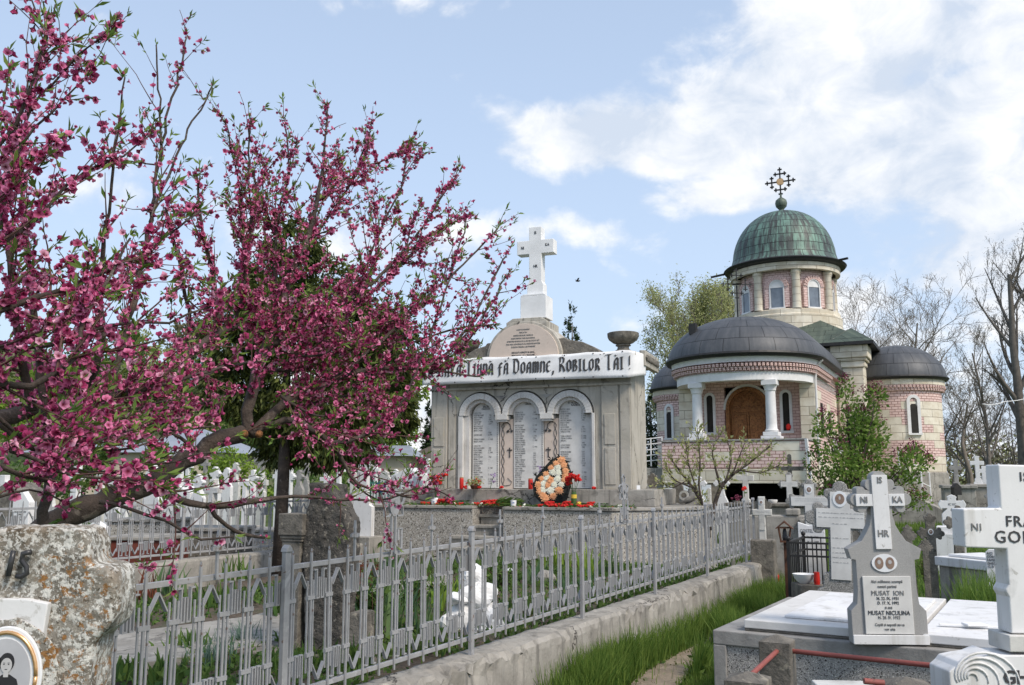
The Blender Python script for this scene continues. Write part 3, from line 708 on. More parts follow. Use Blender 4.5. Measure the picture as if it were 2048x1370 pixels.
m = MB(); usweep(m, [(2.84 * math.cos(a), 6.0 + 1.72 * math.sin(a)) for a in [math.pi / 2 * i / 14 for i in range(15)]], uvr=2.8, n=40); m.build('porch_roof', 'tinroof', CH, smooth='all')
m = MB(); m.lathe([(2.4, 0), (0, 0)], 32, (0, PB, 5.38), math.pi, 2 * math.pi); m.box(-2.2, 2.2, PB, -8.9, 5.36, 5.39); m.build('porch_ceiling', 'white_col', CH)
m = MB(); m.cbox((2.66, -5.3, 3.0), .32, .75, .62); mm = m.build('air_conditioner', 'white_col', CH, bevel=.02)
m = MB()
for k in range(6): m.cbox((2.83, -5.3, 2.76 + .095 * k), .02, .62, .05)
m.build('grille', 'black_iron', mm)
m = MB(); m.box(2.49, 2.55, -6.3, -5.95, 3.5, 4.3); m.box(2.49, 2.55, -8.2, -7.9, 3.5, 4.5); m.build('side_window', 'void', CH)
m = MB(); m.tube([(2.85, -9.6, 5.95), (2.6, -9.55, 5.7), (2.56, -9.5, 5.2), (2.56, -9.5, 2.2)], .045, 8); m.tube([(-2.2, -10.9, 5.95), (-2.1, -10.8, 5.6)], .045, 8); m.build('downspout', 'white_col', CH)
# -- apses
for sx in (-1, 1):
    cx = sx * 4.6
    m = MB(); m.lathe([(1.8, 1.95), (1.8, 5.4)], 48, (cx, 0, 0), cap=False); m.build('apse_wall', 'masonry', CH)
    m = MB(); m.lathe([(1.88, 0), (1.88, 1.93), (1.8, 1.97)], 40, (cx, 0, 0), cap=False); m.build('apse_plinth', 'concrete', CH)
    m = MB(); m.lathe([(1.8, 5.38), (1.86, 5.4), (1.95, 5.66)], 40, (cx, 0, 0), cap=False)
    for k in range(2):
        for j in range(80): th = 2 * math.pi * (j + .5 * k) / 80; m.cbox((cx + (1.87 + .06 * k) * math.cos(th), (1.87 + .06 * k) * math.sin(th), 5.47 + .12 * k), .12, .09, .09, rz=th)
    m.build('brick_cornice', 'brickwall', CH)
    m = MB(); m.lathe([(1.8, 5.66), (1.97, 5.67), (1.97, 5.9), (1.8, 5.92)], 40, (cx, 0, 0), cap=False); m.build('white_cornice', 'sandstone', CH)
    m = MB(); m.lathe([(1.9, 5.9), (2.1, 5.91), (2.17, 6.0), (2.13, 6.06), (2.06, 6.0)], 40, (cx, 0, 0), cap=False); m.build('gutter', 'black_iron', CH)
    m = MB(); m.lathe([(2.08 * math.cos(a), 5.98 + 1.6 * math.sin(a)) for a in [math.pi / 2 * i / 12 for i in range(13)]], 40, (cx, 0, 0), cap=False); m.build('apse_roof', 'tinroof', CH, smooth='all')
    th = -66 if sx > 0 else -114
    P = place(cx + 1.8 * math.cos(R(th)), 1.8 * math.sin(R(th)), th)
    m = MB(); arch_ring(m, 0, 3.6, .3, 4.95, .13, -.05, .12, m=P); m.box(-.29, .29, -.09, .1, 3.52, 3.6, P); w = m.build('window', 'white_col', CH)
    m = MB(); m.prism(arch_pts(0, 3.6, .32, 4.7, 3), -.03, .05, P); m.build('pane', 'void', w)
# -- central block
m = MB(); m.box(-3.5, 3.5, -3.5, 3.5, 0, 6.9); m.build('crossing_wall', 'sandstone', CH)
for sx in (-1, 1):
    for sy in (-1, 1):
        m = MB(); a, b = sx * 3.12, sy * 3.12
        m.box(a - .52, a + .52, b - .52, b + .52, 0, 6.35); m.box(a - .58, a + .58, b - .58, b + .58, 6.36, 6.55); m.box(a - .66, a + .66, b - .66, b + .66, 6.56, 6.68); m.box(a - .74, a + .74, b - .74, b + .74, 6.69, 7.22)
        m.build('corner_buttress', 'sandstone', CH, bevel=.03)
m = MB(); m.box(-3.7, 3.7, -3.72, -3.45, 6.3, 6.42); m.box(-3.66, 3.66, -3.66, 3.66, 6.85, 7.18); m.build('string_course', 'sandstone', CH, bevel=.02)
m = MB()
e, z0 = 4.02, 7.3
for q in range(4):
    rot = Matrix.Rotation(math.pi / 2 * q, 4, 'Z'); A = [Vector((-e, -e, z0)), Vector((e, -e, z0)), Vector((1.2, -1.2, z0 + .62 * (e - 1.2))), Vector((-1.2, -1.2, z0 + .62 * (e - 1.2)))]
    m.add([rot @ p for p in A], [(0, 1, 2, 3)], [[(p.x, (p.z - z0) * 2) for p in A]])
    Bp = [Vector((2.3, -4.12, 7.32)), Vector((4.14, -4.12, 7.32)), Vector((4.14, -2.3, 7.32)), Vector((2.3, -2.3, 7.9)), Vector((3.2, -3.2, 8.02))]
    m.add([rot @ p for p in Bp], [(0, 1, 4), (1, 2, 4), (0, 4, 3), (4, 2, 3)], [[(Bp[i].x + Bp[i].y, Bp[i].z) for i in f] for f in ((0, 1, 4), (1, 2, 4), (0, 4, 3), (4, 2, 3))])
m.build('crossing_roof', 'greenroof', CH)
m = MB()
for q in range(4):
    rot = Matrix.Rotation(math.pi / 2 * q, 4, 'Z'); m.box(-4.1, 4.1, -4.12, -4.0, 7.2, 7.33, rot); m.box(-4.0, 4.0, -4.0, -3.4, 7.2, 7.24, rot)
m.build('eaves', 'black_iron', CH)
# -- drum, windows, columns, dome
m = MB(); m.lathe([(2.5, 7.6), (2.5, 9.0), (2.42, 9.05), (2.42, 9.22), (2.2, 9.3)], 40, cap=False); m.build('drum_base', 'sandstone', CH)
m = MB(); m.lathe([(2.08, 9.25), (2.08, 11.1)], 48, cap=False); DW = m.build('drum_wall', 'brickwall', CH)
for k in range(8):
    th = -90 + 45 * k; P = place(2.08 * math.cos(R(th)), 2.08 * math.sin(R(th)), th)
    m = MB(); arch_ring(m, 0, 9.36, .56, 10.32, .055, -.1, .12, m=P); m.box(-.36, .36, -.13, .1, 9.3, 9.36, P); m.box(-.28, .28, -.07, .02, 10.28, 10.33, P)
    m.prism([(.28 * math.cos(math.pi * j / 10), 10.33 + .28 * math.sin(math.pi * j / 10)) for j in range(11)], -.06, 0, P); w = m.build('window', 'white_col', CH)
    gm = MB(); gm.box(-.28, .28, -.045, .02, 9.36, 10.28, P); gm.build('pane', 'glass' if 'glass' in M else 'photo', w)
    m = MB(); arch_ring(m, 0, 9.36, .68, 10.3, .2, -.08, .1, 20, m=P)
    for j in range(11):
        a = math.pi * (j + .5) / 11; m.cbox(P @ Vector(((.44) * math.cos(a), -.1, 10.3 + .44 * math.sin(a))), .19, .05, .085, rz=P.to_euler().z, ry=-a)
    m.build('brick_surround', 'brickwall', CH)
    t2 = R(th + 22.5); m = MB(); c = (2.2 * math.cos(t2), 2.2 * math.sin(t2), 0)
    m.lathe([(.21, 9.28), (.2, 9.4), (.185, 10.8), (.2, 10.83), (.235, 10.9), (.235, 11.05)], 16, c); m.build('drum_column', 'sandstone', CH, smooth=True)
m = MB(); m.lathe([(2.3, 11.05), (2.5, 11.06), (2.52, 11.38), (2.4, 11.42)], 48, cap=False); m.build('drum_cornice', 'sandstone', CH)
m = MB(); m.lathe([(2.42, 11.38), (2.74, 11.44), (2.82, 11.54), (2.76, 11.6), (2.5, 11.66)], 48, cap=False)
m.bar((-2.7, -.6, 11.5), (-3.35, -.75, 11.38), .09); m.bar((2.6, -.9, 11.55), (3.0, -1.1, 11.55), .09); m.build('gutter', 'black_iron', CH)
m = MB(); m.lathe([(2.62, 11.6), (2.46, 11.78)] + [(2.38 * math.cos(a) ** .92, 11.85 + 2.55 * math.sin(a)) for a in [math.pi / 2 * i / 16 for i in range(1, 16)]] + [(.02, 14.41)], 64, cap=False); m.build('dome', 'copper', CH, smooth='all')
m = MB(); m.lathe([(.34, 14.36), (.16, 14.44), (.1, 14.5), (.14, 14.56), (.25, 14.68), (.285, 14.84), (.25, 14.99), (.12, 15.1), (.05, 15.14), (.045, 15.3)], 20); m.build('finial_ball', 'greenroof', CH, smooth='all')
def fancy_cross(mb, c, s, rz, w=.05, one=False):
    mm = Matrix.Translation(Vector(c)) @ Matrix.Rotation(rz, 4, 'Z') @ Matrix.Scale(s, 4)
    def B(p, q): 
        p, q = Vector((p[0], 0, p[1])), Vector((q[0], 0, q[1])); mb.bar(mm @ p, mm @ q, w)
    for k in range(4):
        a = math.pi / 2 * k; r = lambda x, y: (x * math.cos(a) - y * math.sin(a), x * math.sin(a) + y * math.cos(a))
        B(r(0, .2), r(0, 1)); B(r(-.14, .85), r(.14, .85)); B(r(-.42, .55), r(.42, .55))
        for q in (-1, 1): B(r(q * .3, .42), r(q * .3, .68)); B(r(q * .42, .55), r(q * .2, .55))
    return mm
m = MB(); mm = fancy_cross(m, (0, 0, 15.93), .72, 0, .062); m.bar((0, 0, 15.1), (0, 0, 15.4), .07); X = m.build('dome_cross', 'black_iron', CH)
m = MB(); m.lathe([(.0, -.03), (.18, -.03), (.18, .03), (0, .03)], 20, cap=False)
for i, v in enumerate(m.v): m.v[i] = (v[0], v[2], v[1] + 15.93)
m.build('medallion', 'gold', X)
m = MB(); fancy_cross(m, (-.05, -9.9, 8.95), .62, .6, .035); m.bar((-.05, -9.9, 7.55), (-.05, -9.9, 8.9), .05); m.lathe([(0, -.02), (.17, 0), (0, .02)], 14, (-.05, -9.9, 8.95)); m.build('porch_cross', 'black_iron', CH)
m = MB(); m.box(-1.55, -1.3, -11.3, -11.0, 6.95, 7.35); m.build('roof_vent', 'black_iron', CH)
m = MB()
for a, b in ((-2.45, -11.95),): pass
m.box(-2.45, -.75, -11.93, -11.87, .55, 1.5); m.build('white_board', 'porcelain', CH)

# ================================================================ MONUMENT
MA = R(20); MO = at(1055, 978, 16); ZM = MO.z
def mw(x, y, z): return Vector((MO.x + x * math.cos(MA) + y * math.sin(MA), MO.y - x * math.sin(MA) + y * math.cos(MA), z))
def ml(p): d = Vector(p) - MO; return (d.x * math.cos(MA) - d.y * math.sin(MA), d.x * math.sin(MA) + d.y * math.cos(MA))
PLZ = ZM - .27
PF = thing('memorial_platform', 'grey washed aggregate terrace with concrete steps carrying the memorial', 'platform', (MO.x, MO.y, .3), -MA)
m = MB()
def poly(mb, P, z0, z1):
    n = len(P); mb.add([(x, y, z0) for x, y in P] + [(x, y, z1) for x, y in P], [tuple(range(n - 1, -1, -1)), tuple(range(n, 2 * n))] + [(j, (j + 1) % n, (j + 1) % n + n, j + n) for j in range(n)])
SX0, SX1 = -.62, .02
poly(m, [(-3.7, -1.0), (SX0, -1.0), (SX0, -.5), (SX1, -.5), (SX1, -1.28), (1.82, -1.28), (3.0, -.35), (3.0, 1.9), (-3.7, 1.9)], -.3, PLZ - .3 - .05); m.build('terrace', 'pebble', PF, bevel=.01)
m = MB(); poly(m, [(-3.73, -1.03), (SX0, -1.03), (SX0, -.5), (SX1, -.5), (SX1, -1.31), (1.83, -1.31), (3.03, -.36), (3.03, 1.9), (-3.73, 1.9)], PLZ - .3 - .045, PLZ - .3); m.build('coping', 'concrete', PF, bevel=.006)
for k in range(5):
    zt = PLZ - .3 - .165 * (k + 1) + .02; yf = -.74 - .27 * k; x0 = SX0 - (.0, .18, .30, .42, .42)[k]
    m = MB(); m.box(x0, SX1 - .005, yf, -.4 if k == 0 else yf + .4, zt - .05, zt); m.box(x0 + .02, SX1 - .007, yf + .03, -.42 if k == 0 else yf + .42, zt - .35, zt - .051)
    m.build('step', 'concrete', PF, bevel=.008)

MN = thing('memorial', 'grey memorial wall with three arched name tablets and a tall white cross on top', 'memorial', (MO.x, MO.y, ZM - .27), -MA)
h = .27       # local z of the step top
def mx(c): return (c - 555) * .004185
def mz(c): return (1272 - c) * .00376 + h
m = MB(); m.box(mx(-12), mx(1112), -.42, 1.55, 0, h); m.box(mx(25), mx(60), -.44, -.3, 0, h + .0); m.build('base_step', 'concrete', MN, bevel=.01)
x0, x1 = mx(107), mx(1003); BD = 1.2
# wall mass with a recess for the arcade
ax = [mx(340), mx(540), mx(743)]; ro = .405; zs = mz(925)
m = MB(); m.box(x0, mx(236), 0, BD, h, mz(700)); m.box(mx(852), x1, 0, BD, h, mz(700)); m.box(mx(236), mx(852), .17, BD, h, mz(700))
# spandrel above the arches
top = mz(700)
P = [(mx(236), top), (mx(236), zs)]
for c in ax:
    for j in range(15):
        a = math.pi * (1 - j / 14); x = c + (ro + .03) * math.cos(a); z = zs + (ro + .03) * math.sin(a)
        if P[-1][0] < x - 1e-4 or len(P) == 2: P.append((max(x, mx(236)), z))
P += [(mx(852), zs), (mx(852), top)]
for i in range(1, len(P) - 2): 
    (xa, za), (xb, zb) = P[i], P[i + 1]
    if xb > xa + 1e-5: m.prism([(xa, za), (xb, zb), (xb, top), (xa, top)], 0, .168)
m.build('body', 'monument', MN)
# raised panels and pilasters on the front
m = MB()
for c0, c1 in ((112, 186), (880, 950), (958, 1000)):
    m = MB(); m.box(mx(c0), mx(c1), -.035, -.001, h, mz(800)); m.box(mx(c0) + .05, mx(c1) - .05, -.05, -.036, h + .08, mz(1085)) if c1 - c0 > 60 else None
    if c1 - c0 > 60: m.box(mx(c0) + .05, mx(c1) - .05, -.05, -.036, mz(1070), mz(930))
    m.build('pilaster', 'monument', MN, bevel=.008)
m = MB(); m.box(mx(192), mx(225), -.02, -.001, h, mz(800))
m.box(x0 - .02, x1 + .02, -.055, -.002, mz(800), mz(788)); m.build('wall_moulding', 'monument', MN, bevel=.008)
for i, c in enumerate(ax):
    m = MB(); arch_ring(m, c, zs, 2 * (ro - .11), zs, .11, -.045, .16, 20); arch_ring(m, c, zs, 2 * (ro - .17), zs, .06, .02, .16, 20)
    if i == 0: m.box(mx(240), mx(262), -.04, .16, h, zs); m.box(mx(262), mx(286), .03, .16, h, zs)
    if i == 2: m.box(mx(838), mx(850), -.04, .16, h, zs); m.box(mx(828), mx(838), .03, .16, h, zs)
    if i < 2: xm = (c + ax[i + 1]) / 2; m.box(xm - .115, xm + .115, -.05, .16, zs - .085, zs + .02); m.box(xm - .09, xm + .09, -.03, .16, zs - .12, zs - .086)
    m.build('arch_moulding', 'arch_paint', MN, bevel=.006)
m = MB()
for c in (438, 640): m.prism([(mx(c) - .11, mz(832)), (mx(c) + .11, mz(832)), (mx(c), mz(850))], -.015, -.002)
m.build('spandrel_ornament', 'grey_stone', MN)
names = ['ION T IONESCU', 'RADU P DINU', 'VASILE G STAN', 'MIHAI C POPA', 'TOMA A NEAGU', 'STEFAN D OPREA', 'NICOLAE R LUPU', 'PETRE M DOBRE', 'ANTON S MARIN', 'GEORGE V ENE', 'SIMION L DUMA', 'ILIE B COSMA', 'DAN N FILIP', 'LUCA E VOICU']
def tablet(c0, c1, ctop, n, head, seed):
    rr = random.Random(seed); c = (mx(c0) + mx(c1)) / 2; w = mx(c1) - mx(c0); zt = mz(ctop)
    m = MB(); m.prism(arch_pts(c, h + .012, w, zt - w / 2, 16), .11, .165); T = m.build('name_tablet', 'plaque', MN, bevel=.004)
    lh = (zt - .17 - h - .04) / n; L1, L2, L3 = [], [], []
    for k in range(n):
        L1.append(rr.choice(names)[:rr.randint(9, 16)] if rr.random() < .93 else '"'); L2.append(rr.choice(['12 IV', 'S. 1941', '. . . .', '. .', 'C. 1940', ' 1943', '. - .'])); L3.append(str(rr.randint(18, 44)))
    hd = head.split('\n')
    text('heading', head, .052, (c, .108, zt - .1), T, 'ink', bold=.0006, line=.8, sx=.85)
    for s_, xx, al in (('\n'.join(L1), mx(c0) + .022, 'LEFT'), ('\n'.join(L2), mx(c1) - .20, 'LEFT'), ('\n'.join(L3), mx(c1) - .012, 'RIGHT')):
        text('name_list', s_, lh * 1.02, (xx, .108, zt - .21), T, 'faded_ink', align=al, bold=.0002, line=.98, sx=.66, ex=.001)
    return T
tablet(294, 415, 858, 34, 'EROII\nCAZUTI', 1); tablet(484, 618, 850, 36, 'EROII', 2); tablet(688, 832, 850, 35, 'IN AL DOILEA\nRAZBOI', 3)
for c0, c1, sx in ((420, 481, 1), (621, 685, -1)):
    m = MB(); m.box(mx(c0), mx(c1), .125, .166, h, mz(942)); Pn = m.build('pink_panel', 'pink_panel', MN)
    cx = mx((c0 + c1) / 2); m = MB(); xx = cx + sx * .06
    m.box(xx - .009, xx + .009, .114, .124, mz(1125), mz(1078)); m.box(xx - .045, xx + .045, .114, .124, mz(1092), mz(1087))
    for q in (0, 1):
        pts = []
        for j in range(41):
            z = mz(1250) + (mz(975) - mz(1250)) * j / 40; pts.append((cx - sx * .07 + .026 * math.sin(j * .5 + math.pi * q), .119, z))
        pts += [(cx - sx * .06, .119, mz(962)), (cx + sx * (.0 + .03 * q), .119, mz(958)), (cx + sx * .07, .119, mz(968 + 4 * q)), (cx + sx * .08, .119, mz(985)), (cx + sx * (.04 + .05 * q), .119, mz(995))]
        m.tube(pts, .0048, 4)
    m.tube([(cx - sx * .08, .119, mz(1250)), (cx - sx * .03, .119, mz(1258)), (cx + sx * .07, .119, mz(1254)), (cx + sx * .1, .119, mz(1240)), (cx + sx * .02, .119, mz(1222))], .0048, 4)
    m.blob((cx + sx * .03, .115, mz(1000)), .03, .008, .022, 1); m.blob((cx + sx * .1, .115, mz(1000)), .024, .008, .022, 2)
    m.build('thorn_ornament', 'ink', Pn)
# cornice with end blocks, carved band
m = MB(); m.box(x0 - .06, x1 + .06, -.08, BD + .06, mz(700), mz(672)); m.box(x0 - .13, x1 + .13, -.16, BD + .13, mz(671), mz(652)); m.box(x1 + .14, x1 + .24, .1, BD + .1, mz(712), mz(640)); m.build('cornice', 'monument', MN, bevel=.01)
m = MB()
for k in range(46): m.cbox((x0 + .03 + k * .083, -.19, mz(664)), .055, .04, .035, ry=.78)
for k in range(10): m.cbox((x1 + .26, .18 + k * .11, mz(675)), .03, .07, .09, rx=.78)
m.build('carved_band', 'weathered', MN)
zc = mz(652); cx0 = mx(545)
m = MB(); P = []
W0, H0 = 1.08, .30
pr = [(-1.12, 0), (-1.12, .12), (-.98, .20), (-.78, .25), (-.74, .30), (-.5, .30), (.5, .30), (.74, .33), (.80, .28), (1.05, .24), (1.28, .13), (1.36, .07), (1.36, 0)]
m.prism([(cx0 + a, zc + b) for a, b in pr], .02, .75); m.build('parapet_wings', 'weathered', MN, bevel=.015)
m = MB(); rt = .655
m.prism([(cx0 + rt * 1.09 * math.cos(math.pi * j / 24), zc + rt * 1.0 * math.sin(math.pi * j / 24)) for j in range(25)], -.06, .78); m.build('round_pediment', 'monument', MN, bevel=.01)
m = MB(); m.prism([(cx0 + rt * 1.0 * math.cos(math.pi * j / 24), zc + .008 + rt * .9 * math.sin(math.pi * j / 24)) for j in range(25)], -.10, -.061); T = m.build('inscription_tablet', 'pink_panel', MN, bevel=.004)
lines = ['ACEST MONUMENT', 'RIDICAT IN', 'CINSTEA EROILOR ORASULUI', 'MORTI PENTRU TARA IN RAZBOIUL', 'INTREGIRII NEAMULUI SI AL CELOR CAZUTI 1877', 'PRIN GRIJA CETATENILOR SI A PAROHIEI NOASTRE', 'SI PENTRU VESNICA LOR POMENIRE', '', 'REFACUT SI SFINTIT IN ANUL', 'PRIN RAVNA  I P S  TEODOSIE']
for k, s_ in enumerate(lines):
    z = zc + rt * .9 - .11 - k * .052; 
    if s_: text('inscription', s_, .036 if k < 8 else .042, (cx0, -.102, z), T, 'ink' if k > 7 else 'faded_ink', sx=.78, bold=.0005)
zt = zc + rt * 1.0
m = MB(); m.box(cx0 - .36, cx0 + .42, .0, .72, zt - .18, zt + .0); m.prism([(cx0 - .36, zt), (cx0 + .42, zt), (cx0 + .3, zt + .07), (cx0 - .24, zt + .07)], .02, .7); m.build('cross_plinth', 'monument', MN, bevel=.012)
cc = mx(578); z1 = zt + .07; bz = mz(350) + .02
m = MB(); m.box(cc - .26, cc + .23, .1, .52, z1, bz - .015); m.prism([(cc - .26, bz - .014), (cc + .23, bz - .014), (cc + .18, bz + .02), (cc - .2, bz + .02)], .1, .52); m.build('cross_base', 'white_paint', MN, bevel=.006)
m = MB(); zt1 = mz(30) + .12; za0, za1 = mz(158) + .09, mz(92) + .10; zf = mz(290) + .05
P = [(cc - .165, bz + .02), (cc + .15, bz + .02), (cc + .15, zf - .04), (cc + .115, zf + .02), (cc + .115, za0), (cc + .35, za0), (cc + .35, za1), (cc + .115, za1), (cc + .115, zt1), (cc - .125, zt1), (cc - .125, za1), (cc - .36, za1), (cc - .36, za0), (cc - .125, za0), (cc - .125, zf + .02), (cc - .165, zf - .04)]
m.prism(P, .2, .42); X = m.build('white_cross', 'white_paint', MN, bevel=.008)
for s_, dx, dz in (('IS', 0, zt1 - .14), ('NI', -.25, (za0 + za1) / 2 - .03), ('KA', .23, (za0 + za1) / 2 + .0), ('HR', 0, mz(222) + .07)): text('lettering', s_, .075, (cc + dx, .197, dz), X, 'ink', sx=.8, bold=.0015)
# urns
for c in (232, 957):
    u = mx(c); z = mz(652) if c > 500 else mz(652)
    U = thing('stone_urn', 'shallow grey stone urn on the right end of the memorial cornice' if c > 500 else 'shallow grey stone urn on the left end of the memorial cornice, behind the blossom', 'urn', mw(u, .33, ZM - .27 + z), -MA, 'urns on the memorial')
    m = MB(); m.box(-.25, .25, -.22, .22, 0, .05); m.build('foot', 'weathered', U, bevel=.01)
    m = MB(); m.lathe([(.20, .051), (.17, .08), (.12, .11), (.11, .16), (.15, .175), (.15, .19), (.12, .2), (.2, .23), (.28, .29), (.305, .34), (.31, .41), (.29, .42), (.26, .40), (.1, .36)], 28); m.build('bowl', 'weathered', U, smooth=True); U.scale = (.9, .9, .95)

# banner, lettered with a broad nib
NIB = {
 'V': [[(0, 1), (.1, .95), (.1, .15), (.28, 0), (.5, .2)], [(.5, .2), (.5, 1)]], 'U': [[(0, 1), (.1, .92), (.1, .12), (.25, 0), (.5, .15)], [(.5, 1), (.5, 0)]],
 'E': [[(.45, .88), (.3, 1), (.1, .8), (.1, .2), (.3, 0), (.5, .15)], [(.1, .52), (.4, .56)]], 'S': [[(.45, .86), (.28, 1), (.08, .78), (.42, .3), (.25, 0), (.05, .12)]],
 'N': [[(0, .95), (.1, 1), (.1, 0)], [(.1, .85), (.32, 1), (.5, .85), (.5, 0)]], 'I': [[(.05, .93), (.17, 1), (.17, .05), (.28, 0)], [(.02, 0), (.32, .02)], [(.02, 1), (.32, 1)]],
 'C': [[(.45, .85), (.3, 1), (.1, .8), (.1, .2), (.3, 0), (.48, .15)]], 'A': [[(.08, 0), (.12, .75), (.32, 1), (.48, .85), (.48, .05), (.56, 0)], [(.1, .45), (.46, .45)]],
 'T': [[(.3, .95), (.3, .05), (.4, 0)], [(0, .9), (.12, 1), (.5, .97), (.62, 1.04)]], 'H': [[(.05, 1), (.1, .95), (.1, 0)], [(.1, .5), (.3, .62), (.48, .5), (.48, 0)], [(.46, 1), (.48, .5)]],
 'F': [[(.5, .9), (.35, 1.02), (.22, .85), (.22, -.1), (.05, -.22)], [(.02, .6), (.5, .62)]], 'D': [[(.1, 1), (.1, .1), (.3, 0), (.5, .2), (.5, .75), (.28, 1), (-.05, 1)]],
 'O': [[(.28, 1), (.08, .8), (.08, .2), (.28, 0), (.48, .2), (.48, .8), (.28, 1)]], 'M': [[(0, .95), (.1, 1), (.1, 0)], [(.1, .85), (.28, 1), (.38, .85), (.38, 0)], [(.38, .85), (.56, 1), (.66, .85), (.66, 0)]],
 'R': [[(.1, 1), (.1, 0)], [(0, .95), (.3, 1), (.46, .82), (.4, .58), (.12, .5), (.38, .3), (.5, 0)]], 'B': [[(.1, 1), (.1, .02)], [(0, .95), (.3, 1), (.44, .8), (.34, .56), (.12, .52), (.36, .5), (.5, .3), (.4, .04), (.05, 0)]],
 'L': [[(.05, .95), (.14, 1), (.14, .05), (.45, .0), (.5, .12)]], ',': [[(.12, .08), (.16, 0), (.06, -.28)]], '!': [[(.16, 1.1), (.14, .3)], [(.13, .06), (.17, .0)]]}
WD = {'M': .84, 'I': .42, ',': .3, '!': .35, ' ': .38, 'T': .68, 'A': .66, 'D': .66}
BX0, BX1 = mx(88), mx(1010)
def bz_of(x):          # banner: centre height and forward bulge along its length
    return mz(709) + .0, -.235 - .02 * math.sin(x * 2.3) - .012 * math.sin(x * 6.1 + 1)
BN = thing('banner', 'white cloth banner with black gothic lettering hung along the memorial cornice', 'banner', (MO.x, MO.y, ZM - .27), -MA)
m = MB(); vs = []; fs = []; nx_, nz_ = 90, 8
def bpos(u, v, off=0):       # u 0..1 along, v 0..1 up
    L = BX1 - BX0; s_ = u * (L + .52)
    z = mz(772) + v * .46 + .014 * math.sin(u * 9) * (v - .5) - .012 * math.sin(math.pi * ((u * 7) % 1)) * (v > .9) * 1.0
    wv = .010 * math.sin(u * 21 + v * 4) * (1 - v) + .008 * math.sin(u * 37 - v * 9) * v
    if s_ <= L: return (BX0 + s_, -.215 + wv - off - .02 * (1 - v), z)
    q = (s_ - L) / .52; a = q * math.pi * .5
    return (BX1 + .19 * math.sin(a) + off * math.sin(a), -.215 + .19 * (1 - math.cos(a)) + .27 * q * q - off * math.cos(a) + wv, z + (.03 - .1 * v * 0) * 0 - .06 * q * (1 - v) * -1.2 - .04 * q * v)
for i in range(nx_ + 1):
    for j in range(nz_ + 1): vs.append(bpos(i / nx_, j / nz_))
for i in range(nx_):
    for j in range(nz_): a = i * (nz_ + 1) + j; fs.append((a, a + nz_ + 1, a + nz_ + 2, a + 1))
m.add(vs, fs); cl = m.build('cloth', 'white_paint', BN, smooth='all'); sol = cl.modifiers.new('thick', 'SOLIDIFY'); sol.thickness = .003
BL = BX1 - BX0; m = MB()
def nib_text(words, x, zb, hh, sx):
    for ch, k, cap in words:
        H_ = hh * (1.32 if cap else 1); 
        if ch in NIB:
            for st in NIB[ch]:
                for (a0, b0), (a1, b1) in zip(st[:-1], st[1:]):
                    nx0, nz0 = .017, .010
                    def pt(a, b, s): X_ = x + a * sx * H_ + s * nx0; Z_ = zb + b * H_ + s * nz0; u = (X_ - BX0) / (BL + .52); v = (Z_ - mz(772)) / .46; return bpos(u, v, .006)
                    q = [pt(a0, b0, -1), pt(a0, b0, 1), pt(a1, b1, 1), pt(a1, b1, -1)]; m.add(q, [(0, 1, 2, 3)])
                    q2 = [(p[0], p[1] - .0008, p[2]) for p in (pt(a0, b0, -1), pt(a0, b0, 1))]
            if k:      # breve or cedilla
                zz = 1.12 if k == 'u' else -.12
                for (a0, b0), (a1, b1) in (((.14, zz + .1), (.28, zz)), ((.28, zz), (.44, zz + .1))) if k == 'u' else (((.25, -.12), (.2, -.28)),):
                    q = [pt(a0, b0, -.6), pt(a0, b0, .6), pt(a1, b1, .6), pt(a1, b1, -.6)]; m.add(q, [(0, 1, 2, 3)])
        x += WD.get(ch, .64) * sx * H_ * 1.0 + .012
    return x
def spell(s): 
    out = []
    for w in s.split(' '):
        first = True
        for ch in w:
            k = None; c = ch
            if c in 'Ăă': k, c = 'u', 'A'
            if c in 'Șș': k, c = 'c', 'S'
            out.append((c, k, first and c in 'VTRD' and len(w) > 2)); first = False
        out.append((' ', None, False))
    return out
xs_ = BX0 + .03
xe = nib_text(spell('VEȘNICĂ TIHNĂ FĂ DOAMNE, ROBILOR TĂI !'), 0, 0, .2, 1.0); m = MB()
nib_text(spell('VEȘNICĂ TIHNĂ FĂ DOAMNE, ROBILOR TĂI !'), xs_, mz(772) + .14, .2, (BL - .02) / xe * 1.0)
lt = m.build('lettering', 'ink', BN); sol = lt.modifiers.new('thick', 'SOLIDIFY'); sol.thickness = .003
for k in range(8):
    for v in (.06, .95):
        p = bpos(.03 + k * .118, v, .004); m = MB(); m.prism([(.012 * math.cos(a * .785), .012 * math.sin(a * .785)) for a in range(8)], -.003, .003); o = m.build('eyelet', 'ink', BN); o.location = p
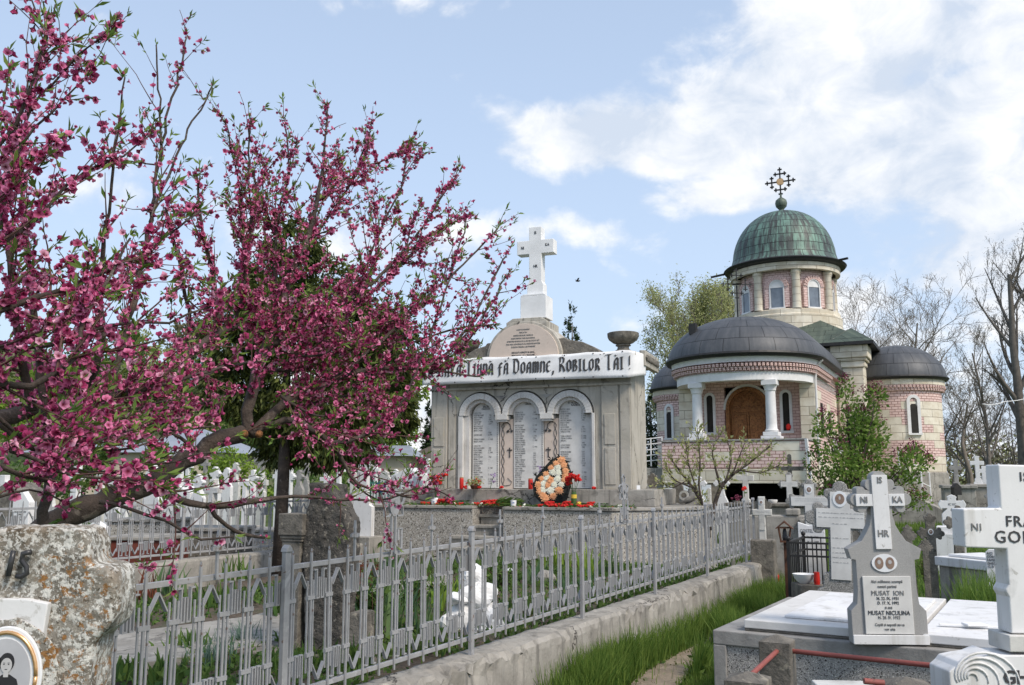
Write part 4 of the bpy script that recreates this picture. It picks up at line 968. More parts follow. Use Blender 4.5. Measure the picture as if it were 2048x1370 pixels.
# ================================================================ FENCES
def make_fence(p0, p1, z0, gap, posts, cell, label, name='iron_fence', finials=(), medal=(), shift=0):
    d = Vector(p1) - Vector(p0); L = d.xy.length; rz = math.atan2(d.y, d.x)
    t = thing(name, label, 'fence', p0, rz); sl = d.z / L; t.rotation_euler = (0, -math.atan(sl), rz)
    for z in (0, gap):
        m = MB(); m.box(-.02, L + .02, -.0035, .02, z - .013, z + .013); m.build('rail', 'silver', t, bevel=.002)
    for q in posts:
        m = MB(); m.box(q - .02, q + .02, -.045, -.017, -.12, gap + .085); m.prism([(q - .024, gap + .085), (q + .024, gap + .085), (q + .018, gap + .105), (q, gap + .122), (q - .018, gap + .105)], -.052, -.01)
        m.build('post', 'silver', t, bevel=.003)
    pk = MB(); pk.box(-.006, .006, -.0145, -.0045, -.045, gap + .05); pk.prism([(-.006, gap + .05), (.006, gap + .05), (0, gap + .085)], -.0145, -.0045)
    for s in (-1, 1): pk.box(s * .025 - .0045, s * .025 + .0045, -.010, -.002, gap * .13, gap * .87)
    for z in (.27, .73): pk.box(-.03, .03, -.0165, .001, gap * z - .010, gap * z + .010)
    pk = pk.build('picket', 'silver', t)
    n = int(L / cell); xs = [shift + cell * i for i in range(n + 1) if shift + cell * i <= L and min([abs(shift + cell * i - q) for q in posts] + [9]) > cell * .3]
    for i, x in enumerate(xs[:100]):
        o = pk if i == 0 else pk.copy()
        if i: C.objects.link(o); o.parent = t
        o.location = (x + rnd.gauss(0, .0015), 0, rnd.gauss(0, .003)); o.rotation_euler = (rnd.gauss(0, .006), rnd.gauss(0, .006), rnd.gauss(0, .05))
    h = cell / 2 - .028
    def peak(s, z): 
        m = MB(); m.bar((-h, 0, z), (0, 0, z + s * .085), .022, .007); m.bar((0, 0, z + s * .085), (h, 0, z), .022, .007); return m
    def mea(s, z):
        m = MB(); H = .15
        for q in (-1, 1):
            xs_ = [q * h, q * h * .72, q * h * .45, q * h * .16]; c = q * h * .5
            for xx, za, zb in ((q * h * .95, -.02, .0), (q * h * .62, -1, 0), (q * h * .30, -1, -.25), (q * h * .08, -.0, 0)): pass
            a, b, e = q * h * .98, q * h * .55, q * h * .17
            w_ = .0035; B2_ = lambda x0, x1, z0, z1: m.box(min(x0, x1) - w_, max(x0, x1) + w_, -.01, .008, min(z0, z1) - w_, max(z0, z1) + w_)
            B2_(a, b, z, z); B2_(b, b, z - s * (2.2 * w_), z - s * H); B2_(b - q * 2.1 * w_, e, z - s * H, z - s * H); B2_(e, e, z - s * (H - 2.1 * w_), z - s * H * .3)
        return m
    pa = peak(1, gap - .12).build('arrow_point', 'silver', t); pb = peak(-1, .12).build('low_arrow_point', 'silver', t)
    ma = mea(1, gap - .03).build('meander', 'silver', t); mb_ = mea(-1, .03).build('low_meander', 'silver', t)
    cnt = {0: 0, 1: 0}
    for i in range(n):
        x = shift + cell * (i + .5); k = i % 2
        if x > L: continue
        pair = (pa, mb_) if k == 0 else (ma, pb)
        for o in pair:
            if cnt[k] == 0: o.location = (x, 0, 0)
            else:
                c = o.copy(); C.objects.link(c); c.parent = t; c.location = (x, 0, 0)
        cnt[k] += 1
    for i, q in enumerate(finials):
        m = MB(); z = gap + .09; m.bar((q, -.02, gap), (q, -.02, z + .09), .012); m.bar((q - .035, -.02, z + .045), (q + .035, -.02, z + .045), .013, .018)
        m.prism([(q - .008, z + .085), (q + .008, z + .085), (q, z + .13)], -.027, -.013); m.lathe([(.0, -.012), (.02, -.012), (.02, .012), (0, .012)], 10, (q, -.02, z + .045), cap=False)
        m.build('cross_finial', 'silver', t)
    for q in medal:
        m = MB(); z = gap + .31
        m.bar((q - .02, -.02, gap), (q - .02, -.02, gap + .24), .012); m.bar((q + .02, -.02, gap), (q + .02, -.02, gap + .24), .012)
        for s in (-1, 1):
            m.bar((q + s * .02, -.02, gap + .03), (q + s * .085, -.02, gap + .03), .018, .006); m.bar((q + s * .085, -.02, gap + .03), (q + s * .085, -.02, gap + .15), .006, .018)
            m.bar((q + s * .085, -.02, gap + .15), (q + s * .05, -.02, gap + .15), .018, .006); m.bar((q + s * .05, -.02, gap + .15), (q + s * .05, -.02, gap + .08), .006, .018)
        m.prism([(q + .052 * math.cos(a), z + .085 * math.sin(a)) for a in [math.pi * 2 * i / 20 for i in range(20)]], -.03, -.012)
        m.prism([(q + .02 * math.cos(a), z + .022 * math.sin(a)) for a in [math.pi * 2 * i / 12 for i in range(12)]], -.045, -.03)
        for a in (90, 18, 162, -40, 220):
            c, s = math.cos(R(a)), math.sin(R(a)); r0, r1 = (.085, .16) if a == 90 else (.05, .125); w = .03
            P = [(q + r0 * c - w * s, z + r0 * s + w * c), (q + (r0 + r1) / 2 * c - w * 1.2 * s, z + (r0 + r1) / 2 * s + w * 1.2 * c), (q + r1 * c, z + r1 * s), (q + (r0 + r1) / 2 * c + w * 1.2 * s, z + (r0 + r1) / 2 * s - w * 1.2 * c), (q + r0 * c + w * s, z + r0 * s - w * c)]
            for a_, b_ in zip(P[:-1], P[1:]): m.bar((a_[0], -.02, a_[1]), (b_[0], -.02, b_[1]), .012, .008)
        m.build('flower_medallion', 'silver', t)
    return t
T0, T1 = -2.1, 9.42
FL = T1 - T0
make_fence(fpt(T0, 0, .635), fpt(T1, 0, .70), .64, .64, [-.06 + .02, 1.79, 3.63, 5.47, 7.3, 9.15, 11.0, FL - .02], .153,
           'near silver iron fence with pointed pickets on the cracked concrete wall', finials=[.33, 1.33, 2.36, 3.15, 4.05, 4.75, 5.9, 6.6, 7.6], medal=[2.73, 6.5], shift=.02)
# broken edged concrete wall under it
def rough_wall(name, label, f, t0, t1, w0, w1, h, hb, n, parent=None, amp=.02, seed=1, cat='wall'):
    rr = random.Random(seed); rows = []; k = 9; drift = 0
    prof = [(w1, hb), (w1, h * .5), (w1, h - .07), (w1 - .005, h - .03), (w1 - .03, h), ((w0 + w1) / 2, h), (w0 + .03, h), (w0, h - .03), (w0, hb)]
    ch = 0; vs = []
    for i in range(n + 1):
        ch = max(0, min(1, ch + rr.gauss(0, .3))) if i % 3 == 0 else ch
        t = t0 + (t1 - t0) * i / n
        for j, (a, b) in enumerate(prof):
            da = rr.gauss(0, amp * (.03 if j in (0, 1, 7, 8) else .12)) + .006 * math.sin(t * 2.3 + j); db = rr.gauss(0, amp * .12)
            if j in (2, 3, 4): da -= abs(rr.gauss(0, amp * 1.4)) * ch; db -= abs(rr.gauss(0, amp * 1.8)) * ch * (1 if j > 2 else 1.6)
            p = f(t, a + da, b + db if j not in (0, 8) else b); vs.append((p.x, p.y, p.z))
    fs = [(i * k + j, (i + 1) * k + j, (i + 1) * k + j + 1, i * k + j + 1) for i in range(n) for j in range(k - 1)] + [tuple(range(k)), tuple(n * k + j for j in range(k - 1, -1, -1))]
    m = MB(); m.add(vs, fs); o = m.build(name, 'concrete', parent); return tag(o, label, cat) if label else o
rough_wall('retaining_wall', 'cracked grey concrete wall with a crumbling top edge under the near silver fence', fpt, -2.6, 9.85, -.12, .17, .555, -.1, 230, amp=.018)
m = MB(); m.box(-.0, 1.1, -.14, .15, -.1, .62); 
# far side fence of the raised bed
A2, B2 = Vector((-6.1, 8.6, 0)), Vector((-2.6, 14.6, 0)); D2 = (B2 - A2).normalized(); N2 = Vector((D2.y, -D2.x, 0))
def f2(t, n=0, z=0): p = A2 + D2 * t + N2 * n; return Vector((p.x, p.y, z))
L2 = (B2 - A2).length
make_fence(f2(0, 0, .80), f2(L2, 0, .78), .8, .62, [0, 1.84, 3.68, 5.52, L2], .153, 'far silver iron fence behind the peach trunk, beyond the flower bed', shift=.02)
rough_wall('garden_wall', 'long low pale concrete wall under the far silver fence behind the big rough stone', f2, -.3, L2 + .2, -.1, .14, .72, .2, 90, amp=.008, seed=4)

# ================================================================ GRAVES
def circ(cx, cz, r, a0, a1, n=6): return [(cx + r * math.cos(R(a0 + (a1 - a0) * i / n)), cz + r * math.sin(R(a0 + (a1 - a0) * i / n))) for i in range(n + 1)]
def arm_end(w, L, style, r=None):
    r = r or w * .62
    if style == 'plain': return [(w, L), (-w, L)]
    if style == 'round': return [(w, L - w * .6)] + circ(0, L - w * .8, w, 10, 170, 8) + [(-w, L - w * .6)]
    if style == 'point': return [(w, L - w * .9), (w * 1.25, L - w * .7), (w * .7, L - w * .3), (0, L), (-w * .7, L - w * .3), (-w * 1.25, L - w * .7), (-w, L - w * .9)]
    return circ(w * .85, L - 1.75 * r, r * .8, -70, 55) + circ(0, L - r, r, -5, 185, 9) + circ(-w * .85, L - 1.75 * r, r * .8, 125, 250)
def cross_outline(H, zc, arm, w, style='plain', foot=None, z0=0, topw=None):
    P = []
    foot = foot or [(w, z0)]
    P += foot[:]; P.append((w, zc - w))
    P += [(zz_x, zc + 0 + zz_z) for zz_x, zz_z in [(y, -x) for x, y in arm_end(w, arm, style)]]
    P.append((w, zc + w)); P += [(x, zc + y) for x, y in arm_end(w, H - zc, style)]
    P.append((-w, zc + w)); P += [(-y, zc + x) for x, y in arm_end(w, arm, style)]
    P.append((-w, zc - w)); P += [(-x, z) for x, z in foot[::-1]]
    return P
def oval(px, pz, rx, rz_, y0, y1, n=20): return [(px + rx * math.cos(2 * math.pi * i / n), pz + rz_ * math.sin(2 * math.pi * i / n)) for i in range(n)], y0, y1
def portrait(x, z, rx, rz_, y, parent, two=False, sepia=True):
    m = MB(); P, a, b = oval(x, z, rx, rz_, y - .006, y); m.prism(P, a, b); f = m.build('portrait', 'porcelain', parent, bevel=.001)
    m = MB()
    for s in ((-1, 1) if two else (0,)):
        P, a, b = oval(x + s * rx * .42, z, rx * (.34 if two else .66), rz_ * .66, y - .008, y - .0065, 16); m.prism(P, a, b)
    m.build('photo', 'photo_sepia' if sepia else 'photo_dark', f)
    if rx > .02:
        m = MB()
        for s in ((-1, 1) if two else (0,)):
            P, a, b = oval(x + s * rx * .42, z + rz_ * .12, rx * .14, rz_ * .24, y - .0092, y - .0081, 10); m.prism(P, a, b)
        m.build('face', 'skin', f)
    return f
GZ = 0.0
def grave(px, pyt, pyb, Y, aw, sw, style, mat, label, zc=.62, gz=None, th=.09, rz=None, foot='plain', plaque=None, pmat_='plaque', port=None, group=None, name='grave_cross', tilt=0, txt=None, cat='cross', base=None):
    """px centre, top and bottom pixel rows, depth, arm and stem widths in pixels"""
    s = Y / F; pt = at(px, pyt, Y); pb = at(px, pyb, Y); gz = ghz(pt.x, Y) if gz is None else gz
    t = thing(name, label, cat, (pt.x, Y, gz), -AX * .8 if rz is None else rz, group); t.rotation_euler[1] = tilt
    H = pt.z - gz; b = pb.z - gz; hv = H - b; Z = b + hv * zc; A = aw * s / 2; w = sw * s / 2; ft = [(w, 0)]
    if foot == 'bell': ft = [(w * 2.6, 0), (w * 2.6, b + hv * .12), (w * 2.2, b + hv * .2), (w * 1.45, b + hv * .32), (w * 1.05, b + hv * .45)]
    if foot == 'block': ft = [(w * 2.0, 0), (w * 2.0, b + hv * .02), (w * 1.5, b + hv * .05), (w * 1.5, b + hv * .16), (w, b + hv * .18)]
    m = MB(); m.prism(cross_outline(H, Z, A, w, style, ft), 0, th); m.build('body', mat, t, bevel=min(.012, w * .15))
    k = w * .82
    if plaque:
        m = MB(); m.prism(cross_outline(H - w * (.95 if style == 'trefoil' else .3), Z, A - w * (1.0 if style == 'trefoil' else .3), k, 'plain', [(k, b + hv * .12)]), -.012, -.001); Pq = m.build('marble_cross', pmat_, t, bevel=.002)
        rr = random.Random(int(px)); n = int(min(9, hv / .07)); 
        if hv * F / Y > 34:
            m = MB()
            for r_ in range(n):
                if rr.random() < .3: continue
                zz = Z - .5 * w - r_ * k * .5
                if zz < b + hv * .2: break
                x = -k * .8
                while x < k * .75: l = rr.uniform(.1, .3) * k; m.box(x, min(x + l, k * .8), -.0145, -.0125, zz, zz + k * .09 * rr.uniform(.6, 1.3)); x += l + k * rr.uniform(.05, .2)
            for r_ in range(2):
                x = -A * .6
                while x < A * .68: l = rr.uniform(.1, .35) * k; m.box(x, x + l, -.0145, -.0125, Z + k * (.5 - .45 * r_), Z + k * (.58 - .45 * r_)); x += l + k * rr.uniform(.05, .25)
            m.build('inscription', 'etched', Pq)
    if port: portrait(0, Z + (hv * port if port is not True else (H - Z) * .52), k * .72, k * .85, -.013 if plaque else -.002, t, sepia=True)
    if base:
        m = MB(); m.box(-base, base, -base * .7, base * .9, 0, max(.12, b * .6)); m.build('plinth', 'concrete', t, bevel=.012)
    if txt:
        for s_, dx, dz, sz in txt: text('lettering', s_, sz, (dx * w, -.0145 if plaque else -.002, Z + dz * w), t, 'ink', sx=.85)
    return t
def ghz(x, y):       # ground level
    if y < 15 and (Vector((x, y, 0)) - F0).dot(FN) < -.2: return ZP
    return -.03 + .25 * min(1, max(0, (y - 22) / 14)) * min(1, max(0, (x - 1) / 6)) + .3 * min(1, max(0, (y - 8) / 8)) * min(1, max(0, (-x - 1) / 5))

# -- right middle
g1 = grave(1668, 962, 1187, 9.3, 134, 45, 'trefoil', 'granite_cross', 'large grey trefoil cross with oval portrait standing behind the wide marble tomb', zc=.665, gz=.0, th=.12, tilt=.03, plaque=True, port=True, foot='block')
grave(1617, 958, 1090, 12, 92, 22, 'trefoil', 'granite_cross', 'grey lobed cross with blank arm plate, left of the large trefoil cross', zc=.66, plaque=True, port=True, th=.11)
t = thing('plaque_stone', 'upright white marble plaque with faded lettering behind the small black railing', 'gravestone', at(1626, 1150, 11.2).xy.to_3d(), -AX * .8)
m = MB(); zt = at(1626, 1048, 11.2).z; m.prism([(-.15, 0), (.16, 0), (.16, zt), (.05, zt), (-.02, zt - .02), (-.15, zt + .02)], 0, .07); b_ = m.build('slab', 'white', t, bevel=.005)
for s_, dz, sz in (('COSTEL VASI', .1, .055), ('N. 24. 05. 1941', .165, .035), ('D. 18. 12. 1999', .225, .035)): text('lettering', s_, sz, (0, -.002, zt - dz), b_, 'faded_ink', sx=.8)
grave(1577, 944, 1016, 18.5, 44, 12, 'trefoil', 'granite_cross', 'grey trefoil cross with inscribed marble arms before the dark crypt opening', zc=.66, plaque=True, port=0.0, th=.1)
grave(1578, 909, 960, 23, 52, 8, 'round', 'weathered', 'dark weathered iron cross with rounded ends against the church base', zc=.45, th=.05)
grave(1489, 932, 1012, 18, 33, 11, 'plain', 'old_white', 'tall narrow white cross with a red rose on its shaft left of the crypt opening', zc=.70, th=.1, foot='block', port=.2)
t = thing('rose', 'red rose fixed to the shaft of the narrow white cross', 'flower', at(1488, 977, 17.85), 0)
m = MB()
for k in range(6): m.blob((.028 * math.cos(k), -.01 - .004 * k, .022 * math.sin(k * 1.3)), .028, .02, .026, k)
m.build('bloom', 'redpetal', t); m = MB(); m.tube([(0, 0, -.02), (.005, 0, -.16)], .006, 5); m.blob((.03, 0, -.08), .03, .008, .015, 2); m.build('stem', 'stemgreen', t)
for px_, lab in ((1396, 'white bell-footed trefoil stone half hidden by the young tree, left of its twin'), (1442, 'white bell-footed trefoil stone right of the forked young tree trunk')):
    grave(px_, 951, 1012, 19, 32, 9, 'trefoil', 'white', lab, zc=.74, foot='bell', th=.12)
grave(1304, 946, 1012, 16.8, 26, 13, 'trefoil', 'weathered', 'weathered grey trefoil stone with a pale oval portrait beside the memorial corner', zc=.74, foot='bell', port=0.0)
grave(1417, 976, 1010, 16.5, 8, 7, 'point', 'old_white', 'small pointed white stone spike behind the fence near the young tree', zc=.6)
t = thing('scroll_stone', 'grey stone scroll and broken pillar with a carved round behind the fence', 'gravestone', (at(1384, 1000, 16).x, 16, 0), -.3); z = at(1384, 1000, 16).z
m = MB(); m.lathe([(.13, 0), (.12, z - .3), (.15, z - .25), (.13, z - .1), (.1, z + .05), (.06, z + .2)], 14); m.tube([(-.2, -.1, z - .15), (.0, -.14, z - .1), (.16, -.1, z + .0)], .06, 9); m.tube([(-.2, -.1, z - .02), (0, -.15, z + .03), (.15, -.1, z + .12)], .05, 9); m.build('carving', 'grey_stone', t, smooth=True)
m = MB(); m.lathe([(.05, -.02), (.085, -.02), (.085, .02), (.05, .02)], 16, cap=False); 
for i, v in enumerate(m.v): m.v[i] = (v[0] - .12, v[2] - .15, v[1] + z + .08)
m.build('carved_ring', 'old_white', t)
for k, (px_, yt) in enumerate(((1355, 963), (1367, 978))):
    p = at(px_, yt, 17.5 - k); t = thing('headstone', ('tall', 'short')[k] + ' dark round-topped headstone before the white board under the porch', 'gravestone', (p.x, p.y, 0), -.4)
    m = MB(); w = .10; m.prism([(w, 0), (w, p.z - .12)] + circ(0, p.z - .12, w, 0, 180, 8) + [(-w, p.z - .12), (-w, 0)], 0, .08); m.build('slab', 'weathered', t, bevel=.01)
c11 = grave(1522, 993, 1069, 13.2, 38, 13, 'plain', 'old_white', 'small white marble cross with black inscription at the end of the silver fence', zc=.58, th=.06, plaque=True, port=.27, pmat_='old_white')
m = MB(); s = 13.2 / F; zc_ = at(1522, 1006, 13.2).z; m.prism(circ(-.085, zc_, .055, 0, 360, 12), .02, .07); m.prism(circ(.085, zc_, .055, 0, 360, 12), .02, .07); m.prism(circ(0, zc_ + .05, .07, 0, 360, 12), .021, .071); m.build('trefoil_head', 'weathered', c11)
m = MB(); m.box(-.17, .17, -.12, .2, 0, .9); m.build('plinth', 'weathered', c11, bevel=.02)
p = at(1572, 1060, 13.8); t = thing('tomb_wall', 'stepped concrete tomb wall right of the small marble cross', 'tomb', (p.x, 13.8, 0), -AX * .8)
zz = at(1572, 1023, 13.8).z; m = MB(); m.box(-.55, .35, 0, .3, 0, zz - .06); m.box(-.0, .2, -.02, .3, zz - .06, zz + .04); m.box(.2, .48, -.12, .25, 0, zz - .1); m.build('blocks', 'concrete', t, bevel=.02)
m = MB(); m.box(-.5, .2, -.6, -.01, 0, .26); m.build('ledge', 'concrete', t, bevel=.015)
p = at(1538, 1077, 13.2)
for k in range(2):
    t = thing('grave_candle', 'red plastic grave candle on the concrete ledge, %s of the pair' % ('left', 'right')[k], 'candle', (p.x + .05 + .085 * k, p.y + .15, .262), 0, 'red candles on the ledge')
    m = MB(); m.lathe([(.03, 0), (.034, .04), (.03, .1)], 12); m.build('cup', 'red', t, smooth=True); m = MB(); m.lathe([(.031, .1005), (.031, .112), (.01, .12)], 12); m.build('lid', 'gold', t)
p = at(1570, 1081, 10.4); t = thing('grave_lantern', 'brown wooden lantern with a gable roof on a short post before the tomb wall', 'lantern', (p.x, p.y, 0), -.3); z = p.z; tz = at(1570, 1041, 10.4).z
m = MB(); hz = tz - .085
for sx in (-1, 1):
    for sy in (-1, 1): m.bar((sx * .045, sy * .045, z), (sx * .065, sy * .065, hz), .014)
m.box(-.055, .055, -.055, .055, z - .02, z); m.box(-.075, .075, -.075, .075, hz, hz + .012); fr = m.build('frame', 'wood_dark', t)
m = MB(); m.prism([(-.1, hz - .005), (0, tz), (.1, hz - .005), (.085, hz - .005), (0, tz - .022), (-.085, hz - .005)], -.09, .09); m.build('roof', 'wood_dark', t)
m = MB(); m.bar((0, 0, 0), (0, 0, z - .02), .035); m.build('post', 'wood_dark', t)
m = MB(); m.lathe([(.02, z), (.03, z + .03), (.022, z + .1), (.012, z + .14)], 10); m.build('glass_cup', 'photo_dark', t)
# black iron grave rail
p = at(1580, 1170, 10.2); q = at(1645, 1170, 9.4); t = thing('grave_railing', 'small black iron grave railing with square posts left of the large trefoil cross', 'railing', (p.x, p.y, 0), -AX)
zt = at(1580, 1085, 10.2).z; m = MB(); W_, D_ = .5, 1.0
for z in (zt, zt - .14, .12):
    m = MB()
    m.bar((0, 0, z), (W_, 0, z), .03, .02); m.bar((0, D_, z), (W_, D_, z), .03, .02); m.bar((0, 0, z), (0, D_, z), .03, .02); m.bar((W_, 0, z), (W_, D_, z), .03, .02); m.build('rail', 'black_iron', t)
for a, b in ((0, 0), (W_, 0), (0, D_), (W_, D_)): m = MB(); m.bar((a, b, 0), (a, b, zt + .02), .035); m.blob((a, b, zt + .045), .028, .028, .028, 1, 0); m.build('post', 'black_iron', t)
m = MB()
for k in range(1, 9): m.bar((0, D_ * k / 9, .12), (0, D_ * k / 9, zt), .012); m.bar((W_, D_ * k / 9, .12), (W_, D_ * k / 9, zt), .012)
for k in range(1, 5): m.bar((W_ * k / 5, 0, .12), (W_ * k / 5, 0, zt), .014); m.bar((W_ * k / 5, D_, .12), (W_ * k / 5, D_, zt), .012)
m.build('bars', 'black_iron', t)
wb = at(1612, 1120, 9.9)
t = thing('white_bowl', 'white plastic bowl inside the small black grave railing', 'bowl', (wb.x, wb.y + .1, .62), 0); m = MB(); m.lathe([(.05, 0), (.1, .05), (.12, .1), (.1, .1), (.05, .02)], 16); m.build('bowl', 'white_paint', t, smooth=True)
t = thing('grave_candle', 'red candle inside the small black grave railing', 'candle', (wb.x + .1, wb.y - .02, .3), 0); m = MB(); m.lathe([(.03, .1), (.033, .14), (.03, .23)], 12); m.build('cup', 'red', t); t.location.z = .52; o = MB().box(wb.x - .1, wb.x + .18, wb.y - .08, wb.y + .25, 0, .62).build('grave_block', 'weathered', bevel=.01); tag(o, 'small dark stone block inside the little black railing', 'block')
t = thing('dark_headstone', 'broad dark rough headstone behind the large trefoil cross', 'gravestone', (at(1702, 1150, 10.4).x, 10.4, 0), -AX); z = at(1702, 1058, 10.4).z
m = MB(); m.prism([(-.2, 0), (.22, 0), (.24, z - .15), (.17, z), (-.14, z + .02), (-.22, z - .1)], 0, .14); m.build('slab', 'weathered', t, bevel=.03); m = MB(); m.box(-.25, .3, -.3, .1, 0, .45); m.build('plinth', 'weathered', t, bevel=.03)
p = at(1546, 1013, 17.5); t = thing('stone_vase', 'small grey stone urn in front of the dark crypt opening', 'urn', (p.x, p.y, 0), 0); m = MB(); z = p.z - .02; m.box(-.12, .12, -.12, .12, 0, z); m.build('pedestal', 'concrete', t, bevel=.01)
m = MB(); m.lathe([(.06, z), (.045, z + .03), (.075, z + .09), (.09, z + .13), (.085, z + .15), (.06, z + .13)], 18); m.build('bowl', 'old_white', t, smooth=True)
p = at(1543, 1040, 17.0); t = thing('tomb_wall', 'low brown concrete tomb wall across the dark crypt opening', 'tomb', (p.x, 17.2, 0), -AX); m = MB(); z = at(1543, 1014, 17).z; m.box(-.75, .8, 0, .8, 0, z); m.build('wall', 'concrete', t, bevel=.03); m = MB(); m.box(-.82, .86, -.06, .86, z + .002, z + .06); m.build('coping', 'weathered', t, bevel=.012)

# -- far right
grave(1859, 1026, 1112, 12.5, 50, 17, 'trefoil', 'weathered', 'dark weathered trefoil cross with a small portrait plate behind the white grave cover', zc=.52, th=.14, port=0.04)
grave(1822, 1050, 1105, 12.0, 32, 13, 'trefoil', 'weathered', 'low dark lichened trefoil cross just left of the one with the portrait plate', zc=.6, th=.12, tilt=-.04)
grave(1909, 1011, 1115, 12.2, 54, 18, 'trefoil', 'weathered', 'tall dark trefoil cross partly hidden by the big white cross arm', zc=.66, th=.14, tilt=.03)
grave(1850, 1078, 1115, 11.6, 28, 11, 'trefoil', 'weathered', 'lowest dark trefoil cross just above the white grave cover', zc=.55, th=.1)
grave(1903, 989, 1034, 17, 50, 15, 'point', 'white', 'white cross with pointed arm ends on the grass right of the church', zc=.55, th=.1, foot='bell', txt=[('IC XC', 0, -.2, .06)])
p = at(1890, 1055, 16.5); t = thing('tomb', 'small white stepped tomb under the pointed white cross', 'tomb', (p.x, p.y, 0), -AX); m = MB(); m.box(-.2, .2, -.2, .3, 0, p.z - .1); m.box(-.14, .14, -.1, .3, p.z - .1, p.z + .02); m.build('blocks', 'white', t, bevel=.01)
grave(1986, 976, 1020, 15, 30, 12, 'trefoil', 'grey_stone', 'grey trefoil cross with a dark outline peeking out left of the big white cross', zc=.6, th=.12)
grave(1910, 918, 974, 26, 25, 8, 'trefoil', 'grey_stone', 'grey lace-edged cross standing on the far concrete tomb row', zc=.68, foot='block', th=.12, gz=.2)
grave(1953, 912, 966, 27, 25, 8, 'plain', 'white', 'taller white cross on the far tomb row at right', zc=.74, foot='block', th=.12, gz=.2)
grave(1967, 932, 966, 28.5, 22, 8, 'plain', 'white', 'shorter white cross right behind the taller one on the far tomb row', zc=.70, foot='block', th=.12, gz=.2)
for k, (a, b, y0, y1, Y, lab) in enumerate(((1887, 1941, 970, 1004, 26, 'grey concrete tomb wall under the lace-edged cross far right'), (1943, 2040, 968, 1002, 27, 'weathered concrete tomb wall under the two white crosses far right'))):
    p, q = at(a, y0, Y), at(b, y0, Y - .7); t = thing('far_tomb', lab, 'tomb', (p.x, p.y, 0), -AX * .8); L = (q - p).xy.length; m = MB(); m.box(0, L, 0, 1.2, 0, p.z - .1); m.build('wall', 'concrete', t, bevel=.02); m = MB(); m.box(-.05, L + .05, -.06, 1.25, p.z - .1, p.z); m.build('coping', 'concrete', t, bevel=.02)
p = at(1913, 990, 25); t = thing('iron_lantern', 'small black iron lantern before the far concrete tomb wall', 'lantern', (p.x, p.y, 0), 0); m = MB(); z = p.z; m.bar((0, 0, 0), (0, 0, z), .04); m.box(-.1, .1, -.1, .1, z, z + .2); m.prism([(-.12, z + .2), (.12, z + .2), (0, z + .32)], -.1, .1); m.build('case', 'black_iron', t)
p = at(1868, 1112, 10.3); q = at(1982, 1122, 9.6); t = thing('grave_cover', 'long low white marble grave cover behind the tall grass', 'tomb', (p.x, p.y, 0), math.atan2(q.y - p.y, q.x - p.x)); L = (q - p).xy.length; z = p.z
m = MB(); m.box(0, L, 0, .7, z - .1, z); m.build('lid', 'white', t, bevel=.01); m = MB(); m.box(.1, L - .1, .1, .6, z + .002, z + .03); m.build('raised_panel', 'white', t, bevel=.008); m = MB(); m.box(.03, L - .03, .03, .7, 0, z - .102); m.build('base', 'concrete', t, bevel=.01)
p = at(1990, 1150, 9.2); t = thing('plaque_stone', 'white marble plaque with small black text beside the big white cross shaft', 'gravestone', (p.x, p.y, 0), -AX); z = at(1990, 1099, 9.2).z
m = MB(); m.prism([(-.07, 0), (.22, 0), (.22, z), (-.04, z), (-.07, z - .03)], 0, .06); b_ = m.build('slab', 'white', t, bevel=.004); text('lettering', 'AICI\nODIHNESTE\nFAMILIA\nGHEORGHE\n15 IV 1931\nANI 56', .034, (.01, -.002, z - .05), b_, 'ink', align='LEFT', sx=.8, line=.85) if False else text('lettering', 'AICI\nODIHNESTE\nFAMILIA\nGHEORGHE\n15 IV 1931', .036, (-.06, -.002, z - .05), b_, 'ink', align='LEFT', sx=.8, line=.9)

# -- big marble tomb with the upright stone
TA = gnd(1425, 1258, .72); TB = gnd(1540, 1190, .72); TQ = gnd(1990, 1308, .72)
tz = math.atan2(TQ.y - TA.y, TQ.x - TA.x)
TT = thing('marble_tomb', 'wide tomb with white marble slabs over a washed aggregate base carrying the tall upright stone', 'tomb', (TA.x, TA.y, 0), tz)
def tl(p): d = Vector((p[0] - TA.x, p[1] - TA.y, 0)); c, s = math.cos(-tz), math.sin(-tz); return (d.x * c - d.y * s, d.x * s + d.y * c)
TD = tl(TB)[1]; TL = 3.2
m = MB(); m.box(0, TL, 0, TD, .62, .715); m.box(0, .09, -.0, .02, 0, .62); m.build('rim', 'grey_stone', TT, bevel=.008)
m = MB(); m.box(.02, TL - .02, .02, TD - .02, 0, .62); m.build('base', 'pebble_fine', TT, bevel=.004)
m = MB(); m.box(.2, 1.27, .07, TD - .06, .735, .79); m.build('slab', 'old_white2', TT, bevel=.006)
m = MB(); m.box(.2, 1.27, .075, TD - .07, .716, .734); m.box(1.30, TL - .15, .085, TD - .07, .716, .734); m.build('mortar_bed', 'weathered', TT, bevel=.006)
m = MB(); m.box(.42, 1.22, .28, TD - .3, .792, .81); m.build('raised_panel', 'white', TT, bevel=.005)
m = MB(); m.box(1.30, TL - .15, .08, TD - .06, .735, .79); m.build('slab', 'white', TT, bevel=.006)
mb = MB(); P = [(1.32, TD + .03), (4.8, TD + .03), (4.8, TD + 1.7), (1.32, TD + 1.7)]; c, s_ = math.cos(tz), math.sin(tz)
Q = [(TA.x + a * c - b * s_, TA.y + a * s_ + b * c) for a, b in P]; mb.add([(x, y, .44) for x, y in Q] + [(x, y, -.1) for x, y in Q], [(0, 1, 2, 3)] + [(j, j + 4, (j + 1) % 4 + 4, (j + 1) % 4) for j in range(4)]); struct(mb, 'grass_bank', 'soil')
